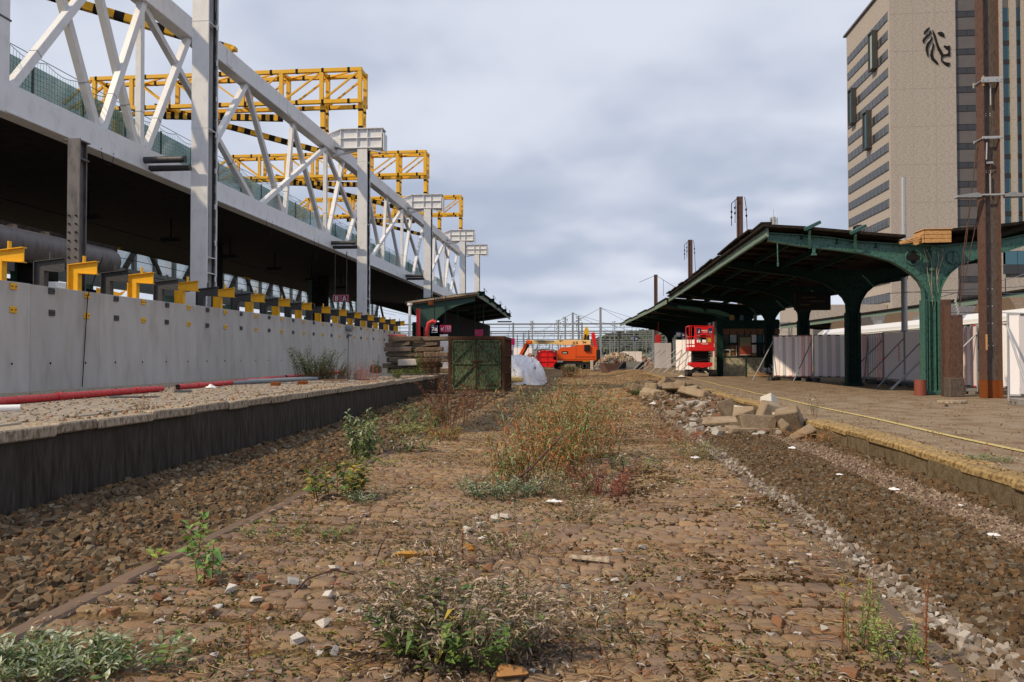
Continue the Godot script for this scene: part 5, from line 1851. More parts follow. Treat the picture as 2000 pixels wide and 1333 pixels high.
# ---------------------------------------------------------------- office tower
func tower() -> void:
	var X := 57.4
	var Z := 151.0
	var o := thing("office_tower", V(76.0, -0.3, 163.0), "tall pale brick office tower with ribbon windows and a black lion emblem", "tower")
	var b := MB.new()
	b.box(V((X + 69.35) * 0.5, 36.0, 163.0), Vector3(69.35 - X, 73.0, 24.0))
	put("wall", b, M.brick_light, o)
	b = MB.new()
	b.box(V(88.0, 36.0, 163.6), Vector3(37.2, 73.0, 22.8))
	put("wall", b, M.brick_light, o)
	for r in [[73.75, 77.75], [79.35, 80.15], [81.35, 82.1], [83.3, 84.1], [85.3, 106.0]]:
		b = MB.new()
		var low := 24.0 if r[0] > 78.0 else -0.3
		b.box(V((r[0] + r[1]) * 0.5, (72.5 + low) * 0.5, 151.6), Vector3(r[1] - r[0], 72.5 - low, 1.2))
		put("pier", b, M.brick_light, o)
	b = MB.new()
	b.box(V(90.6, 7.9, 151.6), Vector3(26.0, 16.6, 1.2))
	b.box(V(90.6, 22.6, 151.62), Vector3(26.0, 2.8, 1.2))
	put("podium_wall", b, M.brick_light, o)
	# fine expansion joints
	b = MB.new()
	for x in [61.55, 65.7]:
		b.box(V(x, 36.0, Z - 0.004), Vector3(0.07, 72.0, 0.012))
	for k in 9:
		b.box(V(63.4, 9.0 + 7.2 * k, Z - 0.006), Vector3(11.9, 0.06, 0.012))
	put("movement_joint", b, mat("joint_grey", Color(0.33, 0.29, 0.25), 0.9), o)
	# left face: ribbon windows
	for row in 18:
		var top := 67.5 - 3.589 * row
		if top < 10.0:
			continue
		var w := thing_part("ribbon_window", o)
		b = MB.new()
		b.box(V(X - 0.01, top - 0.82, 163.0), Vector3(0.06, 1.64, 22.4))
		put("frame", b, M.frame_dark, w)
		for k in 11:
			b = MB.new()
			b.box(V(X - 0.05, top - 0.82, 152.9 + 2.02 * k), Vector3(0.04, 1.44, 1.72))
			put("pane", b, M.window_dark, w)
		for k in 12:
			b = MB.new()
			b.box(V(X - 0.08, top - 0.82, 151.95 + 2.02 * k), Vector3(0.12, 1.6, 0.10))
			put("mullion", b, M.far_grey, w)
		b = MB.new()
		b.box(V(X - 0.05, top - 1.68, 163.0), Vector3(0.16, 0.10, 22.5))
		put("sill", b, M.frame_dark, w)
	for q in [[158.0, 58.5, 66.1], [170.2, 51.4, 58.9], [161.5, 43.6, 51.3], [167.6, 24.0, 29.1]]:
		var w := thing_part("bay_box", o)
		b = MB.new()
		for s in [[0, -1], [0, 1]]:
			b.box(V(X - 0.55, (q[1] + q[2]) * 0.5, q[0] + 1.05 * s[1]), Vector3(1.1, q[2] - q[1], 0.18))
		b.box(V(X - 0.55, q[1] + 0.1, q[0]), Vector3(1.1, 0.2, 2.3))
		b.box(V(X - 0.55, q[2] - 0.1, q[0]), Vector3(1.1, 0.2, 2.3))
		put("frame", b, M.frame_dark, w)
		b = MB.new()
		b.box(V(X - 0.75, (q[1] + q[2]) * 0.5, q[0]), Vector3(0.06, q[2] - q[1] - 0.5, 1.7))
		put("pane", b, M.blue_glass if q[0] != 158.0 else M.teal_glass, w)
	# right face: dark stair glazing, and blue glass strips between brick piers
	b = MB.new()
	b.box(V(71.55, 36.0, 151.9), Vector3(4.4, 72.0, 0.6))
	put("stair_wall", b, M.spandrel, o)
	for row in 19:
		var y := 66.3 - 3.589 * row
		var w := thing_part("stair_window", o)
		for h in 2:
			b = MB.new()
			b.box(V(70.5 + 2.15 * h, y, 151.55), Vector3(2.05, 0.95, 0.08))
			put("pane", b, M.window_dark, w)
		b = MB.new()
		b.box(V(71.55, y + 1.75, 151.57), Vector3(4.3, 2.3, 0.06))
		put("spandrel_panel", b, M.spandrel, w)
		b = MB.new()
		b.box(V(71.55, y + 0.55, 151.52), Vector3(4.35, 0.08, 0.10))
		b.box(V(71.55, y - 0.55, 151.52), Vector3(4.35, 0.08, 0.10))
		put("transom", b, M.frame_dark, w)
	for s in [[77.75, 79.35], [80.15, 81.35], [82.1, 83.3], [84.1, 85.3]]:
		for row in 13:
			var y := 66.0 - 3.589 * row
			b = MB.new()
			b.box(V((s[0] + s[1]) * 0.5, y, 152.0), Vector3(s[1] - s[0], 2.65, 0.2))
			put("glass_strip", b, M.blue_glass, o)
			b = MB.new()
			b.box(V((s[0] + s[1]) * 0.5, y - 1.8, 151.95), Vector3(s[1] - s[0], 0.94, 0.2))
			put("dark_spandrel", b, M.window_dark, o)
	# glass band over the podium
	for k in 6:
		b = MB.new()
		b.box(V(78.6 + 2.6 * k, 19.9, 151.05), Vector3(2.5, 2.5, 0.1))
		put("podium_pane", b, M.blue_glass, o)
		b = MB.new()
		b.box(V(78.6 + 2.6 * k, 17.75, 151.02), Vector3(2.56, 1.7, 0.12))
		put("podium_panel", b, M.window_dark, o)
	b = MB.new()
	b.box(V(49.0, 5.6, 160.0), Vector3(16.6, 11.8, 14.0))
	put("annex", b, M.brick_light, o)
	b = MB.new()
	b.box(V(48.0, 4.8, 152.9), Vector3(9.0, 5.0, 0.2))
	put("annex_panel", b, M.spandrel, o)
	# black lion's head emblem, strokes as on the wall
	var at := func(px: float, py: float) -> Vector2:      # the emblem's own sheet, 778 x 1333 units for 7.0 x 12 units of wall
		return Vector2(63.30 + px * 0.00875, 66.35 - py * 0.00870)
	var strokes := [
		[[146, 290], [100, 325], [45, 385], [35, 420], [40, 445], [75, 420], [125, 365], [143, 325]],
		[[165, 378], [190, 395], [185, 430], [150, 480], [90, 530], [50, 585], [35, 650], [10, 610], [8, 570], [30, 525], [90, 470], [140, 430]],
		[[198, 495], [210, 530], [195, 600], [145, 670], [115, 760], [112, 840], [128, 890], [108, 942], [90, 870], [68, 790], [72, 720], [100, 640], [165, 570]],
		[[220, 635], [243, 680], [240, 740], [215, 830], [215, 910], [235, 980], [300, 1050], [328, 1110], [300, 1115], [230, 1050], [185, 1000], [163, 920], [168, 840], [200, 760]],
		[[212, 355], [235, 390], [280, 500], [305, 620], [345, 730], [400, 830], [420, 890], [460, 905], [520, 890], [540, 830], [525, 800], [470, 765], [445, 735], [447, 705], [500, 725], [568, 718], [568, 940], [480, 935], [420, 955], [400, 1000], [410, 1040], [470, 1075], [568, 1095], [550, 1160], [510, 1160], [440, 1110], [390, 1050], [382, 1000], [385, 930], [360, 880], [310, 780], [265, 600], [230, 470]],
		[[315, 425], [360, 408], [420, 420], [455, 470], [452, 538], [440, 510], [390, 500], [350, 470]]]
	for st in strokes:
		var pl := PackedVector2Array()
		for q in st:
			pl.append(at.call(q[0], q[1]))
		b = MB.new()
		b.prism(pl, Transform3D(Basis.IDENTITY, V(0, 0, Z - 0.12)), 0.16)
		put("emblem_stroke", b, M.black, o)
	# roof edge
	b = MB.new()
	b.box(V(82.0, 72.7, 163.5), Vector3(50.0, 0.4, 25.2))
	put("roof", b, M.spandrel, o)

# ---------------------------------------------------------------- train and the platform beyond
func train_and_far_platform() -> void:
	var o := thing("passenger_train", V(20.4, -0.2, 44.0), "white passenger train with grey roof gear standing behind the hoarding", "train")
	var sect := PackedVector2Array([Vector2(-1.45, 0.9), Vector2(-1.45, 3.1), Vector2(-1.36, 3.42), Vector2(-1.05, 3.72), Vector2(1.05, 3.72), Vector2(1.36, 3.42), Vector2(1.45, 3.1), Vector2(1.45, 0.9)])
	for car in 2:
		var c := thing_part("car", o)
		var z0 := 19.0 + 23.0 * car
		var b := MB.new()
		b.prism(sect, Transform3D(Basis.IDENTITY, V(20.4, 0, z0 + 11.3)), 22.4)
		put("body", b, M.train_white, c)
		b = MB.new()
		b.box(V(18.93, 2.35, z0 + 11.3), Vector3(0.03, 0.9, 21.0))
		put("window_band", b, M.window_dark, c)
		b = MB.new()
		b.tube([V(18.98, 3.2, z0 + 0.2), V(18.98, 3.2, z0 + 22.2)], [0.05], 6)
		put("gutter", b, M.white_plain, c)
		for k in 4:
			b = MB.new()
			b.prism(PackedVector2Array([Vector2(-2.0, 0), Vector2(-1.4, 0.62), Vector2(1.4, 0.62), Vector2(2.0, 0)]), Transform3D(Basis(Vector3.UP, PI * 0.5), V(20.4, 3.70, z0 + 3.0 + 5.6 * k)), 2.0)
			put("roof_unit", b, M.old_wood if k % 2 else M.grey_steel, c)
		b = MB.new()
		for k in 10:
			b.box(V(19.6, 3.85, z0 + 1.5 + 2.1 * k), Vector3(0.3, 0.3, 0.5))
		put("roof_fitting", b, M.mast_grey, c)
	var b := MB.new()      # sloping nose at the far end
	b.prism(PackedVector2Array([Vector2(0, 0.9), Vector2(0, 3.72), Vector2(1.4, 3.5), Vector2(2.9, 2.6), Vector2(3.2, 0.9)]), Transform3D(Basis(Vector3.UP, PI * 0.5), V(20.4, 0, 64.3)), 2.6)
	put("nose", b, M.train_white, o)
	# canopy on the platform beyond
	o = thing("platform_canopy", V(30.5, 0.2, 70.0), "green edged canopy of the next platform, seen behind the white train", "canopy")
	for s in 9:
		var z0 := 32.0 + 8.4 * s
		var z1 := z0 + 8.4
		var d0 := -1.6 * pow(maxf(z0 - 55.0, 0.0) / 50.0, 1.3)
		var d1 := -1.6 * pow(maxf(z1 - 55.0, 0.0) / 50.0, 1.3)
		b = MB.new()
		b.beam(V(28.0 + d0, 5.52, z0), V(28.0 + d1, 5.52, z1 - 0.03), 0.07, 0.42, Vector3.UP, 0.01)
		put("fascia_board", b, M.fascia, o)
		roof_strip(z0, z1, [Vector2(27.8, 5.90), Vector2(33.0, 5.3), Vector2(38.0, 5.9)], 0.14, d0, d1, o, "roof", M.roof_felt)
		b = MB.new()
		for k in 14:
			b.box(V(27.95 + d0, 5.83, z0 + 0.6 * k + 0.2), Vector3(0.3, 0.10, 0.28))
		put("eave_tiles", b, M.roof_felt, o)
		b = MB.new()
		b.box(V(33.0 + d0, 2.6, z0 + 2.0), Vector3(0.4, 5.2, 0.4))
		put("column", b, M.dark_green, o)
		b = MB.new()
		b.beam(V(33.0 + d0, 4.9, z0 + 2.0), V(28.2 + d0, 5.4, z0 + 2.0), 0.12, 0.3)
		put("cantilever", b, M.dark_green, o)
	b = MB.new()
	b.box(V(34.0, 2.5, 72.0), Vector3(0.3, 5.0, 84.0))
	put("back_wall", b, M.soffit, o)
	b = MB.new()
	b.box(V(33.0, -0.1, 75.0), Vector3(11.0, 0.9, 110.0))
	structure(tag(put("far_platform", b, M.asphalt), "platform beyond the white train", "platform"))
	# small glass faced shed at the end of the near platform
	o = thing("green_shed", V(13.2, 0.38, 60.0), "pale green corrugated shed with a glazed top behind the dark columns", "shed")
	b = MB.new()
	for k in 8:
		b.box(V(12.3 + 0.28 * k, 1.9, 60.0 + 0.02 * (k % 2)), Vector3(0.27, 3.0, 0.06))
	put("sheet", b, M.cream_wall if not M.has("pale_green") else M.pale_green, o)
	for k in 4:
		b = MB.new()
		b.box(V(12.45 + 0.56 * k, 3.9, 60.0), Vector3(0.5, 0.9, 0.04))
		put("pane", b, M.white_sheet, o)
	b = MB.new()
	b.box(V(13.3, 3.42, 59.95), Vector3(2.3, 0.05, 0.1))
	put("rail", b, M.white_plain, o)

# ---------------------------------------------------------------- masts and lamps
func masts() -> void:
	# big rusty mast on the right
	var o := thing("catenary_mast", V(11.7, 0.38, 23.6), "tall rusty brown H section mast at the right with clamps and two street lamps", "mast")
	var b := MB.new()
	b.box(V(11.50, 9.4, 23.6), Vector3(0.03, 18.0, 0.42))
	b.box(V(11.92, 9.4, 23.6), Vector3(0.03, 18.0, 0.42))
	put("flange", b, M.rust, o)
	b = MB.new()
	b.box(V(11.71, 9.4, 23.55), Vector3(0.39, 18.0, 0.025))
	put("web", b, M.rust_grey, o)
	b = MB.new()
	b.box(V(11.50, 0.64, 23.6), Vector3(0.036, 0.52, 0.426))
	b.box(V(11.92, 0.64, 23.6), Vector3(0.036, 0.52, 0.426))
	b.box(V(11.71, 0.64, 23.545), Vector3(0.385, 0.52, 0.025))
	put("orange_primer", b, M.rust_bright, o)
	b = MB.new()
	b.box(V(11.495, 2.0, 23.38), Vector3(0.05, 0.46, 0.012))
	b.box(V(11.495, 9.6, 23.38), Vector3(0.05, 0.3, 0.012))
	put("pale_patch", b, M.new_wood, o)
	for q in [[9.62, 0.16], [7.93, 0.08], [6.27, 0.05]]:
		b = MB.new()
		b.bbox(V(11.71, q[0], 23.35), Vector3(0.56, q[1], 0.03), 0.006)
		b.bbox(V(11.71, q[0], 23.85), Vector3(0.56, q[1], 0.03), 0.006)
		for x in [-0.26, 0.26]:
			b.tube([V(11.71 + x, q[0], 23.30), V(11.71 + x, q[0], 23.90)], [0.015], 6)
			b.tube([V(11.71 + x * 0.5, q[0], 23.32), V(11.71 + x * 0.5, q[0], 23.36)], [0.022], 6)
		put("clamp", b, M.galvanised, o)
	b = MB.new()
	b.tube([V(11.72, 9.5, 23.45), V(11.72, 8.9, 23.45)], [0.02], 6)
	b.tube([V(11.68, 6.9, 23.45), V(11.68, 6.3, 23.45)], [0.02], 6)
	b.tube([V(11.58, 7.8, 23.4), V(11.56, 7.3, 23.4)], [0.022], 6)
	b.bbox(V(11.68, 7.22, 23.46), Vector3(0.2, 0.07, 0.05), 0.01)
	put("fitting", b, M.galvanised, o)
	b = MB.new()
	for y in [1.9, 2.55, 3.05, 3.55, 8.68, 8.62, 7.0, 6.95]:
		b.box(V(11.62, y, 23.53), Vector3(0.02, 0.02, 0.01))
		b.box(V(11.74, y, 23.53), Vector3(0.02, 0.02, 0.01))
	put("paint_mark", b, M.white_plain, o)
	for s in [-1.0, 1.0]:
		b = MB.new()
		b.tube([V(11.71 + s * 0.24, 6.27, 23.4), V(11.71 + s * 0.36, 6.27, 23.4)], [0.03], 8)
		b.prism(PackedVector2Array([Vector2(s * 0.34, 6.20), Vector2(s * 0.52, 6.19), Vector2(s * 1.02, 6.20), Vector2(s * 0.98, 6.26), Vector2(s * 0.82, 6.28), Vector2(s * 0.46, 6.33), Vector2(s * 0.36, 6.29)]), Transform3D(Basis.IDENTITY, V(11.71, 0.0, 23.4)), 0.24)
		put("street_lamp_head", b, M.mast_grey, o)
	# stub beside it
	o = thing("mast_stub", V(11.0, 0.38, 24.3), "short cut off rusty steel stub with a concrete foot and a cable shackle", "mast")
	b = MB.new()
	b.box(V(11.0, 1.60, 24.15), Vector3(0.40, 2.45, 0.03))
	b.box(V(10.9, 1.85, 24.55), Vector3(0.30, 2.95, 0.03))
	put("flange", b, M.rust, o)
	b = MB.new()
	b.box(V(10.86, 1.75, 24.35), Vector3(0.03, 2.75, 0.38))
	put("web", b, M.rust, o)
	b = MB.new()
	b.bbox(V(11.0, 0.66, 24.3), Vector3(0.425, 0.58, 0.42), 0.02)
	put("concrete_foot", b, M.rust_grey, o)
	b = MB.new()
	for k in 5:
		b.tube([V(11.05 - 0.02 * k, 2.85 + 0.09 * k, 24.12), V(11.08 - 0.02 * k, 2.92 + 0.09 * k, 24.10), V(11.04 - 0.02 * k, 2.96 + 0.09 * k, 24.12)], [0.03], 6)
	put("shackle", b, M.galvanised, o)
	b = MB.new()
	b.tube([V(11.03, 3.2, 24.12), V(11.48, 7.9, 23.7)], [0.013], 5, false)
	b.tube([V(11.10, 3.1, 24.12), V(11.56, 6.3, 23.7), V(11.7, 7.2, 23.4)], [0.013], 5, false)
	b.tube([V(11.15, 3.1, 24.2), V(11.98, 12.0, 23.9)], [0.011], 5, false)
	put("guy_wire", b, M.rust, o)
	# galvanised pole before the tower
	b = MB.new()
	b.tube([V(15.2, 0.2, 38.5), V(15.2, 10.2, 38.5)], [0.15, 0.115], 12)
	b.box(V(15.2, 9.0, 38.36), Vector3(0.05, 2.2, 0.03))
	tag(put("steel_pole", b, M.galvanised), "slender galvanised pole standing before the brick tower", "pole")
	# catenary masts rising above the canopy
	var lab := ["rusty mast with hanging insulators rising above the near canopy, tallest of the three", "rusty mast with drooping stays behind the middle of the canopies, second of three", "small rusty mast with spread stays above the far canopy"]
	var q := [[11.3, 13.4, 58.0, 0.36], [11.2, 14.2, 84.5, 0.40], [11.0, 14.6, 124.0, 0.5]]
	for k in 3:
		var a: Array = q[k]
		o = thing("catenary_mast", V(a[0], 0.38, a[2]), lab[k], "mast", "rusty masts behind the right canopies")
		b = MB.new()
		b.box(V(a[0] - a[3] * 0.5, a[1] * 0.5, a[2]), Vector3(0.04, a[1], a[3]))
		b.box(V(a[0] + a[3] * 0.5, a[1] * 0.5, a[2]), Vector3(0.04, a[1], a[3]))
		b.box(V(a[0], a[1] * 0.5, a[2] - 0.1), Vector3(a[3] - 0.05, a[1], 0.04))
		put("shaft", b, M.rust, o)
		b = MB.new()
		var t: float = a[1]
		if k < 2:
			b.tube([V(a[0] - 0.2, t - 0.15, a[2] - 0.3), V(a[0] - 0.65, t - 0.55, a[2] - 0.3), V(a[0] - 0.65, t - 2.2, a[2] - 0.3)], [0.03], 5)
			b.tube([V(a[0] - 0.38, t - 0.3, a[2] - 0.3), V(a[0] - 0.4, t - 2.0, a[2] - 0.3)], [0.025], 5)
			b.tube([V(a[0] + 0.3, t - 0.1, a[2] - 0.3), V(a[0] + 0.4, t - 0.8, a[2] - 0.3), V(a[0] + 0.52, t - 4.0, a[2] - 0.3)], [0.025], 5)
			for s in [[-0.65, 1.1], [-0.65, 1.5], [-0.4, 0.8], [-0.4, 1.2], [0.4, 0.95], [0.42, 1.4]]:
				b.tube([V(a[0] + s[0], t - s[1], a[2] - 0.3), V(a[0] + s[0], t - s[1] - 0.14, a[2] - 0.3)], [0.07], 6)
		else:
			b.tube([V(a[0] - 2.6, t - 1.2, a[2]), V(a[0], t - 0.1, a[2]), V(a[0] + 4.5, t - 3.0, a[2])], [0.035], 5)
			b.tube([V(a[0] + 1.2, t - 0.8, a[2]), V(a[0] + 1.2, t - 3.4, a[2])], [0.03], 5)
		put("insulator_stay", b, M.black, o)
	# antenna post behind the canopy tip
	o = thing("antenna_mast", V(13.6, 0.0, 51.0), "white panel antenna cluster peeping over the front edge of the near canopy", "antenna")
	b = MB.new()
	b.tube([V(14.2, 0.0, 60.0), V(14.2, 11.0, 60.0)], [0.12], 8)
	put("pole", b, M.galvanised, o)
	b = MB.new()
	b.tube([V(14.2, 10.2, 60.0), V(14.2, 12.2, 60.0)], [0.16], 8)
	for s in [-0.24, 0.24]:
		b.bbox(V(14.2 + s, 11.3, 59.9), Vector3(0.10, 1.7, 0.08), 0.02)
		b.box(V(14.2, 11.9, 59.9), Vector3(0.5, 0.04, 0.04))
		b.box(V(14.2, 10.6, 59.9), Vector3(0.5, 0.04, 0.04))
	b.tube([V(14.2, 12.2, 60.0), V(14.2, 12.8, 60.0)], [0.015], 4)
	put("antenna", b, M.galvanised, o)
	# wires across the upper right
	o = thing("overhead_wires", V(14, 6, 30), "thin grey overhead wires crossing at the right before the tower", "wires")
	for w in [[12.0, 4.75, 24.5, 24.0, 9.6, 40.0], [11.2, 3.95, 30.0, 22.0, 4.9, 33.0], [11.8, 4.0, 30.0, 22.0, 4.15, 31.0], [12.2, 3.6, 29.0, 23.0, 6.4, 38.0], [9.7, 5.9, 60.0, 24.0, 12.5, 62.0], [12.0, 3.2, 29.0, 24.0, 3.4, 31.0]]:
		b = MB.new()
		b.tube([V(w[0], w[1], w[2]), V((w[0] + w[3]) * 0.5, (w[1] + w[4]) * 0.5 - 0.15, (w[2] + w[5]) * 0.5), V(w[3], w[4], w[5])], [0.012], 4, false)
		put("wire", b, M.mast_grey, o)

# ---------------------------------------------------------------- the yard far ahead
func yard() -> void:
	var b: MB
	# portals across the tracks
	var zs := [157.0, 196.0, 214.0, 250.0, 292.0, 340.0, 400.0, 470.0, 560.0]
	for k in zs.size():
		var z: float = zs[k]
		var o := thing("catenary_portal", V(-4.0 + 3.0 * k, -0.3, z), ["nearest grey catenary portal spanning the whole yard ahead", "second grey catenary portal ahead, just below the first beam", "third grey catenary portal with a brownish beam", "fourth thin catenary portal in the yard", "fifth thin catenary portal in the yard", "sixth fine catenary portal in the distance", "seventh fine catenary portal in the distance", "eighth very fine catenary portal near the horizon", "farthest catenary portal at the horizon"][k], "portal", "catenary portals across the yard")
		var span := 62.0 + 0.05 * z
		var y := 7.9 + (0.0 if k % 3 else 0.25)
		b = MB.new()
		b.box(V(-2.0, y, z), Vector3(span * 2.0, 0.30, 0.25))
		if k % 2 == 0:
			b.box(V(-2.0, y - 0.7, z), Vector3(span * 2.0, 0.12, 0.12))
		put("beam", b, M.far_grey, o)
		var x := -2.0 - span
		while x <= span - 2.0:
			b = MB.new()
			b.box(V(x, y * 0.5, z), Vector3(0.32, y + 0.6, 0.32))
			put("post", b, M.far_grey, o)
			for s in 3:
				b = MB.new()
				b.box(V(x + 4.0 + 4.5 * s, y - 0.9, z), Vector3(0.10, 1.5, 0.10))
				b.beam(V(x + 4.0 + 4.5 * s, y - 1.5, z), V(x + 5.8 + 4.5 * s, y - 2.1, z), 0.06, 0.06)
				put("dropper", b, M.far_grey, o)
			x += rf(11.0, 17.0)
	# tall masts with stays
	var tm := [[2.24, 9.5, 125.0, 0.36, "tallest grey mast ahead with stays fanning down both sides"], [-2.25, 8.7, 125.5, 0.34, "grey mast left of the tallest one, with stays"], [-1.31, 8.1, 126.0, 0.28, "dark mast between the two stayed grey masts"], [5.4, 8.3, 150.0, 0.14, "thin floodlight mast before the wooded hill"], [-4.7, 7.6, 128.0, 0.24, "mast with a crown of insulators above the cream boom"], [-3.6, 8.2, 130.0, 0.26, "taller insulator mast just right of another above the cream boom"], [-9.9, 8.0, 140.0, 0.24, "insulator mast beside the far end of the left canopy"]]
	for q in tm:
		var o := thing("yard_mast", V(q[0], -0.3, q[2]), q[4], "mast")
		b = MB.new()
		b.box(V(q[0], q[1] * 0.5, q[2]), Vector3(q[3], q[1], q[3]))
		put("shaft", b, M.mast_grey, o)
		b = MB.new()
		if q[3] > 0.30:
			for s in [[-9.0, 4.5], [-6.0, 3.0], [7.0, 3.2], [14.0, 4.0]]:
				b.tube([V(q[0], q[1] - 0.1, q[2]), V(q[0] + s[0], q[1] - s[1], q[2] + 10.0)], [0.03], 3, false)
			put("stay", b, M.mast_grey, o)
		else:
			for s in 5:
				b.box(V(q[0], q[1] - 0.35 * s, q[2]), Vector3(0.5 + 0.25 * (s % 3), 0.07, 0.1))
				b.box(V(q[0] + 0.35 * (1 if s % 2 else -1), q[1] - 0.35 * s - 0.12, q[2]), Vector3(0.16, 0.2, 0.1))
			put("fitting", b, M.mast_grey, o)
	# clutter of thin posts
	for k in 60:
		b = MB.new()
		var z := rf(130.0, 330.0)
		var x := rf(-0.20, 0.17) * z
		var h := rf(3.0, 7.5)
		b.box(V(x, h * 0.5, z), Vector3(0.16, h, 0.16))
		b.box(V(x + rf(-0.3, 0.3), h - 0.4, z), Vector3(rf(0.3, 1.0), 0.10, 0.10))
		tag(put("yard_post", b, M.far_grey if k % 3 else M.mast_grey), "thin grey signal or lighting post among many in the yard ahead", "post", "thin posts in the yard")
	# low things on the ground: sheds, cabinets, wagons
	var tones := [M.far_grey, M.white_plain, M.mast_grey, M.fascia, M.pale_block]
	for k in 26:
		b = MB.new()
		var z := rf(120.0, 380.0)
		var x := rf(-0.22, 0.17) * z
		b.bbox(V(x, 0.9, z), Vector3(rf(1.5, 7.0), rf(1.6, 3.0), 2.2), 0.05)
		tag(put("track_cabinet", b, tones[k % 5]), "small low shed or cabinet far off among the tracks", "cabinet", "far sheds in the yard")
	# hoarding strip in the distance, left of the lift
	b = MB.new()
	for k in 5:
		b.box(V(-10.4 + 0.55 * k, 1.3, 112.0), Vector3(0.5, 3.1, 0.06))
	tag(put("far_hoarding", b, M.hoard), "far white corrugated hoarding behind the red lift basket", "hoarding")
	b = MB.new()
	b.bbox(V(-9.6, 3.45, 98.0), Vector3(0.85, 0.85, 0.1), 0.02)
	b.tube([V(-9.6, 0.0, 98.05), V(-9.6, 3.4, 98.05)], [0.05], 6)
	tag(put("far_sign", b, M.magenta), "small square magenta sign beyond the container's top corner", "sign")
	# wooded hill
	var hill := MB.new()
	var hn := noise(55, 0.02, 4)
	var nx := 60
	for i in nx + 1:
		for k in 13:
			var x := -60.0 + 300.0 * i / nx
			var z := 620.0 + 20.0 * k
			var f := clampf(1.0 - pow((x - 60.0) / 75.0, 2.0), 0.0, 1.0) * sin(PI * k / 12.0)
			hill.v.append(V(x, -0.4 + 20.0 * pow(f, 0.7) + 2.0 * f * hn.get_noise_2d(x, z), z))
			hill.n.append(Vector3.UP)
			hill.c.append(Color(0.07, 0.085, 0.05))
	for i in nx:
		for k in 12:
			var q := i * 13 + k
			for w in [q, q + 1, q + 14, q, q + 14, q + 13]:
				hill.ix.append(w)
	structure(tag(put("hill", hill, M.hill_green), "low wooded hill on the horizon behind the right canopy", "hill"))
	var clump := MB.new()
	for k in 70:
		var d := Vector3(rf(-1, 1), rf(-0.3, 1), rf(-1, 1)).normalized() * rf(0.55, 1.0)
		var t := Vector3(rf(-1, 1), rf(-1, 1), rf(-1, 1)).normalized() * 0.28
		var u := t.cross(d).normalized() * 0.28
		clump.col = Color(1, 1, 1) * rf(0.6, 1.25)
		clump.quad(d - t, d - u, d + t, d + u)
	var at := []
	var cols := []
	for k in 420:
		var x := rf(-14.0, 134.0)
		var z := rf(630.0, 740.0)
		var f := clampf(1.0 - pow((x - 60.0) / 75.0, 2.0), 0.0, 1.0) * sin(PI * (z - 620.0) / 240.0)
		var s := rf(3.0, 6.5)
		at.append(Transform3D(Basis(Vector3.UP, rf(0, TAU)).scaled(Vector3(s, s * rf(0.7, 1.1), s)), V(x, -0.4 + 20.0 * pow(f, 0.7) + s * 0.3, z)))
		var g := rf(0.75, 1.2)
		cols.append(Color(0.085 * g, 0.105 * g, 0.062 * g))
	for k in 500:      # thin tree line all along the horizon
		var x := rf(-600.0, 600.0)
		var s := rf(3.0, 7.0)
		at.append(Transform3D(Basis(Vector3.UP, rf(0, TAU)).scaled(Vector3(s * 1.4, s, s)), V(x, s * 0.4, 760.0 + rf(0, 60))))
		cols.append(Color(0.12, 0.135, 0.12))
	tag(copies("distant_trees", clump.mesh(), M.hill_green, at, cols, null), "distant trees on the hill and along the horizon", "trees")

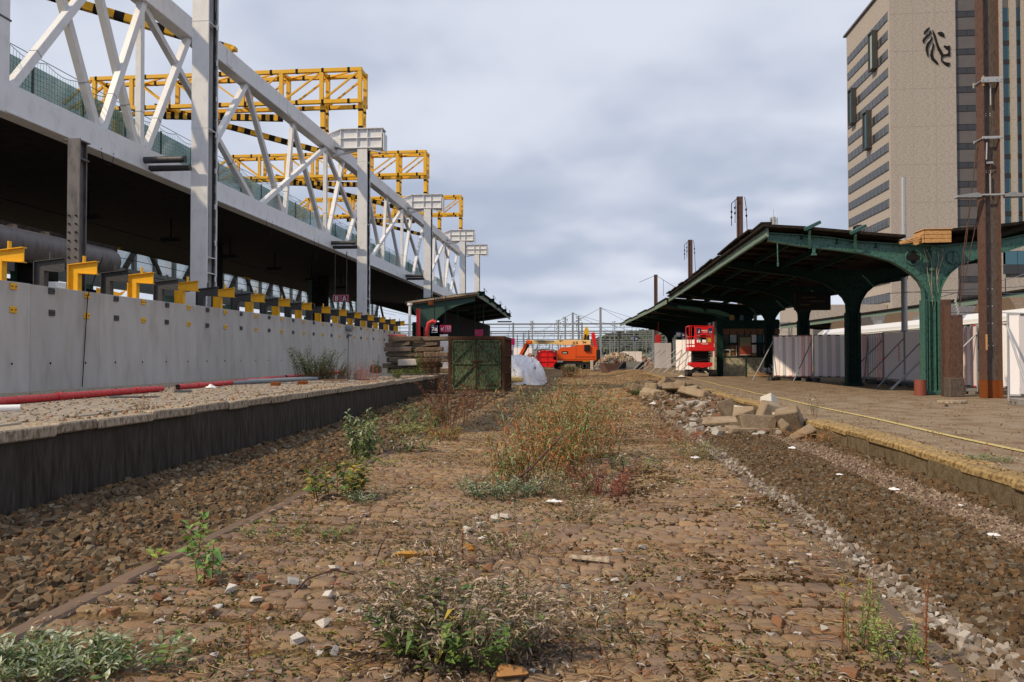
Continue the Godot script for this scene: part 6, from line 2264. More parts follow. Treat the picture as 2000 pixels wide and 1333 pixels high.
# ---------------------------------------------------------------- hoarding on the right platform
func hoarding() -> void:
	var W := Color(0.90, 0.88, 0.90)
	var G := Color(0.55, 0.54, 0.57)
	var R := Color(0.78, 0.47, 0.49)
	var P := Color(0.84, 0.76, 0.79)
	var list := [
		["white hoarding panel with faint grey and pink stripes at the left end of the fence", 9.3, 39.6, 10.8, 38.2, [W, P, W, G, W, P, G, W, W, R, W, R], 2.6],
		["hoarding panel with broad grey stripes and one red stripe behind a dark column", 10.85, 38.15, 13.0, 37.1, [W, G, P, G, P, G, W, R, R, W, W, R], 2.6],
		["narrow hoarding panel with thin dark grey and red stripes", 13.0, 37.0, 12.9, 34.95, [W, G, W, G, W, G, W, R, P, R, P, R], 2.6],
		["plain pinkish white hoarding panel with small red marks, left of two", 12.9, 34.9, 12.95, 32.85, [], 2.62],
		["plain white hoarding panel with small red marks, right of two", 12.95, 32.8, 13.0, 30.95, [], 2.62],
		["plain white hoarding panel half hidden by the nearest green column", 13.0, 30.9, 12.75, 28.65, [], 2.62],
		["hoarding panel striped grey, white and pink beside the rusty stub", 12.75, 28.6, 12.5, 26.0, [G, W, W, P, R, W, R, W, R, P], 2.62],
		["hoarding panel with white and red stripes behind the big rusty mast", 12.55, 25.95, 14.6, 25.3, [W, G, W, W, W, W, W, R, W, R], 2.62],
		["nearest hoarding panel with white and grey ribs at the right edge", 10.62, 20.6, 12.9, 20.1, [W, G, W, G, W, G, W, G, W, G], 2.67]]
	for k in list.size():
		var q: Array = list[k]
		var a := V(q[1], 0.6, q[2])
		var e := V(q[3], 0.6, q[4])
		var o := thing("hoarding_panel", V((q[1] + q[3]) * 0.5, 0.38, (q[2] + q[4]) * 0.5), q[0], "hoarding", "hoarding panels along the right platform")
		var d := (e - a).normalized()
		var out := Vector3(-d.z, 0, d.x)
		if out.dot(Vector3(0, 1.6, 0) - a) < 0.0:
			out = -out
		var h: float = q[6] - 0.6
		var n: int = q[5].size() if q[5].size() else 1
		var ln := a.distance_to(e) - 0.08
		var up := Vector3.UP
		for s in n:
			var b := MB.new()
			b.col = q[5][s] if q[5].size() else Color(0.86, 0.81, 0.84)
			var m := a + d * (0.04 + ln * (s + 0.5) / n) + up * (h * 0.5) + out * (0.012 if s % 2 else -0.012)
			b.box(m, Vector3(ln / n * 0.995, h - 0.06, 0.014), Basis(d, up, d.cross(up)))
			put("sheet" if n == 1 else "stripe", b, M.plain_satin if M.has("plain_satin") else mat("plain_satin", Color(1, 1, 1), 0.5), o)
			if n > 1 and s % 2:
				b = MB.new()
				b.col = Color(0.10, 0.10, 0.11) if q[5][s].g > 0.41 and q[5][s].r < 0.7 or q[5][s] == W else Color(0.5, 0.04, 0.06)
				for y in [0.02, h - 0.02]:
					b.box(a + d * (0.04 + ln * (s + 0.5) / n) + up * y + out * 0.02, Vector3(ln / n * 0.8, 0.05, 0.03), Basis(d, up, d.cross(up)))
				put("clip", b, M.plain, o)
		var b := MB.new()
		for t in [a + d * 0.02, e - d * 0.02]:
			b.tube([t - up * 0.15, t + up * (h + 0.03)], [0.024], 8)
		for y in [0.0, h]:
			b.tube([a + d * 0.02 + up * y, e - d * 0.02 + up * y], [0.022], 8)
		put("frame", b, M.galvanised if k > 6 else M.mast_grey, o)
		if n == 1:
			b = MB.new()
			for s in 7:
				b.box((a + e) * 0.5 + up * (0.28 * s + 0.1) + out * 0.010, Vector3(ln, 0.006, 0.008), Basis(d, up, d.cross(up)))
			put("sheet_joint", b, M.hoard, o)
			b = MB.new()
			for s in 5:
				var m := a.lerp(e, 0.76) + up * (0.85 + 0.14 * s) + out * 0.02
				var p := []
				for w in 7:
					p.append(m + d * (0.05 * cos(-2.2 + 4.4 * w / 6.0)) + up * (0.05 * sin(-2.2 + 4.4 * w / 6.0)))
				b.tube(p, [0.012], 5)
			put("red_mark", b, M.red_pipe, o)
		# raking prop and feet
		var top := e + up * (h * 0.86)
		var foot := e + out * 1.9 + V(0, 0, -0.2)
		if k == 8:
			foot = e + out * 2.0 + V(-0.3, 0, -0.3)
		foot.y = 0.40
		b = MB.new()
		b.tube([top, foot], [0.028], 8)
		put("prop", b, M.galvanised if k > 5 else M.mast_grey, o)
		if k == 3:
			b = MB.new()
			b.tube([top.lerp(foot, 0.42), top.lerp(foot, 0.47)], [0.034], 8)
			put("prop_collar", b, M.red_paint, o)
		if k in [0, 6, 8]:
			b = MB.new()
			var t2 := a + up * (h * 0.86)
			var f2 := a + out * 1.9
			f2.y = 0.40
			b.tube([t2, f2], [0.028], 8)
			put("prop", b, M.galvanised, o)
		for f in 2:
			var m := a.lerp(e, 0.06 + 0.88 * f)
			b = MB.new()
			var bs := Basis(out, up, out.cross(up))
			var fm := m + out * 0.15 * (1 if k != 8 else 2)
			fm.y = 0.47
			b.bbox(fm + up * 0.03, Vector3(0.9, 0.10, 0.24), 0.015, bs)
			for s in [-0.36, 0.0, 0.36]:
				b.bbox(fm + out * s - up * 0.05, Vector3(0.2, 0.09, 0.24), 0.01, bs)
			put("foot_block", b, M.pale_block if k > 5 else M.foot_block, o)
	# hoardings farther down the platform
	var far := [["short white hoarding with struts on the far right platform, nearest the lift", 7.5, 57.0, 8.6, 54.0, 2.7], ["grey shaded hoarding panel just left of the red lift", 6.6, 58.0, 7.9, 57.2, 2.75], ["white hoarding under the far canopy beside a dark column", 5.9, 68.0, 7.4, 68.5, 2.7], ["white hoarding panel directly behind the red lift", 7.2, 51.5, 8.0, 51.4, 2.4], ["low white fence beyond the rubble near the far column", 4.2, 92.0, 6.5, 92.0, 2.1]]
	for k in far.size():
		var q: Array = far[k]
		var o := thing("hoarding_panel", V((q[1] + q[3]) * 0.5, 0.38, (q[2] + q[4]) * 0.5), q[0], "hoarding", "white hoardings under the canopies")
		var a := V(q[1], 0.5, q[2])
		var e := V(q[3], 0.5, q[4])
		var d := (e - a).normalized()
		for s in 3:
			var b := MB.new()
			b.col = Color(0.92, 0.88, 0.91) * (1.0 if s != 1 else 0.94)
			b.box(a.lerp(e, (s + 0.5) / 3.0) + Vector3.UP * (q[5] * 0.5 - 0.2), Vector3(a.distance_to(e) / 3.0 - 0.02, q[5] - 0.5, 0.03), Basis(d, Vector3.UP, d.cross(Vector3.UP)))
			put("sheet", b, M.plain_satin, o)
			if k in [0, 1, 2]:
				b = MB.new()
				b.tube([a.lerp(e, s / 3.0) + Vector3.UP * 1.6, a.lerp(e, s / 3.0) + Vector3(-1.9, -0.1, 0.6)], [0.03], 6)
				put("prop", b, M.galvanised, o)

# ---------------------------------------------------------------- machines
func track_unit(parent: Node3D, at: Vector3, ln: float, h: float, w: float, turn: float) -> void:
	var t := Transform3D(Basis(Vector3.UP, turn), at)
	var o := thing_part("track", parent)
	var b := MB.new()
	var pl := PackedVector2Array()
	for k in 9:
		var a := -PI * 0.5 + PI * k / 8.0
		pl.append(Vector2(ln * 0.5 - h * 0.5 + cos(a) * h * 0.5, h * 0.5 + sin(a) * h * 0.5))
	for k in 9:
		var a := PI * 0.5 + PI * k / 8.0
		pl.append(Vector2(-ln * 0.5 + h * 0.5 + cos(a) * h * 0.5, h * 0.5 + sin(a) * h * 0.5))
	b.prism(pl, t, w)
	put("belt", b, M.rubber, o)
	b = MB.new()
	for k in int(ln / 0.16):
		var x := -ln * 0.5 + h * 0.4 + 0.16 * k
		if x < ln * 0.5 - h * 0.4:
			b.box(t * Vector3(x, h + 0.015, 0), Vector3(0.06, 0.04, w), t.basis)
			b.box(t * Vector3(x, 0.02, 0), Vector3(0.06, 0.04, w), t.basis)
	put("grouser", b, M.rubber, o)
	b = MB.new()
	for x in [-ln * 0.5 + h * 0.5, -ln * 0.17, ln * 0.17, ln * 0.5 - h * 0.5]:
		b.tube([t * Vector3(x, h * 0.5, -w * 0.5 - 0.02), t * Vector3(x, h * 0.5, w * 0.5 + 0.02)], [h * 0.30], 12)
	put("wheel", b, M.grey_post, o)

func machines() -> void:
	# orange boom lift
	var Z := 92.0
	var o := thing("boom_lift", V(-1.2, 0.0, Z), "orange tracked boom lift with a long cream boom reaching left", "boom lift")
	var b := MB.new()
	var body := PackedVector2Array([Vector2(-3.55, 1.05), Vector2(-3.62, 1.5), Vector2(-3.35, 2.35), Vector2(-3.05, 2.62), Vector2(-1.8, 2.70), Vector2(-0.6, 2.95), Vector2(0.3, 2.98), Vector2(0.75, 2.75), Vector2(1.15, 2.7), Vector2(1.2, 1.2), Vector2(0.9, 1.02)])
	b.prism(body, Transform3D(Basis.IDENTITY, V(0, 0, Z)), 1.0)
	var top := MB.new()
	put("hood", b, M.orange, o)
	b = MB.new()
	b.box(V(-1.2, 1.18, Z - 0.51), Vector3(4.5, 0.04, 0.02))
	b.box(V(-1.25, 1.9, Z - 0.51), Vector3(0.025, 1.5, 0.02))
	b.box(V(-0.2, 1.55, Z - 0.51), Vector3(2.4, 0.03, 0.02))
	put("seam", b, M.rust_bright, o)
	b = MB.new()
	b.box(V(-2.6, 2.02, Z - 0.52), Vector3(0.72, 0.28, 0.04))
	put("grille", b, M.black, o)
	b = MB.new()
	b.box(V(-2.6, 1.98, Z - 0.545), Vector3(0.5, 0.08, 0.02))
	put("badge", b, M.white_plain, o)
	b = MB.new()
	for k in 10:
		b.prism(PackedVector2Array([Vector2(0, 0), Vector2(0.16, 0), Vector2(0.08, 0.13)]), Transform3D(Basis.IDENTITY, V(-1.15 + 0.22 * k, 1.38, Z - 0.515)), 0.012)
	put("warning_stripe", b, M.rust_bright, o)
	b = MB.new()
	b.bbox(V(0.05, 2.55, Z - 0.62), Vector3(0.7, 0.75, 0.25), 0.06)
	b.bbox(V(1.35, 1.75, Z - 0.1), Vector3(0.5, 1.2, 0.9), 0.08)
	b.tube([V(-3.6, 1.3, Z), V(-3.95, 1.4, Z)], [0.2], 8)
	put("engine_part", b, M.rubber, o)
	var bm := thing_part("boom", o)
	b = MB.new()
	b.beam(V(0.5, 3.20, Z + 0.75), V(-3.4, 3.25, Z + 0.75), 0.42, 0.62, Vector3.UP, 0.03)
	put("main_section", b, M.cream, bm)
	b = MB.new()
	b.beam(V(-3.4, 3.24, Z + 0.75), V(-6.7, 3.30, Z + 0.75), 0.34, 0.48, Vector3.UP, 0.03)
	put("fly_section", b, M.cream, bm)
	b = MB.new()
	b.box(V(-4.9, 3.42, Z + 0.565), Vector3(2.0, 0.10, 0.02))
	b.box(V(-4.9, 3.22, Z + 0.57), Vector3(1.8, 0.03, 0.02))
	b.prism(PackedVector2Array([Vector2(-3.3, 0.1), Vector2(-2.8, 0.06), Vector2(-3.2, -0.05)]), Transform3D(Basis.IDENTITY, V(0, 3.4, Z + 0.52)), 0.02)
	b.beam(V(-0.55, 3.42, Z + 0.52), V(-0.1, 3.15, Z + 0.52), 0.02, 0.08)
	b.beam(V(-0.5, 3.15, Z + 0.52), V(-0.05, 3.3, Z + 0.52), 0.02, 0.06)
	put("marking", b, M.black, bm)
	letters("JLG", 0.42, M.black, bm, Transform3D(Basis.IDENTITY, V(-1.35, 3.18, Z + 0.52) - o.position))
	b = MB.new()
	b.bbox(V(-6.95, 3.25, Z + 0.75), Vector3(0.75, 0.5, 0.5), 0.08)
	b.beam(V(-7.2, 3.05, Z + 0.75), V(-8.45, 0.75, Z + 0.75), 0.3, 0.5, Vector3.UP, 0.03)
	put("jib", b, M.red_pipe if false else M.orange, bm)
	b = MB.new()
	b.beam(V(-7.0, 2.95, Z + 0.6), V(-8.1, 1.0, Z + 0.6), 0.12, 0.22)
	put("cylinder", b, M.black, bm)
	var bk := thing_part("basket", o)
	b = MB.new()
	for y in [0.62, 1.1, 1.65]:
		for zz in [Z, Z + 1.4]:
			b.tube([V(-9.6, y, zz), V(-8.3, y, zz)], [0.04], 6)
		for x in [-9.6, -8.3]:
			b.tube([V(x, y, Z), V(x, y, Z + 1.4)], [0.04], 6)
	for x in [-9.6, -8.95, -8.3]:
		for zz in [Z, Z + 1.4]:
			b.tube([V(x, 0.6, zz), V(x, 1.7, zz)], [0.04], 6)
	b.box(V(-8.95, 0.58, Z + 0.7), Vector3(1.35, 0.12, 1.45))
	put("rail", b, M.red_pipe, bk)
	b = MB.new()
	b.bbox(V(-8.5, 1.3, Z + 0.7), Vector3(0.3, 0.7, 0.5), 0.04)
	put("control_box", b, M.rust, bk)
	b = MB.new()
	b.beam(V(-2.4, 0.95, Z + 0.3), V(-3.1, 0.45, Z - 0.6), 0.35, 0.35)
	b.beam(V(-0.9, 0.95, Z + 0.3), V(-0.2, 0.45, Z - 0.6), 0.35, 0.35)
	b.bbox(V(-1.6, 0.85, Z + 0.4), Vector3(2.2, 0.4, 1.4), 0.06)
	put("chassis", b, M.grey_post, o)
	track_unit(o, V(-3.3, 0.0, Z - 0.7), 1.2, 0.85, 0.55, 0.0)
	track_unit(o, V(0.1, 0.0, Z - 0.7), 1.7, 0.85, 0.55, 0.0)
	b = MB.new()
	b.bbox(V(0.6, 0.55, Z - 0.9), Vector3(0.35, 1.1, 0.4), 0.03)
	tag(put("concrete_post", b, M.chalk), "pale upright concrete block under the right end of the orange lift", "block")
	# arm of an excavator behind
	o = thing("excavator", V(-0.2, 0.0, 103.0), "yellow excavator arm rising behind the orange boom lift", "excavator")
	b = MB.new()
	b.prism(PackedVector2Array([Vector2(-0.75, 2.6), Vector2(-0.35, 4.9), Vector2(-0.15, 5.5), Vector2(0.1, 5.55), Vector2(0.3, 4.9), Vector2(0.45, 2.6)]), Transform3D(Basis.IDENTITY, V(0.0, 0, 103.0)), 0.5)
	put("arm", b, M.yellow, o)
	b = MB.new()
	b.beam(V(-0.45, 2.4, 102.6), V(-0.15, 4.5, 102.6), 0.2, 0.2)
	b.beam(V(0.1, 2.4, 102.6), V(0.25, 4.4, 102.6), 0.2, 0.2)
	put("hydraulic_ram", b, M.black, o)
	b = MB.new()
	b.bbox(V(-0.4, 1.6, 104.0), Vector3(2.6, 1.8, 2.6), 0.15)
	put("cab", b, M.yellow, o)
	track_unit(o, V(-1.2, 0.0, 103.5), 3.2, 0.85, 0.5, PI * 0.5)
	track_unit(o, V(0.6, 0.0, 103.5), 3.2, 0.85, 0.5, PI * 0.5)
	o = thing("access_platform", V(1.0, 0.0, 108.0), "slim red hoist mast right of the yellow excavator arm", "hoist")
	b = MB.new()
	b.beam(V(0.85, 4.9, 108.0), V(1.35, 2.2, 108.0), 0.5, 0.55)
	b.bbox(V(0.95, 4.3, 108.0), Vector3(0.6, 0.5, 0.5), 0.05)
	put("mast", b, M.red_paint, o)
	b = MB.new()
	b.bbox(V(1.2, 1.1, 108.0), Vector3(1.2, 2.2, 1.2), 0.05)
	put("base", b, M.rubber, o)
	# red skip
	o = thing("skip", V(-5.5, 0.0, 107.0), "bright red ribbed steel skip left of the orange lift", "skip")
	b = MB.new()
	b.bbox(V(-5.5, 1.2, 107.8), Vector3(2.75, 2.35, 1.6), 0.04)
	put("body", b, M.red_paint, o)
	for k in 4:
		b = MB.new()
		b.bbox(V(-5.5, 0.12 + 0.72 * k, 106.95), Vector3(2.8, 0.10, 0.12), 0.02)
		put("rib", b, M.red_paint, o)
	for x in [-6.85, -5.5, -4.15]:
		b = MB.new()
		b.bbox(V(x, 1.2, 106.95), Vector3(0.10, 2.3, 0.10), 0.02)
		put("rib", b, M.red_paint, o)
	for x in [-6.6, -4.5]:
		b = MB.new()
		b.box(V(x, 2.22, 106.9), Vector3(0.25, 0.12, 0.03))
		put("reflector", b, M.white_plain, o)
	# red scissor lift on the platform
	Z = 47.0
	o = thing("scissor_lift", V(6.85, 0.38, Z), "bright red scissor lift on spread tracked legs on the right platform", "scissor lift")
	var cx := 6.85
	b = MB.new()
	for y in [2.30, 2.75, 3.40]:
		b.tube([V(cx - 0.74, y, Z - 0.35), V(cx + 0.66, y, Z - 0.35), V(cx + 0.66, y, Z + 1.2), V(cx - 0.74, y, Z + 1.2), V(cx - 0.74, y, Z - 0.35)], [0.028], 6)
	for x in [-0.74, -0.42, 0.66]:
		for zz in [-0.35, 1.2]:
			b.tube([V(cx + x, 1.95, Z + zz), V(cx + x, 3.42, Z + zz)], [0.028], 6)
	put("guard_rail", b, M.red_paint, o)
	b = MB.new()      # front sheet with an opening
	b.box(V(cx + 0.12, 3.10, Z - 0.38), Vector3(1.06, 0.52, 0.03))
	b.box(V(cx + 0.12, 2.28, Z - 0.38), Vector3(1.06, 0.26, 0.03))
	b.box(V(cx - 0.36, 2.62, Z - 0.38), Vector3(0.10, 0.44, 0.03))
	b.box(V(cx + 0.60, 2.62, Z - 0.38), Vector3(0.10, 0.44, 0.03))
	put("front_sheet", b, M.red_paint, o)
	b = MB.new()
	b.bbox(V(cx - 0.02, 2.02, Z + 0.4), Vector3(1.5, 0.26, 1.65), 0.03)
	put("deck", b, M.red_paint, o)
	b = MB.new()
	b.box(V(cx - 0.20, 3.10, Z - 0.40), Vector3(0.24, 0.34, 0.012))
	b.box(V(cx + 0.47, 3.10, Z - 0.40), Vector3(0.20, 0.34, 0.012))
	put("blue_plate", b, M.navy, o)
	b = MB.new()
	b.prism(PackedVector2Array([Vector2(-0.26, 2.98), Vector2(-0.14, 2.98), Vector2(-0.17, 3.22), Vector2(-0.2, 3.1)]), Transform3D(Basis.IDENTITY, V(cx, 0, Z - 0.41)), 0.01)
	b.box(V(cx + 0.14, 3.12, Z - 0.4), Vector3(0.34, 0.045, 0.012))
	b.box(V(cx + 0.18, 3.03, Z - 0.4), Vector3(0.28, 0.03, 0.012))
	b.box(V(cx + 0.14, 2.36, Z - 0.4), Vector3(0.44, 0.025, 0.012))
	b.box(V(cx + 0.16, 2.30, Z - 0.4), Vector3(0.34, 0.02, 0.012))
	put("white_line", b, M.white_plain, o)
	letters("12", 0.16, M.white_plain, o, Transform3D(Basis.IDENTITY, V(cx + 0.48, 3.02, Z - 0.412) - o.position))
	b = MB.new()
	b.box(V(cx + 0.42, 2.55, Z - 0.36), Vector3(0.18, 0.22, 0.02))
	put("yellow_plate", b, M.yellow, o)
	b = MB.new()
	b.beam(V(cx - 0.2, 2.42, Z - 0.3), V(cx - 0.1, 2.8, Z - 0.3), 0.03, 0.03)
	b.bbox(V(cx + 0.02, 2.62, Z + 0.1), Vector3(0.1, 0.5, 0.1), 0.02)
	put("control_box", b, M.black, o)
	var sc := thing_part("scissor_stack", o)
	for k in 4:
		var y := 1.28 + 0.16 * k
		for zz in [-0.1, 0.75]:
			b = MB.new()
			b.beam(V(cx - 0.5, y, Z + zz), V(cx + 0.5, y + 0.14, Z + zz), 0.06, 0.09)
			b.beam(V(cx + 0.5, y, Z + zz + 0.07), V(cx - 0.5, y + 0.14, Z + zz + 0.07), 0.06, 0.09)
			put("scissor_arm", b, M.rubber, sc)
	b = MB.new()
	b.bbox(V(cx - 0.02, 1.55, Z + 0.35), Vector3(0.94, 0.70, 0.7), 0.03)
	put("bellows", b, M.rubber, sc)
	b = MB.new()
	b.prism(PackedVector2Array([Vector2(-0.66, 1.22), Vector2(0.64, 1.22), Vector2(0.64, 1.02), Vector2(0.35, 0.90), Vector2(-0.35, 0.90), Vector2(-0.66, 1.04)]), Transform3D(Basis.IDENTITY, V(cx - 0.02, 0, Z + 0.35)), 1.3)
	put("base", b, M.red_paint, o)
	b = MB.new()
	for s in [-1.0, 1.0]:
		for zz in [-0.3, 0.9]:
			b.beam(V(cx + s * 0.12, 0.92, Z + zz), V(cx + s * 0.68, 0.56, Z + zz), 0.12, 0.12)
			b.beam(V(cx + s * 0.22, 0.75, Z + zz), V(cx + s * 0.3, 0.95, Z + zz), 0.10, 0.08)
	b.bbox(V(cx, 0.78, Z + 0.35), Vector3(0.34, 0.28, 1.2), 0.03)
	put("spider_leg", b, M.rubber, o)
	for s in [-0.72, 0.72]:
		track_unit(o, V(cx + s, 0.38, Z + 0.35), 1.5, 0.36, 0.26, PI * 0.5)

# ---------------------------------------------------------------- container and tarpaulin
func container_and_tarp() -> void:
	var o := thing("shipping_container", V(-4.77, 0.0, 34.5), "old green steel container with rusty cross braced double doors", "container")
	var x0 := -5.98
	var x1 := -3.55
	var z0 := 33.0
	var z1 := 36.0
	var b := MB.new()
	b.box(V((x0 + x1) * 0.5, 1.22, (z0 + z1) * 0.5 + 0.1), Vector3(x1 - x0 - 0.1, 2.3, z1 - z0 - 0.2))
	put("shell", b, M.container_rust, o)
	b = MB.new()
	for k in 14:      # corrugated right side
		b.bbox(V(x1 - 0.035, 1.22, z0 + 0.25 + 0.2 * k), Vector3(0.06, 2.1, 0.10), 0.02)
	put("corrugation", b, M.container_rust, o)
	b = MB.new()
	for x in [x0 + 0.05, x1 - 0.05]:
		for z in [z0 + 0.05, z1 - 0.05]:
			b.bbox(V(x, 1.22, z), Vector3(0.14, 2.42, 0.14), 0.012)
	put("corner_post", b, M.container_rust, o)
	b = MB.new()
	for y in [0.08, 2.38]:
		b.bbox(V((x0 + x1) * 0.5, y, z0 + 0.04), Vector3(x1 - x0, 0.14, 0.13), 0.012)
		b.bbox(V(x1 - 0.04, y, (z0 + z1) * 0.5), Vector3(0.13, 0.14, z1 - z0), 0.012)
		b.bbox(V(x0 + 0.04, y, (z0 + z1) * 0.5), Vector3(0.13, 0.14, z1 - z0), 0.012)
	for y in [0.85, 1.62]:
		b.bbox(V(x1 + 0.0, y, (z0 + z1) * 0.5), Vector3(0.05, 0.06, z1 - z0), 0.01)
	put("frame_rail", b, M.container_rust, o)
	for s in 2:
		var door := thing_part("door", o)
		var dx0 := x0 + 0.14 + 1.09 * s
		var dx1 := dx0 + 1.06
		var zf := z0 - 0.02
		b = MB.new()
		b.box(V((dx0 + dx1) * 0.5, 1.22, zf + 0.05), Vector3(dx1 - dx0, 2.14, 0.03))
		put("leaf_sheet", b, M.container_green, door)
		for q in [[(dx0 + dx1) * 0.5, 2.26, dx1 - dx0, 0.07], [(dx0 + dx1) * 0.5, 0.20, dx1 - dx0, 0.09], [(dx0 + dx1) * 0.5, 1.27, dx1 - dx0, 0.08], [dx0 + 0.03, 1.22, 0.07, 2.14], [dx1 - 0.03, 1.22, 0.07, 2.14]]:
			b = MB.new()
			b.bbox(V(q[0], q[1], zf + 0.01), Vector3(q[2], q[3], 0.05), 0.008)
			put("stile", b, M.container_green, door)
		var inner := dx1 if s == 0 else dx0
		var outer := dx0 if s == 0 else dx1
		var sg := 1.0 if s == 0 else -1.0
		for y in [[1.31, 2.20], [0.26, 1.20]]:
			b = MB.new()
			b.beam(V(outer + sg * 0.05, y[0], zf + 0.005), V(inner - sg * 0.08, y[1], zf + 0.005), 0.075, 0.05)
			put("cross_brace", b, M.container_green, door)
		b = MB.new()
		b.tube([V(dx0 + 0.25, 0.34, zf - 0.03), V(dx1 - 0.2, 0.34, zf - 0.03)], [0.016], 6)
		b.bbox(V((dx0 + dx1) * 0.5, 0.34, zf - 0.03), Vector3(0.14, 0.06, 0.04), 0.01)
		b.tube([V(inner - sg * 0.12, 0.75, zf - 0.03), V(inner + sg * 0.05, 0.75, zf - 0.03)], [0.014], 6)
		for y in [0.5, 2.0]:
			b.tube([V(outer + sg * 0.0, y - 0.08, zf - 0.02), V(outer + sg * 0.0, y + 0.08, zf - 0.02)], [0.025], 6)
		put("bolt_bar", b, M.container_rust, door)
	b = MB.new()
	b.tube([V((x0 + x1) * 0.5, 0.2, z0 - 0.05), V((x0 + x1) * 0.5, 2.3, z0 - 0.05)], [0.022], 8)
	b.bbox(V((x0 + x1) * 0.5, 1.38, z0 - 0.06), Vector3(0.5, 0.07, 0.05), 0.01)
	b.bbox(V((x0 + x1) * 0.5, 1.2, z0 - 0.06), Vector3(0.10, 0.14, 0.06), 0.01)
	put("lock_gear", b, M.container_rust, o)
	# white tarpaulin over a heap
	b = MB.new()
	var tn := noise(71, 0.9, 3)
	var fold := noise(72, 2.4, 3)
	var nx := 90
	var nz := 90
	var P := func(i: int, k: int) -> Vector3:
		var u := 2.0 * i / nx - 1.0
		var w := 2.0 * k / nz - 1.0
		var rr := pow(pow(absf(u), 3.2) + pow(absf(w), 3.2), 1.0 / 3.2)
		var h := 1.55 * pow(maxf(1.0 - pow(rr, 3.4), 0.0), 0.55)
		var a := atan2(w, u)
		var creases := 0.10 * sin(a * 13.0 + 3.0 * tn.get_noise_2d(u * 2.0, w * 2.0)) * smoothstep(0.35, 0.95, rr)
		return V(-4.15 + u * 1.75 + creases * cos(a), maxf(h + 0.10 * tn.get_noise_2d(u * 3.0, w * 3.0) + 0.07 * fold.get_noise_2d(u * 3.0, w * 3.0 + 5.0) + 0.16 * (0.5 - absf(fold.get_noise_2d(u * 1.6, w * 1.6 + 5.0)) * 2.2) * smoothstep(1.0, 0.75, rr) + 0.10 * (0.4 - absf(tn.get_noise_2d(u * 9.0 + 7.0, w * 9.0)) * 2.0) * smoothstep(1.0, 0.75, rr), 0.01), 44.5 + w * 2.4 + creases * sin(a))
	for i in nx + 1:
		for k in nz + 1:
			b.v.append(P.call(i, k))
			var ex: Vector3 = P.call(i + 1, k) - P.call(i - 1, k)
			var ez: Vector3 = P.call(i, k + 1) - P.call(i, k - 1)
			b.n.append(ex.cross(ez).normalized() * (1.0 if ex.cross(ez).y > 0.0 else -1.0))
			b.c.append(Color.WHITE)
	for i in nx:
		for k in nz:
			var q := i * (nz + 1) + k
			for w in [q, q + 1, q + nz + 2, q, q + nz + 2, q + nz + 1]:
				b.ix.append(w)
	o = thing("tarpaulin", V(-4.1, 0.0, 44.5), "crumpled white plastic sheet draped over a heap behind the container", "tarpaulin")
	put("sheet", b, M.white_sheet, o)
	b = MB.new()
	b.bbox(V(-3.9, 0.32, 42.1), Vector3(0.85, 0.3, 0.3), 0.08)
	put("orange_showing_through", b, M.cream, o)

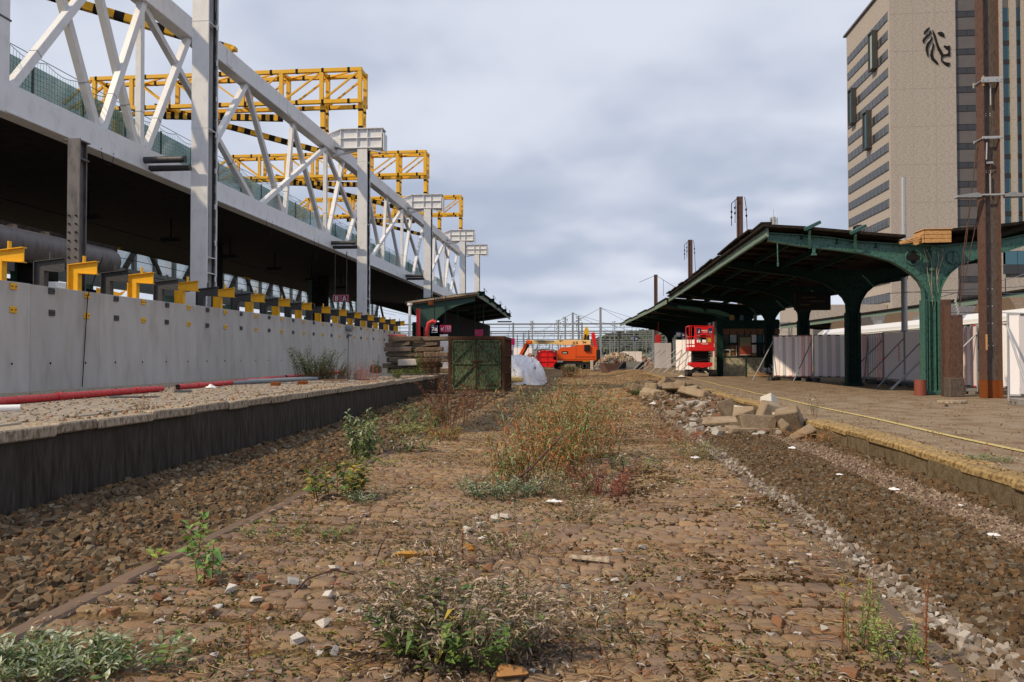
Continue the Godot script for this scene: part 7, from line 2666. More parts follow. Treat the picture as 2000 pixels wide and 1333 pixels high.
# ---------------------------------------------------------------- stack of old sleepers
func sleepers() -> void:
	var r2 := RandomNumberGenerator.new()
	r2.seed = 21
	var lab := ["bottom", "second", "third", "fourth", "fifth", "sixth", "seventh"]
	var y := 0.76
	for row in 7:
		var n := 2 if row < 6 else 2
		var x := -9.95 + r2.randf_range(-0.25, 0.3) + 0.04 * row
		var h := 0.26
		for k in n:
			var ln := r2.randf_range(1.15, 1.55) if row % 2 else r2.randf_range(1.2, 1.6)
			if row == 3 and k == 0:
				ln = 1.9
			var tilt := r2.randf_range(-0.04, 0.045) + (0.07 if row == 5 else 0.0)
			var b := MB.new()
			b.col = Color(1, 1, 1) * r2.randf_range(0.75, 1.25)
			b.bbox(V(x + ln * 0.5, y + h * 0.5, 37.3 + r2.randf_range(-0.22, 0.16)), Vector3(ln, h - r2.randf_range(0.02, 0.06), 0.28), 0.022, Basis(Vector3.BACK, tilt) * Basis(Vector3.UP, r2.randf_range(-0.16, 0.16)), 0.022, r2)
			tag(put("railway_sleeper", b, M.old_wood), "weathered timber sleeper, %s row from below, %s half of the stack's front" % [lab[row], "left" if k == 0 else "right"], "sleeper", "old timber sleepers in the stack")
			x += ln + r2.randf_range(0.0, 0.08)
		y += h
	for row in 7:      # the row behind
		var b := MB.new()
		b.col = Color(1, 1, 1) * r2.randf_range(0.6, 1.0)
		b.bbox(V(-8.55 + r2.randf_range(-0.15, 0.15), 0.89 + 0.26 * row, 37.75 + r2.randf_range(-0.05, 0.05)), Vector3(2.6, 0.25, 0.28), 0.02, Basis(Vector3.UP, r2.randf_range(-0.03, 0.03)))
		tag(put("railway_sleeper", b, M.old_wood), "weathered timber sleeper, %s row from below, at the back of the stack" % lab[row], "sleeper", "old timber sleepers in the stack")
	var b := MB.new()
	b.bbox(V(-8.75, 1.28, 36.98), Vector3(0.95, 0.30, 0.25), 0.03, Basis(Vector3.BACK, 0.02), 0.02, r2)
	tag(put("concrete_block", b, M.chalk), "pale chalky block set into the front of the sleeper stack", "block")
	b = MB.new()
	b.bbox(V(-9.35, 2.62, 37.3), Vector3(0.95, 0.12, 0.24), 0.03, Basis(Vector3.BACK, -0.03), 0.02, r2)
	tag(put("red_beam", b, mat("pink_paint", Color(0.38, 0.10, 0.10), 0.7)), "pinkish red painted timber lying on top of the sleeper stack", "timber")
	b = MB.new()
	b.bbox(V(-10.45, 0.95, 37.4), Vector3(0.55, 0.36, 0.4), 0.06, Basis(Vector3.UP, 0.3), 0.04, r2)
	tag(put("timber_block", b, M.old_wood), "dark short timber block lying left of the sleeper stack", "timber")
	b = MB.new()
	b.box(V(-7.55, 1.75, 40.2), Vector3(0.5, 2.0, 0.05), Basis(Vector3.UP, -0.5))
	b.box(V(-7.2, 1.65, 39.9), Vector3(0.5, 1.95, 0.05), Basis(Vector3.UP, -0.9))
	tag(put("white_board", b, M.hoard), "white hoarding board standing between the sleeper stack and the container", "hoarding")

# ---------------------------------------------------------------- broken concrete and rubble
func rubble() -> void:
	var r2 := RandomNumberGenerator.new()
	r2.seed = 41
	# pile of L shaped platform kerbs
	var items := [
		# x, y, z, sx, sy, sz, yaw, pitch, roll, label
		[3.30, 0.12, 15.75, 1.15, 0.16, 0.55, 0.10, 0.0, 0.05, "flat lower slab at the front of the broken kerb pile"],
		[3.38, 0.34, 15.65, 0.80, 0.44, 0.20, 0.06, -0.25, 0.02, "squared kerb block facing the path in the broken kerb pile"],
		[2.75, 0.24, 16.5, 0.85, 0.20, 0.36, -0.15, 0.1, 0.12, "dark flat kerb block at the left end of the broken pile"],
		[3.75, 0.55, 16.3, 0.48, 0.62, 0.24, 0.35, 0.1, -0.1, "upright kerb block in the middle of the broken pile"],
		[4.02, 0.48, 15.5, 0.52, 0.72, 0.26, -0.5, 0.35, 0.18, "leaning kerb block against the platform edge in the broken pile"],
		[3.78, 0.26, 15.0, 0.20, 0.50, 0.30, 0.4, 0.2, 0.5, "tilted narrow kerb leg right of the square block"],
		[4.06, 0.15, 14.75, 0.75, 0.20, 0.26, 0.55, 0.0, 0.30, "low kerb piece slanting up at the right end of the broken pile"],
		[3.05, 0.52, 17.2, 0.36, 0.60, 0.26, 0.2, -0.2, 0.25, "upright broken kerb at the back left of the pile"],
		[3.35, 0.45, 16.7, 0.5, 0.4, 0.3, -0.3, 0.2, 0.0, "brownish broken kerb lump at the back of the pile"],
		[2.65, 0.12, 15.9, 0.5, 0.16, 0.4, 0.5, 0.0, -0.1, "small flat fragment at the foot of the broken pile"]]
	for q in items:
		var b := MB.new()
		b.col = Color(1, 1, 1.03) * r2.randf_range(0.45, 0.95)
		b.bbox(V(3.45 + (q[0] - 3.45) * 0.92, 0.06 + (q[1] - 0.06) * 0.70, q[2]), Vector3(q[3] * 0.85, q[4] * 0.78, q[5] * 0.9), 0.025, Basis.from_euler(Vector3(q[7] * 1.4 + r2.randf_range(-0.1, 0.1), q[6], q[8] * 1.3 + r2.randf_range(-0.15, 0.15))), 0.05, r2)
		tag(put("broken_kerb", b, M.concrete), q[9], "concrete block", "broken kerb pieces piled at the right platform")
	# rounded fillet that makes the square block an L
	for q in [[3.22, 0.46, 16.85, 0.30, "white jagged limestone piece standing in the broken kerb pile"], [3.80, 0.86, 16.6, 0.30, "white jagged limestone piece on top of the broken kerb pile"], [3.55, 0.44, 16.35, 0.26, "rounded pale stone lump in the middle of the broken kerb pile"], [3.98, 0.50, 16.15, 0.26, "grey stone lump beside the leaning kerb block"], [2.62, 0.16, 16.9, 0.2, "small white stone at the left of the broken kerb pile"]]:
		var o := MeshInstance3D.new()
		o.name = numbered("stone_lump")
		o.mesh = rock(r2, 0.95)
		o.material_override = M.chalk
		o.transform = Transform3D(Basis.from_euler(Vector3(r2.randf_range(0, 3), r2.randf_range(0, 3), 0)).scaled(Vector3.ONE * q[3]), V(3.45 + (q[0] - 3.45) * 0.92, 0.06 + (q[1] - 0.06) * 0.72, q[2]))
		add_child(o)
		tag(o, q[4], "stone")
	var bits := []
	var bcol := []
	for k in 420:
		var x := r2.randf_range(2.1, 4.2)
		var z := r2.randf_range(15.0, 25.0)
		var sz := r2.randf_range(0.04, 0.17) * (1.6 if r2.randf() < 0.08 else 1.0)
		bits.append(Transform3D(Basis.from_euler(Vector3(r2.randf_range(0, 3), r2.randf_range(0, 3), 0)).scaled(Vector3.ONE * sz), V(x, ground_y(x, z) + sz * 0.2, z)))
		var pal := [Color(0.40, 0.37, 0.33), Color(0.26, 0.21, 0.16), Color(0.17, 0.12, 0.08), Color(0.48, 0.45, 0.41), Color(0.20, 0.11, 0.07)]
		bcol.append(pal[r2.randi() % pal.size()])
	tag(copies("rubble_bits", M._rocks[2], M.stone, bits, bcol, null), "small rubble strewn round and behind the broken kerb pile", "rubble")
	# slabs thrown beside the path farther off
	for k in 16:
		var b := MB.new()
		b.col = Color(1, 1, 1) * r2.randf_range(0.45, 1.0)
		var x := r2.randf_range(2.0, 3.7)
		var z := r2.randf_range(25.5, 33.0)
		b.bbox(V(x, ground_y(x, z) + r2.randf_range(0.08, 0.30), z), Vector3(r2.randf_range(0.4, 1.1), r2.randf_range(0.10, 0.3), r2.randf_range(0.3, 0.6)), 0.03, Basis.from_euler(Vector3(r2.randf_range(-0.5, 0.5), r2.randf_range(-1, 1), r2.randf_range(-0.5, 0.5))), 0.05, r2)
		tag(put("broken_slab", b, M.concrete), "grey broken concrete slab in the heap beside the right platform", "slab", "broken slabs heaped beside the right platform")
	# demolition heap in front of the yard
	var heap := thing("rubble_heap", V(3.4, 0.0, 86.0), "heap of pale rubble and earth in front of the yard", "rubble")
	var hm := MB.new()
	for i in 25:
		for k in 17:
			var u := i / 12.0 - 1.0
			var w := k / 8.0 - 1.0
			hm.v.append(V(3.4 + u * 2.6, -0.05 + 1.9 * pow(maxf(1.0 - u * u, 0.0), 0.8) * maxf(1.0 - w * w, 0.0) + 0.3 * gn_a.get_noise_2d(u * 3.0, w * 3.0), 86.0 + w * 3.0))
			hm.n.append(Vector3(u * 0.8, 1.0, -w * 0.8).normalized())
			hm.c.append(Color(0.34, 0.25, 0.16))
	for i in 24:
		for k in 16:
			var q := i * 17 + k
			for w in [q, q + 1, q + 18, q, q + 18, q + 17]:
				hm.ix.append(w)
	put("earth_core", hm, M.soil, heap)
	var at := []
	var cols := []
	for k in 520:
		var u := r2.randf_range(-0.95, 0.95)
		var w := r2.randf_range(-0.95, 0.4)
		var s := r2.randf_range(0.1, 0.45)
		at.append(Transform3D(Basis.from_euler(Vector3(r2.randf_range(0, 3), r2.randf_range(0, 3), 0)).scaled(Vector3.ONE * s), Vector3(u * 2.6, 1.9 * pow(maxf(1.0 - u * u, 0.0), 0.8) * maxf(1.0 - w * w, 0.0), -w * 3.0)))
		var pal := [Color(0.52, 0.45, 0.36), Color(0.40, 0.31, 0.22), Color(0.6, 0.56, 0.5), Color(0.33, 0.16, 0.10), Color(0.3, 0.25, 0.19)]
		cols.append(pal[r2.randi() % pal.size()])
	copies("rubble_stones", M._rocks[3], M.stone, at, cols, heap)
	for q in [[-8.2, 112.0, 2.0], [6.8, 100.0, 1.8]]:
		at = []
		cols = []
		for k in 160:
			var u := r2.randf_range(-1, 1)
			var w := r2.randf_range(-1, 1)
			var s := r2.randf_range(0.15, 0.6)
			at.append(Transform3D(Basis.from_euler(Vector3(r2.randf_range(0, 3), r2.randf_range(0, 3), 0)).scaled(Vector3.ONE * s), V(q[0] + u * 2.2, q[2] * maxf(0.9 - u * u, 0.0) * maxf(1.0 - w * w, 0.0), q[1] + w * 2.5)))
			var pal := [Color(0.42, 0.38, 0.33), Color(0.36, 0.28, 0.2), Color(0.36, 0.17, 0.11)]
			cols.append(pal[r2.randi() % pal.size()])
		tag(copies("rubble_heap", M._rocks[4], M.stone, at, cols, null), "small far heap of grey rubble left of the red skip" if q[0] < 0.0 else "small far heap of reddish rubble by the low white fence", "rubble")
	# two excavator buckets lying at the heap
	var bucket := func(x: float, y: float, z: float, s: float, turn: float, label: String, m: Material) -> void:
		var o := thing("digger_bucket", V(x, y, z), label, "bucket", "digger buckets by the heap", turn)
		var prof := PackedVector2Array([Vector2(-0.62, 0.0), Vector2(0.45, -0.02), Vector2(0.62, 0.12), Vector2(0.75, 0.62), Vector2(0.69, 0.64), Vector2(0.55, 0.17), Vector2(0.42, 0.05), Vector2(-0.62, 0.04)])
		var b := MB.new()
		b.prism(prof, Transform3D(Basis(Vector3.UP, PI * 0.5).scaled(Vector3.ONE * s), Vector3.ZERO), 1.7)
		part("shell", b, m, o)
		for e in [-0.84, 0.84]:
			b = MB.new()
			b.prism(PackedVector2Array([Vector2(-0.62, 0.0), Vector2(0.45, -0.02), Vector2(0.62, 0.12), Vector2(0.75, 0.62), Vector2(0.3, 0.6)]), Transform3D(Basis(Vector3.UP, PI * 0.5).scaled(Vector3.ONE * s), Vector3(e * s, 0, 0)), 0.06)
			part("cheek", b, m, o)
	bucket.call(2.75, 0.02, 74.0, 1.35, 0.45, "rusty brown open digger bucket lying by the rubble heap", M.rust)
	bucket.call(4.0, 0.35, 72.0, 1.15, -0.6, "black digger bucket lying at the platform edge beside the rusty one", M.grey_post)

# ---------------------------------------------------------------- odds and ends
func crumple(b: MB, at: Vector3, sx: float, sz: float, h: float, r: RandomNumberGenerator) -> void:      # a crumpled sheet
	var n := 6
	var p := []
	for k in n + 1:
		for i in n + 1:
			var u := 2.0 * i / n - 1.0
			var w := 2.0 * k / n - 1.0
			var e := 1.0 - 0.7 * maxf(absf(u), absf(w))
			p.append(at + Vector3(u * sx * 0.5 * r.randf_range(0.75, 1.1), h * e * r.randf_range(0.15, 1.0), w * sz * 0.5 * r.randf_range(0.75, 1.1)))
	for k in n:
		for i in n:
			var q := k * (n + 1) + i
			b.tri(p[q], p[q + n + 1], p[q + 1]); b.tri(p[q + 1], p[q + n + 1], p[q + n + 2])

func small_things() -> void:
	var b: MB
	var r2 := RandomNumberGenerator.new()
	r2.seed = 61
	# red hoses along the left platform
	var runs := [[[-8.6, 9.0], [-9.75, 12.0], [-9.82, 15.0], [-9.84, 17.0]], [[-9.95, 17.9], [-10.0, 20.0], [-10.35, 23.0], [-10.75, 26.5]], [[-10.9, 27.0], [-11.5, 33.0], [-11.7, 36.0]]]
	var lab := ["thick red plastic pipe lying along the foot of the concrete wall, nearest length", "second length of red plastic pipe with its open end toward the gap", "far length of red plastic pipe past the bush"]
	for k in 3:
		var o := thing("red_pipe", V(runs[k][1][0], 0.78, runs[k][1][1]), lab[k], "pipe", "red pipes on the left platform")
		var p := []
		for q in runs[k]:
			p.append(V(q[0], 0.84, q[1]))
		b = MB.new()
		b.tube(p, [0.068], 14, false)
		put("pipe", b, M.red_pipe, o)
		for s in p.size() - 1:
			b = MB.new()
			var m: Vector3 = p[s].lerp(p[s + 1], 0.45)
			var d: Vector3 = (p[s + 1] - p[s]).normalized()
			b.tube([m, m + d * 0.22], [0.080], 14)
			put("collar", b, M.red_pipe, o)
		b = MB.new()
		var e: Vector3 = p[0] if k == 1 else p[p.size() - 1]
		var d2: Vector3 = (p[1] - p[0]).normalized() * (1.0 if k == 1 else -1.0)
		b.tube([e + d2 * 0.015, e + d2 * 0.03], [0.056], 14)
		put("open_end", b, M.black, o)
	for q in [[-10.2, 20.8, -9.2, 25.5, "grey conduit lying beside the red pipes before the bush"], [-10.4, 22.0, -9.5, 26.0, "second grey conduit lying close behind the first"]]:
		b = MB.new()
		b.tube([V(q[0], 0.83, q[1]), V((q[0] + q[2]) * 0.5 + 0.1, 0.84, (q[1] + q[3]) * 0.5), V(q[2], 0.83, q[3])], [0.06], 10)
		tag(put("grey_conduit", b, M.mast_grey), q[4], "pipe", "grey conduits on the left platform")
	b = MB.new()
	b.tube([V(-9.3, 0.82, 10.2), V(-8.45, 0.82, 10.75)], [0.055], 12)
	tag(put("white_pipe", b, M.white_plain), "short white plastic pipe at the left edge on the platform", "pipe")
	# bits of brick and rubbish on the left platform
	var bits := [[-8.6, 20.6, 0.24, 0.1, M.rust_bright, "orange brick piece on the left platform near the conduits"], [-8.2, 21.6, 0.3, 0.1, M.rust_bright, "second orange brick piece on the left platform"], [-8.2, 24.5, 0.9, 0.05, M.brown_wood, "brown board lying on the left platform before the bush"], [-9.1, 16.6, 0.35, 0.06, M.grey_post, "flat black rubber scrap beside the red pipe"], [-9.6, 18.9, 0.3, 0.14, M.white_plain, "crumpled white plastic bag beside the red pipe"], [-7.6, 25.5, 0.5, 0.05, M.grey_post, "dark broken strip on the left platform edge"], [-8.9, 14.4, 0.9, 0.03, M.grey_post, "thin dark strips lying on the left platform"]]
	for q in bits:
		b = MB.new()
		if q[4] == M.white_plain:
			crumple(b, V(q[0], 0.77, q[1]), 0.32, 0.26, 0.16, r2)
		else:
			b.bbox(V(q[0], 0.775 + q[3] * 0.5, q[1]), Vector3(q[2], q[3], minf(q[2], 0.16)), 0.01, Basis(Vector3.UP, r2.randf_range(-0.5, 0.5)), 0.01, r2)
		tag(put("scrap", b, q[4]), q[5], "scrap")
	# stones lying on the path
	var st := [
		[-1.55, 4.45, 0.10, 0], [-1.25, 4.55, 0.09, 1], [-2.15, 4.85, 0.085, 0], [-2.0, 4.7, 0.07, 2], [-1.72, 5.0, 0.08, 0], [-2.35, 4.62, 0.075, 2], [-2.62, 5.2, 0.085, 2], [-2.5, 5.35, 0.10, 2], [-2.3, 5.3, 0.10, 2], [-2.2, 5.12, 0.11, 2], [-2.05, 5.25, 0.09, 1], [-2.42, 5.05, 0.085, 0], [-1.9, 5.65, 0.07, 0], [-1.75, 5.75, 0.06, 0], [-1.62, 4.2, 0.09, 0], [-1.35, 4.05, 0.08, 1], [-1.1, 4.9, 0.075, 2], [-1.05, 4.85, 0.06, 1], [-0.62, 5.35, 0.09, 1], [-0.15, 5.35, 0.06, 1], [-0.75, 5.72, 0.10, 2], [-0.9, 5.9, 0.09, 2], [1.15, 4.75, 0.10, 2], [1.32, 4.05, 0.08, 2], [-1.0, 7.2, 0.12, 0], [-0.9, 7.45, 0.12, 0], [-0.82, 7.6, 0.10, 0], [-1.08, 7.0, 0.10, 0], [-0.72, 6.9, 0.11, 2], [0.25, 6.35, 0.09, 0], [0.45, 6.5, 0.08, 1], [-2.8, 4.85, 0.09, 2], [-2.95, 4.55, 0.10, 2], [-0.95, 6.3, 0.10, 3], [-1.3, 6.15, 0.08, 2], [0.65, 5.6, 0.06, 1], [-0.38, 4.62, 0.075, 1]]
	var cl := [Color(0.50, 0.47, 0.45), Color(0.36, 0.36, 0.36), Color(0.26, 0.135, 0.075), Color(0.50, 0.24, 0.06)]
	var same := {}
	var nm := ["white flinty", "grey", "brown", "orange"]
	for k in st.size():
		var q: Array = st[k]
		var o := MeshInstance3D.new()
		o.name = numbered("loose_stone")
		o.mesh = rock(r2, 0.6)
		o.material_override = M.chalk if q[3] == 0 else mat("stone_%d" % q[3], cl[q[3]], 0.9, M.chalk.albedo_texture, Vector3(3, 3, 3), M.chalk.normal_texture, 0.6) if not M.has("stone_%d" % q[3]) else M["stone_%d" % q[3]]
		o.transform = Transform3D(Basis.from_euler(Vector3(r2.randf_range(-0.4, 0.4), r2.randf_range(0, 6), 0)).scaled(Vector3(q[2] * 0.8, q[2] * 0.7, q[2] * 0.7)), V(q[0], q[2] * 0.16, q[1]))
		add_child(o)
		var side := "far left of the path" if q[0] < -2.3 else ("left of withered bush" if q[0] < -1.2 else ("mid path" if q[0] < 0.3 else "right of withered bush"))
		var deep := "nearest the camera" if q[1] < 4.6 else ("beyond the foreground" if q[1] < 5.2 else ("beside the saplings" if q[1] < 5.7 else "near the willowherb"))
		var lb := "loose %s stone, %s, %s" % [nm[q[3]], side, deep]
		if not same.has(lb):
			same[lb] = []
		same[lb].append(o)
	for lb in same:
		var list: Array = same[lb]
		list.sort_custom(func(u, w): return u.position.x / u.position.z > w.position.x / w.position.z)
		for k in list.size():
			var which: String = "" if list.size() == 1 else ["leftmost", "second from left", "third from left", "fourth from left", "fifth from left", "sixth from left"][k] + " "
			tag(list[k], which + lb.replace("loose ", "" if list.size() > 1 else "loose "), "stone", "loose stones on the cobbles")
	b = MB.new()
	b.bbox(V(-1.35, 0.02, 6.05), Vector3(0.30, 0.03, 0.09), 0.01, Basis(Vector3.UP, 0.1), 0.015, r2)
	tag(put("wood_chunk", b, mat("orange_wood", Color(0.52, 0.27, 0.06), 0.8)), "flat orange slab of wood on the cobbles left of the dry tuft", "wood")
	b = MB.new()
	b.bbox(V(0.02, 0.02, 6.05), Vector3(0.32, 0.025, 0.05), 0.006, Basis(Vector3.UP, -0.15), 0.008, r2)
	tag(put("wood_chunk", b, M.coping), "pale stick of wood lying on the cobbles behind the dry bush", "wood")
	b = MB.new()
	b.bbox(V(-0.38, 0.02, 3.86), Vector3(0.15, 0.04, 0.07), 0.012, Basis(Vector3.UP, 0.2), 0.015, r2)
	tag(put("brick_chip", b, mat("tan_chip", Color(0.38, 0.2, 0.08), 0.85)), "tan brick chip in front of the foreground dry bush", "brick")
	# curved twigs
	for q in [[-1.62, 5.55, "thin dark twig standing up from the cobbles left of the dry bush", [[0, 0.0, 0], [0.05, 0.06, 0.05], [0.10, 0.2, 0.06], [0.16, 0.30, 0.05]]], [-1.95, 5.0, "dark curled twig lying on the cobbles", [[0, 0.02, 0], [0.06, 0.09, 0.08], [0.2, 0.12, 0.2], [0.34, 0.06, 0.3]]]]:
		b = MB.new()
		var p := []
		for w in q[3]:
			p.append(V(q[0] + w[0], w[1], q[1] + w[2]))
		b.tube(p, [0.008, 0.007, 0.006, 0.004], 5)
		tag(put("twig", b, M.rust), q[2], "twig")
	# litter
	var lit := [[3.35, 0.13, 8.8, 0.16, "crumpled white paper on the dark ballast near the low wall"], [3.12, 0.12, 9.9, 0.12, "small white scrap on the gravel beyond the crumpled paper"], [3.35, 0.11, 6.75, 0.14, "white paper strip on the gravel at the right edge"], [3.72, 0.1, 8.1, 0.08, "tiny white scrap close to the low wall"], [3.3, 0.1, 12.8, 0.2, "white plastic strip in front of the broken kerb pile"], [1.65, 0.03, 12.0, 0.2, "white crumpled paper at the start of the pale gravel rim"], [-0.35, 0.02, 8.3, 0.25, "white plastic scrap among the weeds in the middle"], [-0.9, 0.03, 6.55, 0.10, "white and red wrapper on the cobbles behind the twigs"], [2.1, 0.1, 24.0, 0.5, "pale sheet of plastic by the broken slabs"], [5.3, 0.40, 44.0, 0.6, "pale board lying on the right platform edge"]]
	for q in lit:
		b = MB.new()
		var s: float = q[3] * 0.55
		crumple(b, V(q[0], q[1] + 0.005, q[2]), s * 1.3, s * 0.8, s * 0.45, r2)
		tag(put("litter", b, M.white_plain), q[4], "litter")
	# things on the right platform
	b = MB.new()
	var p := []
	for k in 15:
		p.append(V(9.45 + 0.33 * cos(TAU * k / 14.0), 0.43, 21.0 + 0.33 * sin(TAU * k / 14.0)))
	b.tube([V(9.45, 0.385, 21.0), V(9.45, 0.44, 21.0)], [0.36, 0.35], 20)
	tag(put("disc_lid", b, M.coping), "round pale lid lying flat on the right platform", "lid")
	b = MB.new()
	b.tube([V(10.32, 0.38, 25.0), V(10.32, 0.86, 25.0)], [0.17], 16)
	tag(put("red_drum", b, mat("drum_red", Color(0.22, 0.055, 0.035), 0.6)), "small red brown drum at the foot of the nearest green column", "drum")
	b = MB.new()
	b.tube([V(8.65, 0.39, 19.5), V(8.69, 0.40, 19.55)], [0.05, 0.03], 8)
	tag(put("dark_lump", b, M.grey_post), "small dark lump on the bare right platform", "stone")
	for q in [[9.55, 40.5, "pallet like scrap boards on the platform under the canopy"], [5.2, 41.0, "scrap boards near the platform edge left of the lift"]]:
		var o := thing("scrap_boards", V(q[0] if q[1] != 41.0 else 5.0, 0.38, q[1]), q[2], "scrap")
		for k in 4:
			b = MB.new()
			b.box(o.position + Vector3(r2.randf_range(-0.3, 0.3), 0.03 + 0.03 * k, r2.randf_range(-0.2, 0.2)), Vector3(0.9, 0.025, 0.12), Basis(Vector3.UP, r2.randf_range(-0.3, 0.3)))
			put("board", b, M.old_wood, o)
	# blue arrow signs under the far canopy
	for q in [[7.2, 3.25, 60.0, 0.9, "dark blue sign with white down arrow, nearer of two under the far canopy"], [4.75, 3.35, 78.0, 1.0, "dark blue sign with a white down arrow, farther of two under the far canopy"]]:
		var o := thing("direction_sign", V(q[0], q[1], q[2]), q[4], "sign", "")
		b = MB.new()
		b.bbox(V(q[0], q[1], q[2]), Vector3(q[3] * 0.78, q[3] * 0.46, 0.06), 0.01)
		put("board", b, M.navy, o)
		M._arrow.call(o, V(q[0] + q[3] * 0.2, q[1], q[2] - 0.035), q[3] * 0.26, -PI * 0.25, M.white_plain)
		b = MB.new()
		for s in [[-0.33, 0, 0.02, 0.26], [-0.06, 0, 0.02, 0.26], [-0.2, 0.13, 0.28, 0.02], [-0.2, -0.13, 0.28, 0.02], [-0.25, 0.0, 0.03, 0.14], [-0.15, 0.0, 0.03, 0.14]]:
			b.box(V(q[0] + s[0] * q[3], q[1] + s[1] * q[3], q[2] - 0.035), Vector3(s[2] * q[3], s[3] * q[3], 0.01))
		put("pictogram", b, M.white_plain, o)
		b = MB.new()
		b.tube([V(q[0] - 0.2, q[1] + 0.2, q[2]), V(q[0] - 0.2, 5.0, q[2])], [0.02], 6)
		b.tube([V(q[0] + 0.2, q[1] + 0.2, q[2]), V(q[0] + 0.2, 5.0, q[2])], [0.02], 6)
		put("hanger", b, M.black, o)
	b = MB.new()
	b.bbox(V(6.6, 3.0, 72.0), Vector3(0.5, 1.1, 0.4), 0.04)
	b.tube([V(6.6, 3.5, 72.0), V(6.6, 4.8, 72.0)], [0.03], 6)
	tag(put("red_sign", b, M.red_pipe), "small dark red hanging sign between the two blue arrow signs", "sign")
	b = MB.new()
	b.bbox(V(4.2, 4.5, 100.0), Vector3(0.5, 0.6, 0.3), 0.05)
	b.tube([V(4.2, 0.3, 100.0), V(4.2, 4.4, 100.0)], [0.09], 8)
	tag(put("signal_post", b, M.grey_post), "black signal head on a thin post beyond the far canopy's edge", "signal")

# ---------------------------------------------------------------- plants
func leaf_blade(b: MB, base: Vector3, d: Vector3, ln: float, w: float, fold: float, col: Color, droop := 0.25) -> void:
	var side := d.cross(Vector3.UP)
	if side.length() < 0.05:
		side = Vector3.RIGHT
	side = side.normalized()
	side = side.rotated(d.normalized(), fold)
	var up := side.cross(d).normalized()
	var m := base + d * ln * 0.45 + Vector3.UP * (-droop * ln * 0.12)
	var tip := base + d * ln + Vector3.UP * (-droop * ln * 0.7)
	var l := m + side * w * 0.5 + up * w * 0.18
	var r := m - side * w * 0.5 + up * w * 0.18
	b.col = col
	b.tri(base, r, m); b.tri(base, m, l)
	b.col = Color(col.r * 1.12, col.g * 1.12, col.b * 1.12)
	b.tri(m, r, tip); b.tri(m, tip, l)

func curled_leaf(b: MB, base: Vector3, d: Vector3, ln: float, w: float, col: Color, r: RandomNumberGenerator) -> void:      # a withered, rolled ribbon
	var side := d.cross(Vector3(r.randf_range(-1, 1), r.randf_range(-1, 1), r.randf_range(-1, 1))).normalized()
	var p := base
	var dir := d
	var bend := r.randf_range(-1.1, 1.1)
	b.col = col
	for s in 3:
		var nd := (dir.rotated(side, bend * 0.6) + Vector3.DOWN * 0.35).normalized()
		var q := p + dir * ln / 3.0
		var w0: float = w * [0.5, 1.0, 0.8][s]
		var w1: float = w * [1.0, 0.8, 0.15][s]
		b.quad(p - side * w0 * 0.5, p + side * w0 * 0.5, q + side * w1 * 0.5, q - side * w1 * 0.5)
		p = q
		dir = nd
		side = (side + dir * r.randf_range(-0.3, 0.3)).normalized()

# cfg: stems, height, spread, lean, leaf (length), width, per (leaves per metre), cols, stem (colour), thick, droop, bare (share of the stem below without leaves)
func plant(called: String, at: Vector3, label: String, cat: String, cfg: Dictionary, seed_: int) -> Node3D:
	var r := RandomNumberGenerator.new()
	r.seed = seed_
	var o := thing(called, at, label, cat, cfg.get("group", ""))
	var st := MB.new()
	var lf := MB.new()
	var sx: float = cfg.get("sx", 1.0)
	for k in int(cfg.stems):
		var a := r.randf_range(0, TAU)
		var q: float = pow(r.randf(), 0.6) * cfg.spread
		var foot := Vector3(cos(a) * q * sx, -0.02, sin(a) * q * cfg.get("sz", 1.0))
		var h: float = cfg.height * r.randf_range(0.5, 1.05)
		var la: float = a + r.randf_range(-0.9, 0.9)
		var lean: float = cfg.get("lean", 0.25) * r.randf_range(0.3, 1.4)
		var p := []
		for s in 6:
			var t := s / 5.0
			p.append(foot + Vector3(cos(la) * lean * h * (0.4 * t + 0.6 * t * t), h * (t - 0.22 * lean * t * t), sin(la) * lean * h * (0.4 * t + 0.6 * t * t)) + Vector3(r.randf_range(-1, 1), 0, r.randf_range(-1, 1)) * 0.02 * h * t)
		var sc: Color = cfg.stem[r.randi() % cfg.stem.size()]
		st.col = sc * r.randf_range(0.8, 1.2)
		var th: float = cfg.get("thick", 0.006) * r.randf_range(0.7, 1.2)
		st.tube(p, [th, th * 0.9, th * 0.8, th * 0.65, th * 0.5, th * 0.3], 4, false)
		var n := int(cfg.per * h * 1.4)
		var bare: float = cfg.get("bare", 0.1)
		for s in n:
			var t := bare + (1.0 - bare) * (s + r.randf()) / n
			var f := t * 5.0
			var i := mini(int(f), 4)
			var base: Vector3 = p[i].lerp(p[i + 1], f - i)
			var dd: Vector3 = (p[i + 1] - p[i]).normalized()
			var b := s * 2.4 + r.randf_range(-0.5, 0.5)
			var out := Vector3(cos(b), 0, sin(b))
			var d := (out * r.randf_range(0.6, 1.2) + dd * r.randf_range(0.1, cfg.get("rise", 0.8))).normalized()
			var c: Color = cfg.cols[r.randi() % cfg.cols.size()] * r.randf_range(0.75, 1.25)
			var big: float = (1.0 - 0.5 * absf(t - 0.55)) * r.randf_range(0.6, 1.15)
			if cfg.has("curl"):
				curled_leaf(lf, base, d, cfg.leaf * big, cfg.width * big * 1.2, c, r)
				continue
			leaf_blade(lf, base, d, cfg.leaf * big * 1.1, cfg.width * big * 1.15, r.randf_range(-0.6, 0.6), c, cfg.get("droop", 0.3) * r.randf_range(0.2, 1.5))
	stuff(part("stems", st, M.leaf, o))
	stuff(part("leaves", lf, M.leaf, o))
	return o

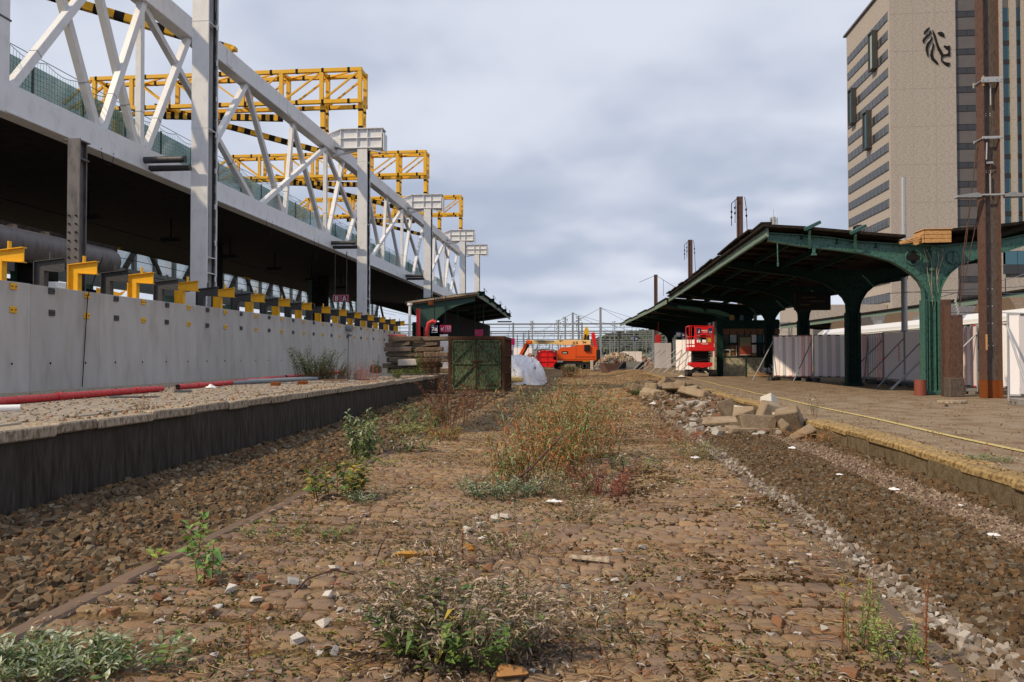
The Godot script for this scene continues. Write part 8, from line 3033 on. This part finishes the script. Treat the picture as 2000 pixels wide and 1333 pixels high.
func plants() -> void:
	var green := [Color(0.07, 0.13, 0.025), Color(0.10, 0.17, 0.035), Color(0.055, 0.10, 0.025), Color(0.14, 0.20, 0.04)]
	var greygreen := [Color(0.20, 0.24, 0.13), Color(0.28, 0.32, 0.20), Color(0.15, 0.19, 0.09), Color(0.38, 0.41, 0.30)]
	var blue := [Color(0.09, 0.14, 0.08), Color(0.12, 0.18, 0.11), Color(0.07, 0.11, 0.06)]
	var yellow := [Color(0.28, 0.24, 0.03), Color(0.20, 0.22, 0.035), Color(0.36, 0.26, 0.03), Color(0.12, 0.17, 0.03)]
	var rusty := [Color(0.32, 0.11, 0.035), Color(0.26, 0.07, 0.03), Color(0.20, 0.10, 0.04), Color(0.30, 0.17, 0.06)]
	var red := [Color(0.24, 0.035, 0.025), Color(0.18, 0.045, 0.03), Color(0.30, 0.08, 0.035)]
	var dry := [Color(0.42, 0.32, 0.235), Color(0.30, 0.22, 0.155), Color(0.52, 0.43, 0.34), Color(0.17, 0.115, 0.075), Color(0.36, 0.285, 0.21), Color(0.11, 0.075, 0.05), Color(0.20, 0.19, 0.075)]
	var drystem := [Color(0.22, 0.13, 0.08), Color(0.30, 0.20, 0.13), Color(0.13, 0.08, 0.05)]
	var redstem := [Color(0.24, 0.07, 0.03), Color(0.30, 0.12, 0.05), Color(0.20, 0.06, 0.03)]
	var greenstem := [Color(0.10, 0.13, 0.04), Color(0.15, 0.14, 0.05)]
	# dried bush in the foreground
	plant("dried_bush", V(-0.66, 0.0, 4.2), "withered brown bush on the cobbles in the foreground", "bush", {"curl": 1, "stems": 105, "height": 0.52, "spread": 0.40, "sx": 1.0, "sz": 0.70, "lean": 0.85, "leaf": 0.075, "width": 0.009, "per": 70.0, "cols": dry, "stem": drystem, "thick": 0.0045, "droop": 1.9, "rise": 0.3}, 1)
	plant("dead_litter", V(-0.62, 0.0, 4.12), "dark dead twigs and litter matted under the withered bush", "litter", {"curl": 1, "stems": 60, "height": 0.12, "spread": 0.46, "sz": 0.6, "lean": 3.0, "leaf": 0.06, "width": 0.012, "per": 170.0, "cols": [Color(0.10, 0.07, 0.05), Color(0.16, 0.11, 0.08), Color(0.07, 0.05, 0.035), Color(0.22, 0.17, 0.13)], "stem": [Color(0.09, 0.06, 0.04)], "thick": 0.005}, 15)
	plant("green_shoots", V(-0.66, 0.0, 4.16), "fresh green shoots growing low inside the withered bush", "plant", {"stems": 60, "height": 0.34, "spread": 0.42, "sz": 0.8, "lean": 0.5, "leaf": 0.085, "width": 0.032, "per": 30.0, "cols": green, "stem": greenstem, "thick": 0.003}, 2)
	plant("leafy_sprig", V(-0.76, 0.05, 4.0), "yellow green leafy sprig at the front of the withered bush", "plant", {"stems": 3, "height": 0.30, "spread": 0.05, "lean": 0.4, "leaf": 0.13, "width": 0.062, "per": 26.0, "cols": yellow + green, "stem": redstem, "thick": 0.004, "droop": 1.2}, 3)
	plant("dried_bush", V(-1.12, 0.0, 4.9), "smaller withered plant at the left rear of the foreground bush", "bush", {"curl": 1, "stems": 24, "height": 0.36, "spread": 0.30, "lean": 1.1, "leaf": 0.07, "width": 0.010, "per": 44.0, "cols": dry, "stem": drystem, "thick": 0.004, "droop": 1.8}, 4)
	plant("dried_bush", V(-0.08, 0.0, 4.75), "low withered tuft at the right rear of the foreground bush", "bush", {"curl": 1, "stems": 26, "height": 0.30, "spread": 0.42, "lean": 1.1, "leaf": 0.06, "width": 0.009, "per": 44.0, "cols": dry + greygreen, "stem": drystem, "thick": 0.004, "droop": 1.6}, 5)
	plant("dried_bush", V(-0.60, 0.0, 6.30), "dry brown and green tuft halfway up the path", "bush", {"curl": 1, "stems": 26, "height": 0.44, "spread": 0.26, "lean": 0.9, "leaf": 0.07, "width": 0.010, "per": 34.0, "cols": dry + green, "stem": drystem, "thick": 0.004, "droop": 1.3}, 6)
	plant("dried_bush", V(-1.18, 0.0, 6.05), "small limp dry plant left of the upright orange stalk", "bush", {"curl": 1, "stems": 20, "height": 0.34, "spread": 0.15, "lean": 0.8, "leaf": 0.07, "width": 0.010, "per": 40.0, "cols": dry, "stem": drystem, "thick": 0.004, "droop": 1.8}, 7)
	plant("seed_stalk", V(-0.94, 0.0, 5.85), "single upright rust orange seed stalk on the cobbles", "plant", {"stems": 1, "height": 0.46, "spread": 0.01, "lean": 0.04, "leaf": 0.022, "width": 0.014, "per": 240.0, "cols": rusty, "stem": redstem, "thick": 0.005, "bare": 0.05}, 8)
	for q in [[-0.62, 6.2, 0.3, "thin dry grass stalk near the rusty seed stalk"], [-0.35, 4.5, 0.48, "tall bent pale stalk sticking out of the withered bush"]]:
		plant("dry_stalk", V(q[0], 0.0, q[1]), q[3], "plant", {"stems": 3, "height": q[2], "spread": 0.05, "lean": 0.3, "leaf": 0.03, "width": 0.006, "per": 20.0, "cols": dry, "stem": [Color(0.4, 0.28, 0.18)], "thick": 0.005}, 9 + int(q[1]))
	# grey green herb at the lower left corner
	plant("grey_herb", V(-2.80, 0.0, 3.72), "grey green felted herb filling the lower left corner", "plant", {"stems": 110, "height": 0.15, "spread": 0.36, "sx": 1.2, "sz": 0.7, "lean": 0.55, "leaf": 0.075, "width": 0.018, "per": 85.0, "cols": greygreen + [Color(0.08, 0.13, 0.03), Color(0.12, 0.17, 0.05)], "stem": greenstem, "thick": 0.003, "rise": 1.2}, 21)
	plant("small_herb", V(-2.32, 0.0, 3.78), "small leafy herb with a few green leaves right of the felted herb", "plant", {"stems": 16, "height": 0.20, "spread": 0.26, "lean": 0.5, "leaf": 0.07, "width": 0.024, "per": 50.0, "cols": green + greygreen, "stem": greenstem, "thick": 0.003}, 22)
	plant("seed_stalk", V(-1.82, 0.0, 4.0), "short brown seed stalk near the lower left corner", "plant", {"stems": 2, "height": 0.24, "spread": 0.02, "lean": 0.1, "leaf": 0.016, "width": 0.010, "per": 200.0, "cols": rusty, "stem": redstem, "thick": 0.003}, 23)
	# saplings at the left kerb
	plant("sapling", V(-2.72, 0.0, 5.35), "bright green broad leaved sapling at the left kerb of the cobbles", "sapling", {"stems": 5, "height": 0.32, "spread": 0.10, "lean": 0.4, "leaf": 0.105, "width": 0.056, "per": 28.0, "cols": [Color(0.10, 0.21, 0.045), Color(0.14, 0.27, 0.08), Color(0.17, 0.26, 0.05), Color(0.09, 0.17, 0.04)], "stem": redstem, "thick": 0.005, "droop": 0.9, "bare": 0.2}, 31)
	plant("sapling", V(-3.05, -0.08, 5.75), "thin taller sapling behind the broad leaved one, over the ballast", "sapling", {"stems": 2, "height": 0.52, "spread": 0.05, "lean": 0.3, "leaf": 0.12, "width": 0.06, "per": 20.0, "cols": [Color(0.12, 0.25, 0.04), Color(0.16, 0.28, 0.05)], "stem": redstem, "thick": 0.005, "bare": 0.35}, 32)
	plant("sapling", V(-3.35, -0.12, 5.65), "lowest left sprout beside the two saplings in the ballast", "sapling", {"stems": 2, "height": 0.34, "spread": 0.05, "lean": 0.4, "leaf": 0.12, "width": 0.06, "per": 22.0, "cols": [Color(0.12, 0.25, 0.04), Color(0.22, 0.28, 0.04)], "stem": redstem, "thick": 0.004, "bare": 0.3}, 33)
	plant("ground_ivy", V(-2.6, 0.0, 6.75), "pale green creeping plant on the kerb above the saplings", "plant", {"stems": 40, "height": 0.12, "spread": 0.36, "sx": 1.5, "sz": 0.7, "lean": 0.9, "leaf": 0.035, "width": 0.018, "per": 90.0, "cols": [Color(0.18, 0.22, 0.06), Color(0.13, 0.18, 0.05), Color(0.24, 0.25, 0.09)], "stem": greenstem, "thick": 0.002}, 34)
	plant("yellowing_shrub", V(-2.78, 0.0, 8.45), "yellow and green leafy shrub at the left kerb", "shrub", {"stems": 18, "height": 0.46, "spread": 0.28, "lean": 0.3, "leaf": 0.12, "width": 0.062, "per": 28.0, "cols": yellow + green, "stem": redstem, "thick": 0.005, "bare": 0.15}, 35)
	plant("grey_herb", V(-2.45, 0.0, 8.30), "small grey green herb at the right foot of the yellowing shrub", "plant", {"stems": 26, "height": 0.18, "spread": 0.2, "lean": 0.5, "leaf": 0.06, "width": 0.014, "per": 80.0, "cols": greygreen, "stem": greenstem, "thick": 0.002}, 36)
	# tall weed in the left ballast and neighbours
	plant("tall_weed", V(-3.65, -0.12, 12.5), "tall green upright weed in front of the tarred wall", "plant", {"stems": 15, "height": 0.92, "spread": 0.28, "lean": 0.22, "leaf": 0.16, "width": 0.05, "per": 34.0, "cols": green + greygreen, "stem": greenstem, "thick": 0.006, "droop": 0.9}, 41)
	plant("grass_tuft", V(-3.25, -0.05, 11.3), "bright yellow green grass tuft below the tall weed", "grass", {"stems": 50, "height": 0.16, "spread": 0.32, "lean": 0.8, "leaf": 0.08, "width": 0.012, "per": 60.0, "cols": [Color(0.20, 0.25, 0.05), Color(0.27, 0.28, 0.07), Color(0.13, 0.19, 0.04)], "stem": greenstem, "thick": 0.002}, 42)
	plant("tall_weed", V(-3.15, -0.05, 12.9), "dark leafy weed right of the tall green weed", "plant", {"stems": 18, "height": 0.42, "spread": 0.35, "lean": 0.7, "leaf": 0.14, "width": 0.03, "per": 34.0, "cols": green + dry, "stem": greenstem, "thick": 0.004, "droop": 1.2}, 43)
	plant("tall_weed", V(-3.75, -0.05, 17.2), "green weed with a long drooping branch by the tarred wall", "plant", {"stems": 16, "height": 0.7, "spread": 0.4, "lean": 0.7, "leaf": 0.16, "width": 0.035, "per": 24.0, "cols": green, "stem": greenstem, "thick": 0.005, "droop": 1.0}, 44)
	plant("grass_tuft", V(-3.7, -0.05, 16.0), "pale green grass tuft between the weeds by the tarred wall", "grass", {"stems": 50, "height": 0.3, "spread": 0.4, "lean": 0.6, "leaf": 0.14, "width": 0.014, "per": 30.0, "cols": [Color(0.2, 0.24, 0.07), Color(0.28, 0.28, 0.1)], "stem": greenstem, "thick": 0.002}, 45)
	plant("red_weed", V(-3.15, 0.0, 17.5), "tall reddish brown weed between the tarred wall and the path", "plant", {"stems": 24, "height": 1.15, "spread": 0.45, "lean": 0.35, "leaf": 0.10, "width": 0.02, "per": 32.0, "cols": rusty + red, "stem": redstem, "thick": 0.006, "droop": 0.8}, 46)
	plant("grass_tuft", V(-2.75, 0.0, 14.6), "yellowish weed tuft at the rim of the path below the red weed", "grass", {"stems": 36, "height": 0.34, "spread": 0.28, "lean": 0.6, "leaf": 0.12, "width": 0.02, "per": 34.0, "cols": yellow + rusty, "stem": redstem, "thick": 0.003}, 47)
	plant("red_weed", V(-3.4, 0.0, 23.5), "dark reddish weed just before the container's left corner", "plant", {"stems": 22, "height": 0.9, "spread": 0.5, "lean": 0.4, "leaf": 0.10, "width": 0.02, "per": 26.0, "cols": rusty + dry, "stem": redstem, "thick": 0.006}, 48)
	plant("red_weed", V(-6.1, 0.0, 31.0), "dry brown weed against the platform wall beside the container", "plant", {"stems": 20, "height": 1.1, "spread": 0.5, "lean": 0.3, "leaf": 0.10, "width": 0.02, "per": 26.0, "cols": rusty + dry, "stem": redstem, "thick": 0.006}, 49)
	# the big clump in the middle
	var willow := [Color(0.13, 0.18, 0.06), Color(0.18, 0.22, 0.09), Color(0.24, 0.27, 0.13), Color(0.10, 0.14, 0.045), Color(0.30, 0.13, 0.04), Color(0.34, 0.16, 0.04)]
	var wstem := [Color(0.40, 0.17, 0.05), Color(0.32, 0.10, 0.035), Color(0.44, 0.27, 0.11), Color(0.26, 0.08, 0.03)]
	var tufts := [
		[-0.95, 9.6, 26, 0.75, 0.28, "front left tuft of tall orange stemmed willowherb in the middle of the path"],
		[-0.55, 10.0, 30, 0.95, 0.30, "tall willowherb tuft with orange and green leaves at the heart of the clump"],
		[-0.15, 10.4, 26, 0.80, 0.30, "willowherb tuft at the right front of the clump with red brown stems"],
		[-0.80, 11.2, 26, 1.35, 0.30, "tall left rear willowherb tuft reaching above the others"],
		[-0.25, 11.6, 26, 1.35, 0.32, "tall middle willowherb tuft with upright pale stems"],
		[0.20, 12.2, 24, 1.00, 0.32, "greener willowherb tuft at the right rear of the clump"],
		[-0.60, 13.2, 22, 1.5, 0.40, "thin tall willowherb stems behind the clump, left"],
		[0.05, 14.6, 20, 1.4, 0.40, "thin sparse willowherb stems behind the clump, right"],
		[-0.35, 16.8, 16, 0.90, 0.55, "last sparse willowherb stems farther up the path"]]
	for k in tufts.size():
		var q: Array = tufts[k]
		plant("willowherb", V(q[0], 0.0, q[1]), q[5], "plant", {"group": "willowherb in the middle of the path", "stems": q[2], "height": q[3], "spread": q[4], "sz": 1.3, "lean": 0.42, "leaf": 0.125, "width": 0.024, "per": 22.0, "cols": willow + ([Color(0.40, 0.17, 0.04), Color(0.36, 0.12, 0.03)] if k % 2 else green), "stem": wstem, "thick": 0.006, "droop": 1.0, "bare": 0.12}, 500 + k)
	plant("blue_green_herb", V(-0.98, 0.0, 8.75), "low blue green bushy herb at the front left of the willowherb", "plant", {"stems": 60, "height": 0.26, "spread": 0.36, "sx": 1.2, "sz": 0.7, "lean": 0.5, "leaf": 0.075, "width": 0.016, "per": 70.0, "cols": blue + greygreen, "stem": greenstem, "thick": 0.003, "rise": 1.1}, 54)
	plant("green_herb", V(-0.20, 0.0, 9.0), "pale green grassy herb at the front right of the willowherb", "plant", {"stems": 60, "height": 0.36, "spread": 0.42, "lean": 0.5, "leaf": 0.08, "width": 0.013, "per": 46.0, "cols": [Color(0.17, 0.2, 0.07), Color(0.24, 0.24, 0.10), Color(0.13, 0.15, 0.06)] + dry, "stem": greenstem, "thick": 0.003}, 55)
	plant("red_dock", V(0.14, 0.0, 8.9), "dark red dried dock at the right of the willowherb", "plant", {"stems": 34, "height": 0.46, "spread": 0.30, "lean": 0.5, "leaf": 0.05, "width": 0.012, "per": 50.0, "cols": red, "stem": [Color(0.2, 0.04, 0.03)], "thick": 0.004}, 56)
	plant("dry_weed", V(-0.12, 0.0, 7.7), "thin dry weed with a few green leaves in front of the clump", "plant", {"stems": 20, "height": 0.34, "spread": 0.25, "lean": 0.7, "leaf": 0.06, "width": 0.012, "per": 30.0, "cols": dry + green, "stem": drystem, "thick": 0.003}, 57)
	plant("flat_weed", V(0.62, 0.0, 11.2), "flat spreading weed lying right of the willowherb", "plant", {"stems": 20, "height": 0.34, "spread": 0.2, "sx": 1.6, "lean": 1.6, "leaf": 0.12, "width": 0.03, "per": 26.0, "cols": green + dry, "stem": greenstem, "thick": 0.005}, 58)
	var b := MB.new()
	b.tube([V(-1.0, 0.03, 9.0), V(-0.7, 0.22, 9.3), V(-0.3, 0.62, 9.6)], [0.02, 0.017, 0.012], 6)
	tag(put("fallen_stick", b, M.rust), "brown stick leaning through the front of the willowherb", "stick")
	# slender stalks at the right rim
	for q in [[1.36, 4.35, 0.46, "rust brown slender stalk at the right rim of the cobbles, leftmost of three", rusty], [1.60, 4.55, 0.58, "tallest slender brown stalk at the right rim, middle of three", rusty + [Color(0.2, 0.16, 0.05)]], [1.74, 4.2, 0.52, "rust brown slender stalk at the right rim, rightmost of three", rusty]]:
		plant("slender_stalk", V(q[0], 0.0, q[1]), q[3], "plant", {"stems": 2, "height": q[2], "spread": 0.02, "lean": 0.06, "leaf": 0.026, "width": 0.007, "per": 130.0, "cols": q[4], "stem": redstem, "thick": 0.004, "bare": 0.15}, int(q[0] * 100))
	plant("slender_herb", V(1.48, 0.0, 4.42), "upright bright green slender herb between the brown stalks", "plant", {"stems": 7, "height": 0.40, "spread": 0.10, "lean": 0.15, "leaf": 0.05, "width": 0.009, "per": 90.0, "cols": [Color(0.20, 0.27, 0.07), Color(0.15, 0.22, 0.06), Color(0.28, 0.3, 0.1)], "stem": greenstem, "thick": 0.003, "rise": 1.4}, 61)
	plant("slender_herb", V(1.66, 0.0, 4.28), "bright green herb at the foot of the rightmost brown stalk", "plant", {"stems": 9, "height": 0.28, "spread": 0.14, "lean": 0.25, "leaf": 0.05, "width": 0.010, "per": 90.0, "cols": [Color(0.18, 0.27, 0.05), Color(0.25, 0.3, 0.07)], "stem": greenstem, "thick": 0.003, "rise": 1.4}, 62)
	# weeds along the right rim farther on
	plant("red_weed", V(1.75, 0.03, 14.3), "low dark red weed at the right rim of the path", "plant", {"stems": 36, "height": 0.36, "spread": 0.4, "sz": 1.6, "lean": 0.6, "leaf": 0.06, "width": 0.014, "per": 40.0, "cols": red + rusty, "stem": redstem, "thick": 0.003}, 63)
	plant("grass_tuft", V(1.70, 0.03, 12.4), "yellow green tuft at the right rim of the path", "grass", {"stems": 40, "height": 0.34, "spread": 0.34, "sz": 1.6, "lean": 0.5, "leaf": 0.08, "width": 0.012, "per": 40.0, "cols": yellow + [Color(0.18, 0.22, 0.06)] + dry, "stem": greenstem, "thick": 0.003}, 64)
	plant("dry_grass", V(3.95, 0.1, 14.0), "orange dry grass at the foot of the low right wall", "grass", {"stems": 60, "height": 0.30, "spread": 0.4, "sz": 1.4, "lean": 1.0, "leaf": 0.16, "width": 0.006, "per": 26.0, "cols": [Color(0.36, 0.16, 0.05), Color(0.42, 0.26, 0.1)], "stem": [Color(0.36, 0.18, 0.07)], "thick": 0.002}, 65)
	plant("small_shrub", V(4.55, 0.38, 15.9), "spindly weed on the broken right platform edge above the kerb pile", "plant", {"stems": 5, "height": 0.5, "spread": 0.08, "lean": 0.2, "leaf": 0.08, "width": 0.02, "per": 30.0, "cols": dry + green, "stem": drystem, "thick": 0.005}, 66)
	plant("grass_tuft", V(4.65, 0.40, 9.5), "dark green moss tuft growing on the right kerb stones", "grass", {"stems": 40, "height": 0.07, "spread": 0.22, "lean": 0.9, "leaf": 0.05, "width": 0.010, "per": 100.0, "cols": green, "stem": greenstem, "thick": 0.002}, 67)
	plant("dry_grass", V(5.1, 0.39, 10.5), "reddish dry grass wisp on the right platform", "grass", {"stems": 14, "height": 0.10, "spread": 0.15, "lean": 1.0, "leaf": 0.1, "width": 0.005, "per": 40.0, "cols": rusty, "stem": redstem, "thick": 0.002}, 68)
	plant("grass_tuft", V(2.4, 0.1, 30.0), "dark green patch of weeds beside the broken slabs", "grass", {"stems": 60, "height": 0.3, "spread": 0.6, "lean": 0.8, "leaf": 0.14, "width": 0.03, "per": 30.0, "cols": green, "stem": greenstem, "thick": 0.004}, 69)
	# clump before the orange lift
	plant("green_bush", V(-1.3, 0.0, 60.0), "green bush on the path in front of the orange boom lift", "bush", {"stems": 70, "height": 1.0, "spread": 0.6, "sz": 1.5, "lean": 0.25, "leaf": 0.18, "width": 0.06, "per": 20.0, "cols": [Color(0.09, 0.13, 0.03), Color(0.13, 0.16, 0.045), Color(0.2, 0.17, 0.06)], "stem": greenstem, "thick": 0.01}, 71)
	plant("dry_weed", V(-0.9, 0.0, 55.0), "rusty brown weeds at the foot of the green bush by the lift", "plant", {"stems": 60, "height": 0.9, "spread": 1.0, "sz": 2.0, "lean": 0.4, "leaf": 0.14, "width": 0.03, "per": 20.0, "cols": rusty + dry, "stem": redstem, "thick": 0.008}, 72)
	plant("dry_weed", V(-0.2, 0.0, 38.0), "scattered low brown weeds on the far part of the path", "plant", {"stems": 40, "height": 0.35, "spread": 1.2, "sz": 4.0, "lean": 0.6, "leaf": 0.10, "width": 0.02, "per": 24.0, "cols": rusty + green, "stem": redstem, "thick": 0.005}, 73)
	# plants on the left platform
	plant("green_bush", V(-9.65, 0.76, 26.4), "loose green bush growing before the concrete wall", "bush", {"stems": 70, "height": 1.25, "spread": 0.62, "lean": 0.45, "leaf": 0.12, "width": 0.036, "per": 30.0, "cols": [Color(0.10, 0.15, 0.035), Color(0.15, 0.20, 0.05), Color(0.22, 0.25, 0.08), Color(0.07, 0.10, 0.03)], "stem": drystem, "thick": 0.007, "bare": 0.05}, 81)
	plant("green_bush", V(-8.95, 0.76, 26.6), "lower olive bush adjoining the right of the loose green bush", "bush", {"stems": 60, "height": 0.75, "spread": 0.5, "lean": 0.5, "leaf": 0.09, "width": 0.025, "per": 36.0, "cols": [Color(0.14, 0.16, 0.05), Color(0.2, 0.2, 0.07), Color(0.24, 0.14, 0.06)], "stem": redstem, "thick": 0.005}, 82)
	plant("red_weed", V(-8.45, 0.76, 26.9), "reddish low weed at the right end of the bush by the wall", "plant", {"stems": 40, "height": 0.5, "spread": 0.45, "lean": 0.5, "leaf": 0.07, "width": 0.016, "per": 34.0, "cols": rusty + [Color(0.36, 0.12, 0.08)], "stem": redstem, "thick": 0.004}, 83)
	plant("red_weed", V(-7.1, 0.76, 24.5), "bright coral red stalks on the lip of the left platform", "plant", {"stems": 20, "height": 0.75, "spread": 0.35, "lean": 0.3, "leaf": 0.06, "width": 0.012, "per": 26.0, "cols": [Color(0.42, 0.10, 0.06), Color(0.34, 0.08, 0.05)], "stem": [Color(0.4, 0.09, 0.06)], "thick": 0.006}, 84)
	plant("small_weed", V(-6.85, 0.76, 11.3), "little reddish weed with two green shoots on the left platform lip", "plant", {"stems": 14, "height": 0.24, "spread": 0.16, "lean": 0.6, "leaf": 0.05, "width": 0.010, "per": 46.0, "cols": rusty + green, "stem": redstem, "thick": 0.003}, 85)
	plant("leafy_shoot", V(-7.9, 0.76, 36.3), "green climbing shoot in front of the sleeper stack", "plant", {"stems": 5, "height": 1.35, "spread": 0.12, "lean": 0.25, "leaf": 0.13, "width": 0.06, "per": 22.0, "cols": [Color(0.12, 0.2, 0.04), Color(0.17, 0.25, 0.05)], "stem": greenstem, "thick": 0.008}, 86)
	plant("leafy_shoot", V(-10.1, 0.76, 36.2), "green leafy shoot at the left end of the sleeper stack", "plant", {"stems": 5, "height": 0.9, "spread": 0.12, "lean": 0.25, "leaf": 0.12, "width": 0.06, "per": 24.0, "cols": [Color(0.12, 0.2, 0.04), Color(0.17, 0.25, 0.05)], "stem": greenstem, "thick": 0.007}, 87)
	plant("red_weed", V(-7.0, 0.76, 34.2), "big rust red bush at the right end of the sleeper stack", "bush", {"stems": 50, "height": 1.3, "spread": 0.4, "lean": 0.3, "leaf": 0.10, "width": 0.03, "per": 32.0, "cols": rusty + [Color(0.14, 0.16, 0.05)], "stem": redstem, "thick": 0.007}, 88)
	plant("green_herb", V(-7.6, 0.76, 33.2), "low green weeds along the platform lip before the sleepers", "plant", {"stems": 90, "height": 0.38, "spread": 0.6, "sz": 2.5, "lean": 0.6, "leaf": 0.11, "width": 0.03, "per": 34.0, "cols": green + yellow, "stem": greenstem, "thick": 0.004}, 89)
	plant("yellow_herb", V(-7.2, 0.76, 28.5), "yellow green tuft on the platform lip left of the sleepers", "plant", {"stems": 26, "height": 0.42, "spread": 0.25, "lean": 0.5, "leaf": 0.12, "width": 0.03, "per": 30.0, "cols": yellow + green, "stem": greenstem, "thick": 0.004}, 90)
	# sparse tiny herbs all over the path
	var tiny := MB.new()
	for k in 14:
		var a := rf(0, TAU)
		leaf_blade(tiny, Vector3(cos(a), 0, sin(a)) * rf(0, 0.25), (Vector3(cos(a), rf(0.3, 1.4), sin(a))).normalized(), rf(0.5, 1.0), 0.12, rf(-0.5, 0.5), Color(1, 1, 1) * rf(0.8, 1.2), 0.6)
	var at := []
	var cols := []
	for k in 900:
		var x := rf(-3.2, 2.0)
		var z := 3.6 + 26.0 * pow(rng.randf(), 1.2)
		if gn_b.get_noise_2d(x * 0.5 + 70.0, z * 0.5) < 0.08 and k % 3:
			continue
		var s := rf(0.03, 0.10)
		at.append(Transform3D(Basis(Vector3.UP, rf(0, TAU)).scaled(Vector3.ONE * s), V(x, maxf(ground_y(x, z), -0.01), z)))
		var pal: Array = green + dry + yellow + rusty
		cols.append(pal[rng.randi() % pal.size()])
	tag(copies("tiny_herbs", tiny.mesh(), M.leaf, at, cols, null), "tiny weeds sprinkled over the cobbled path", "weeds")
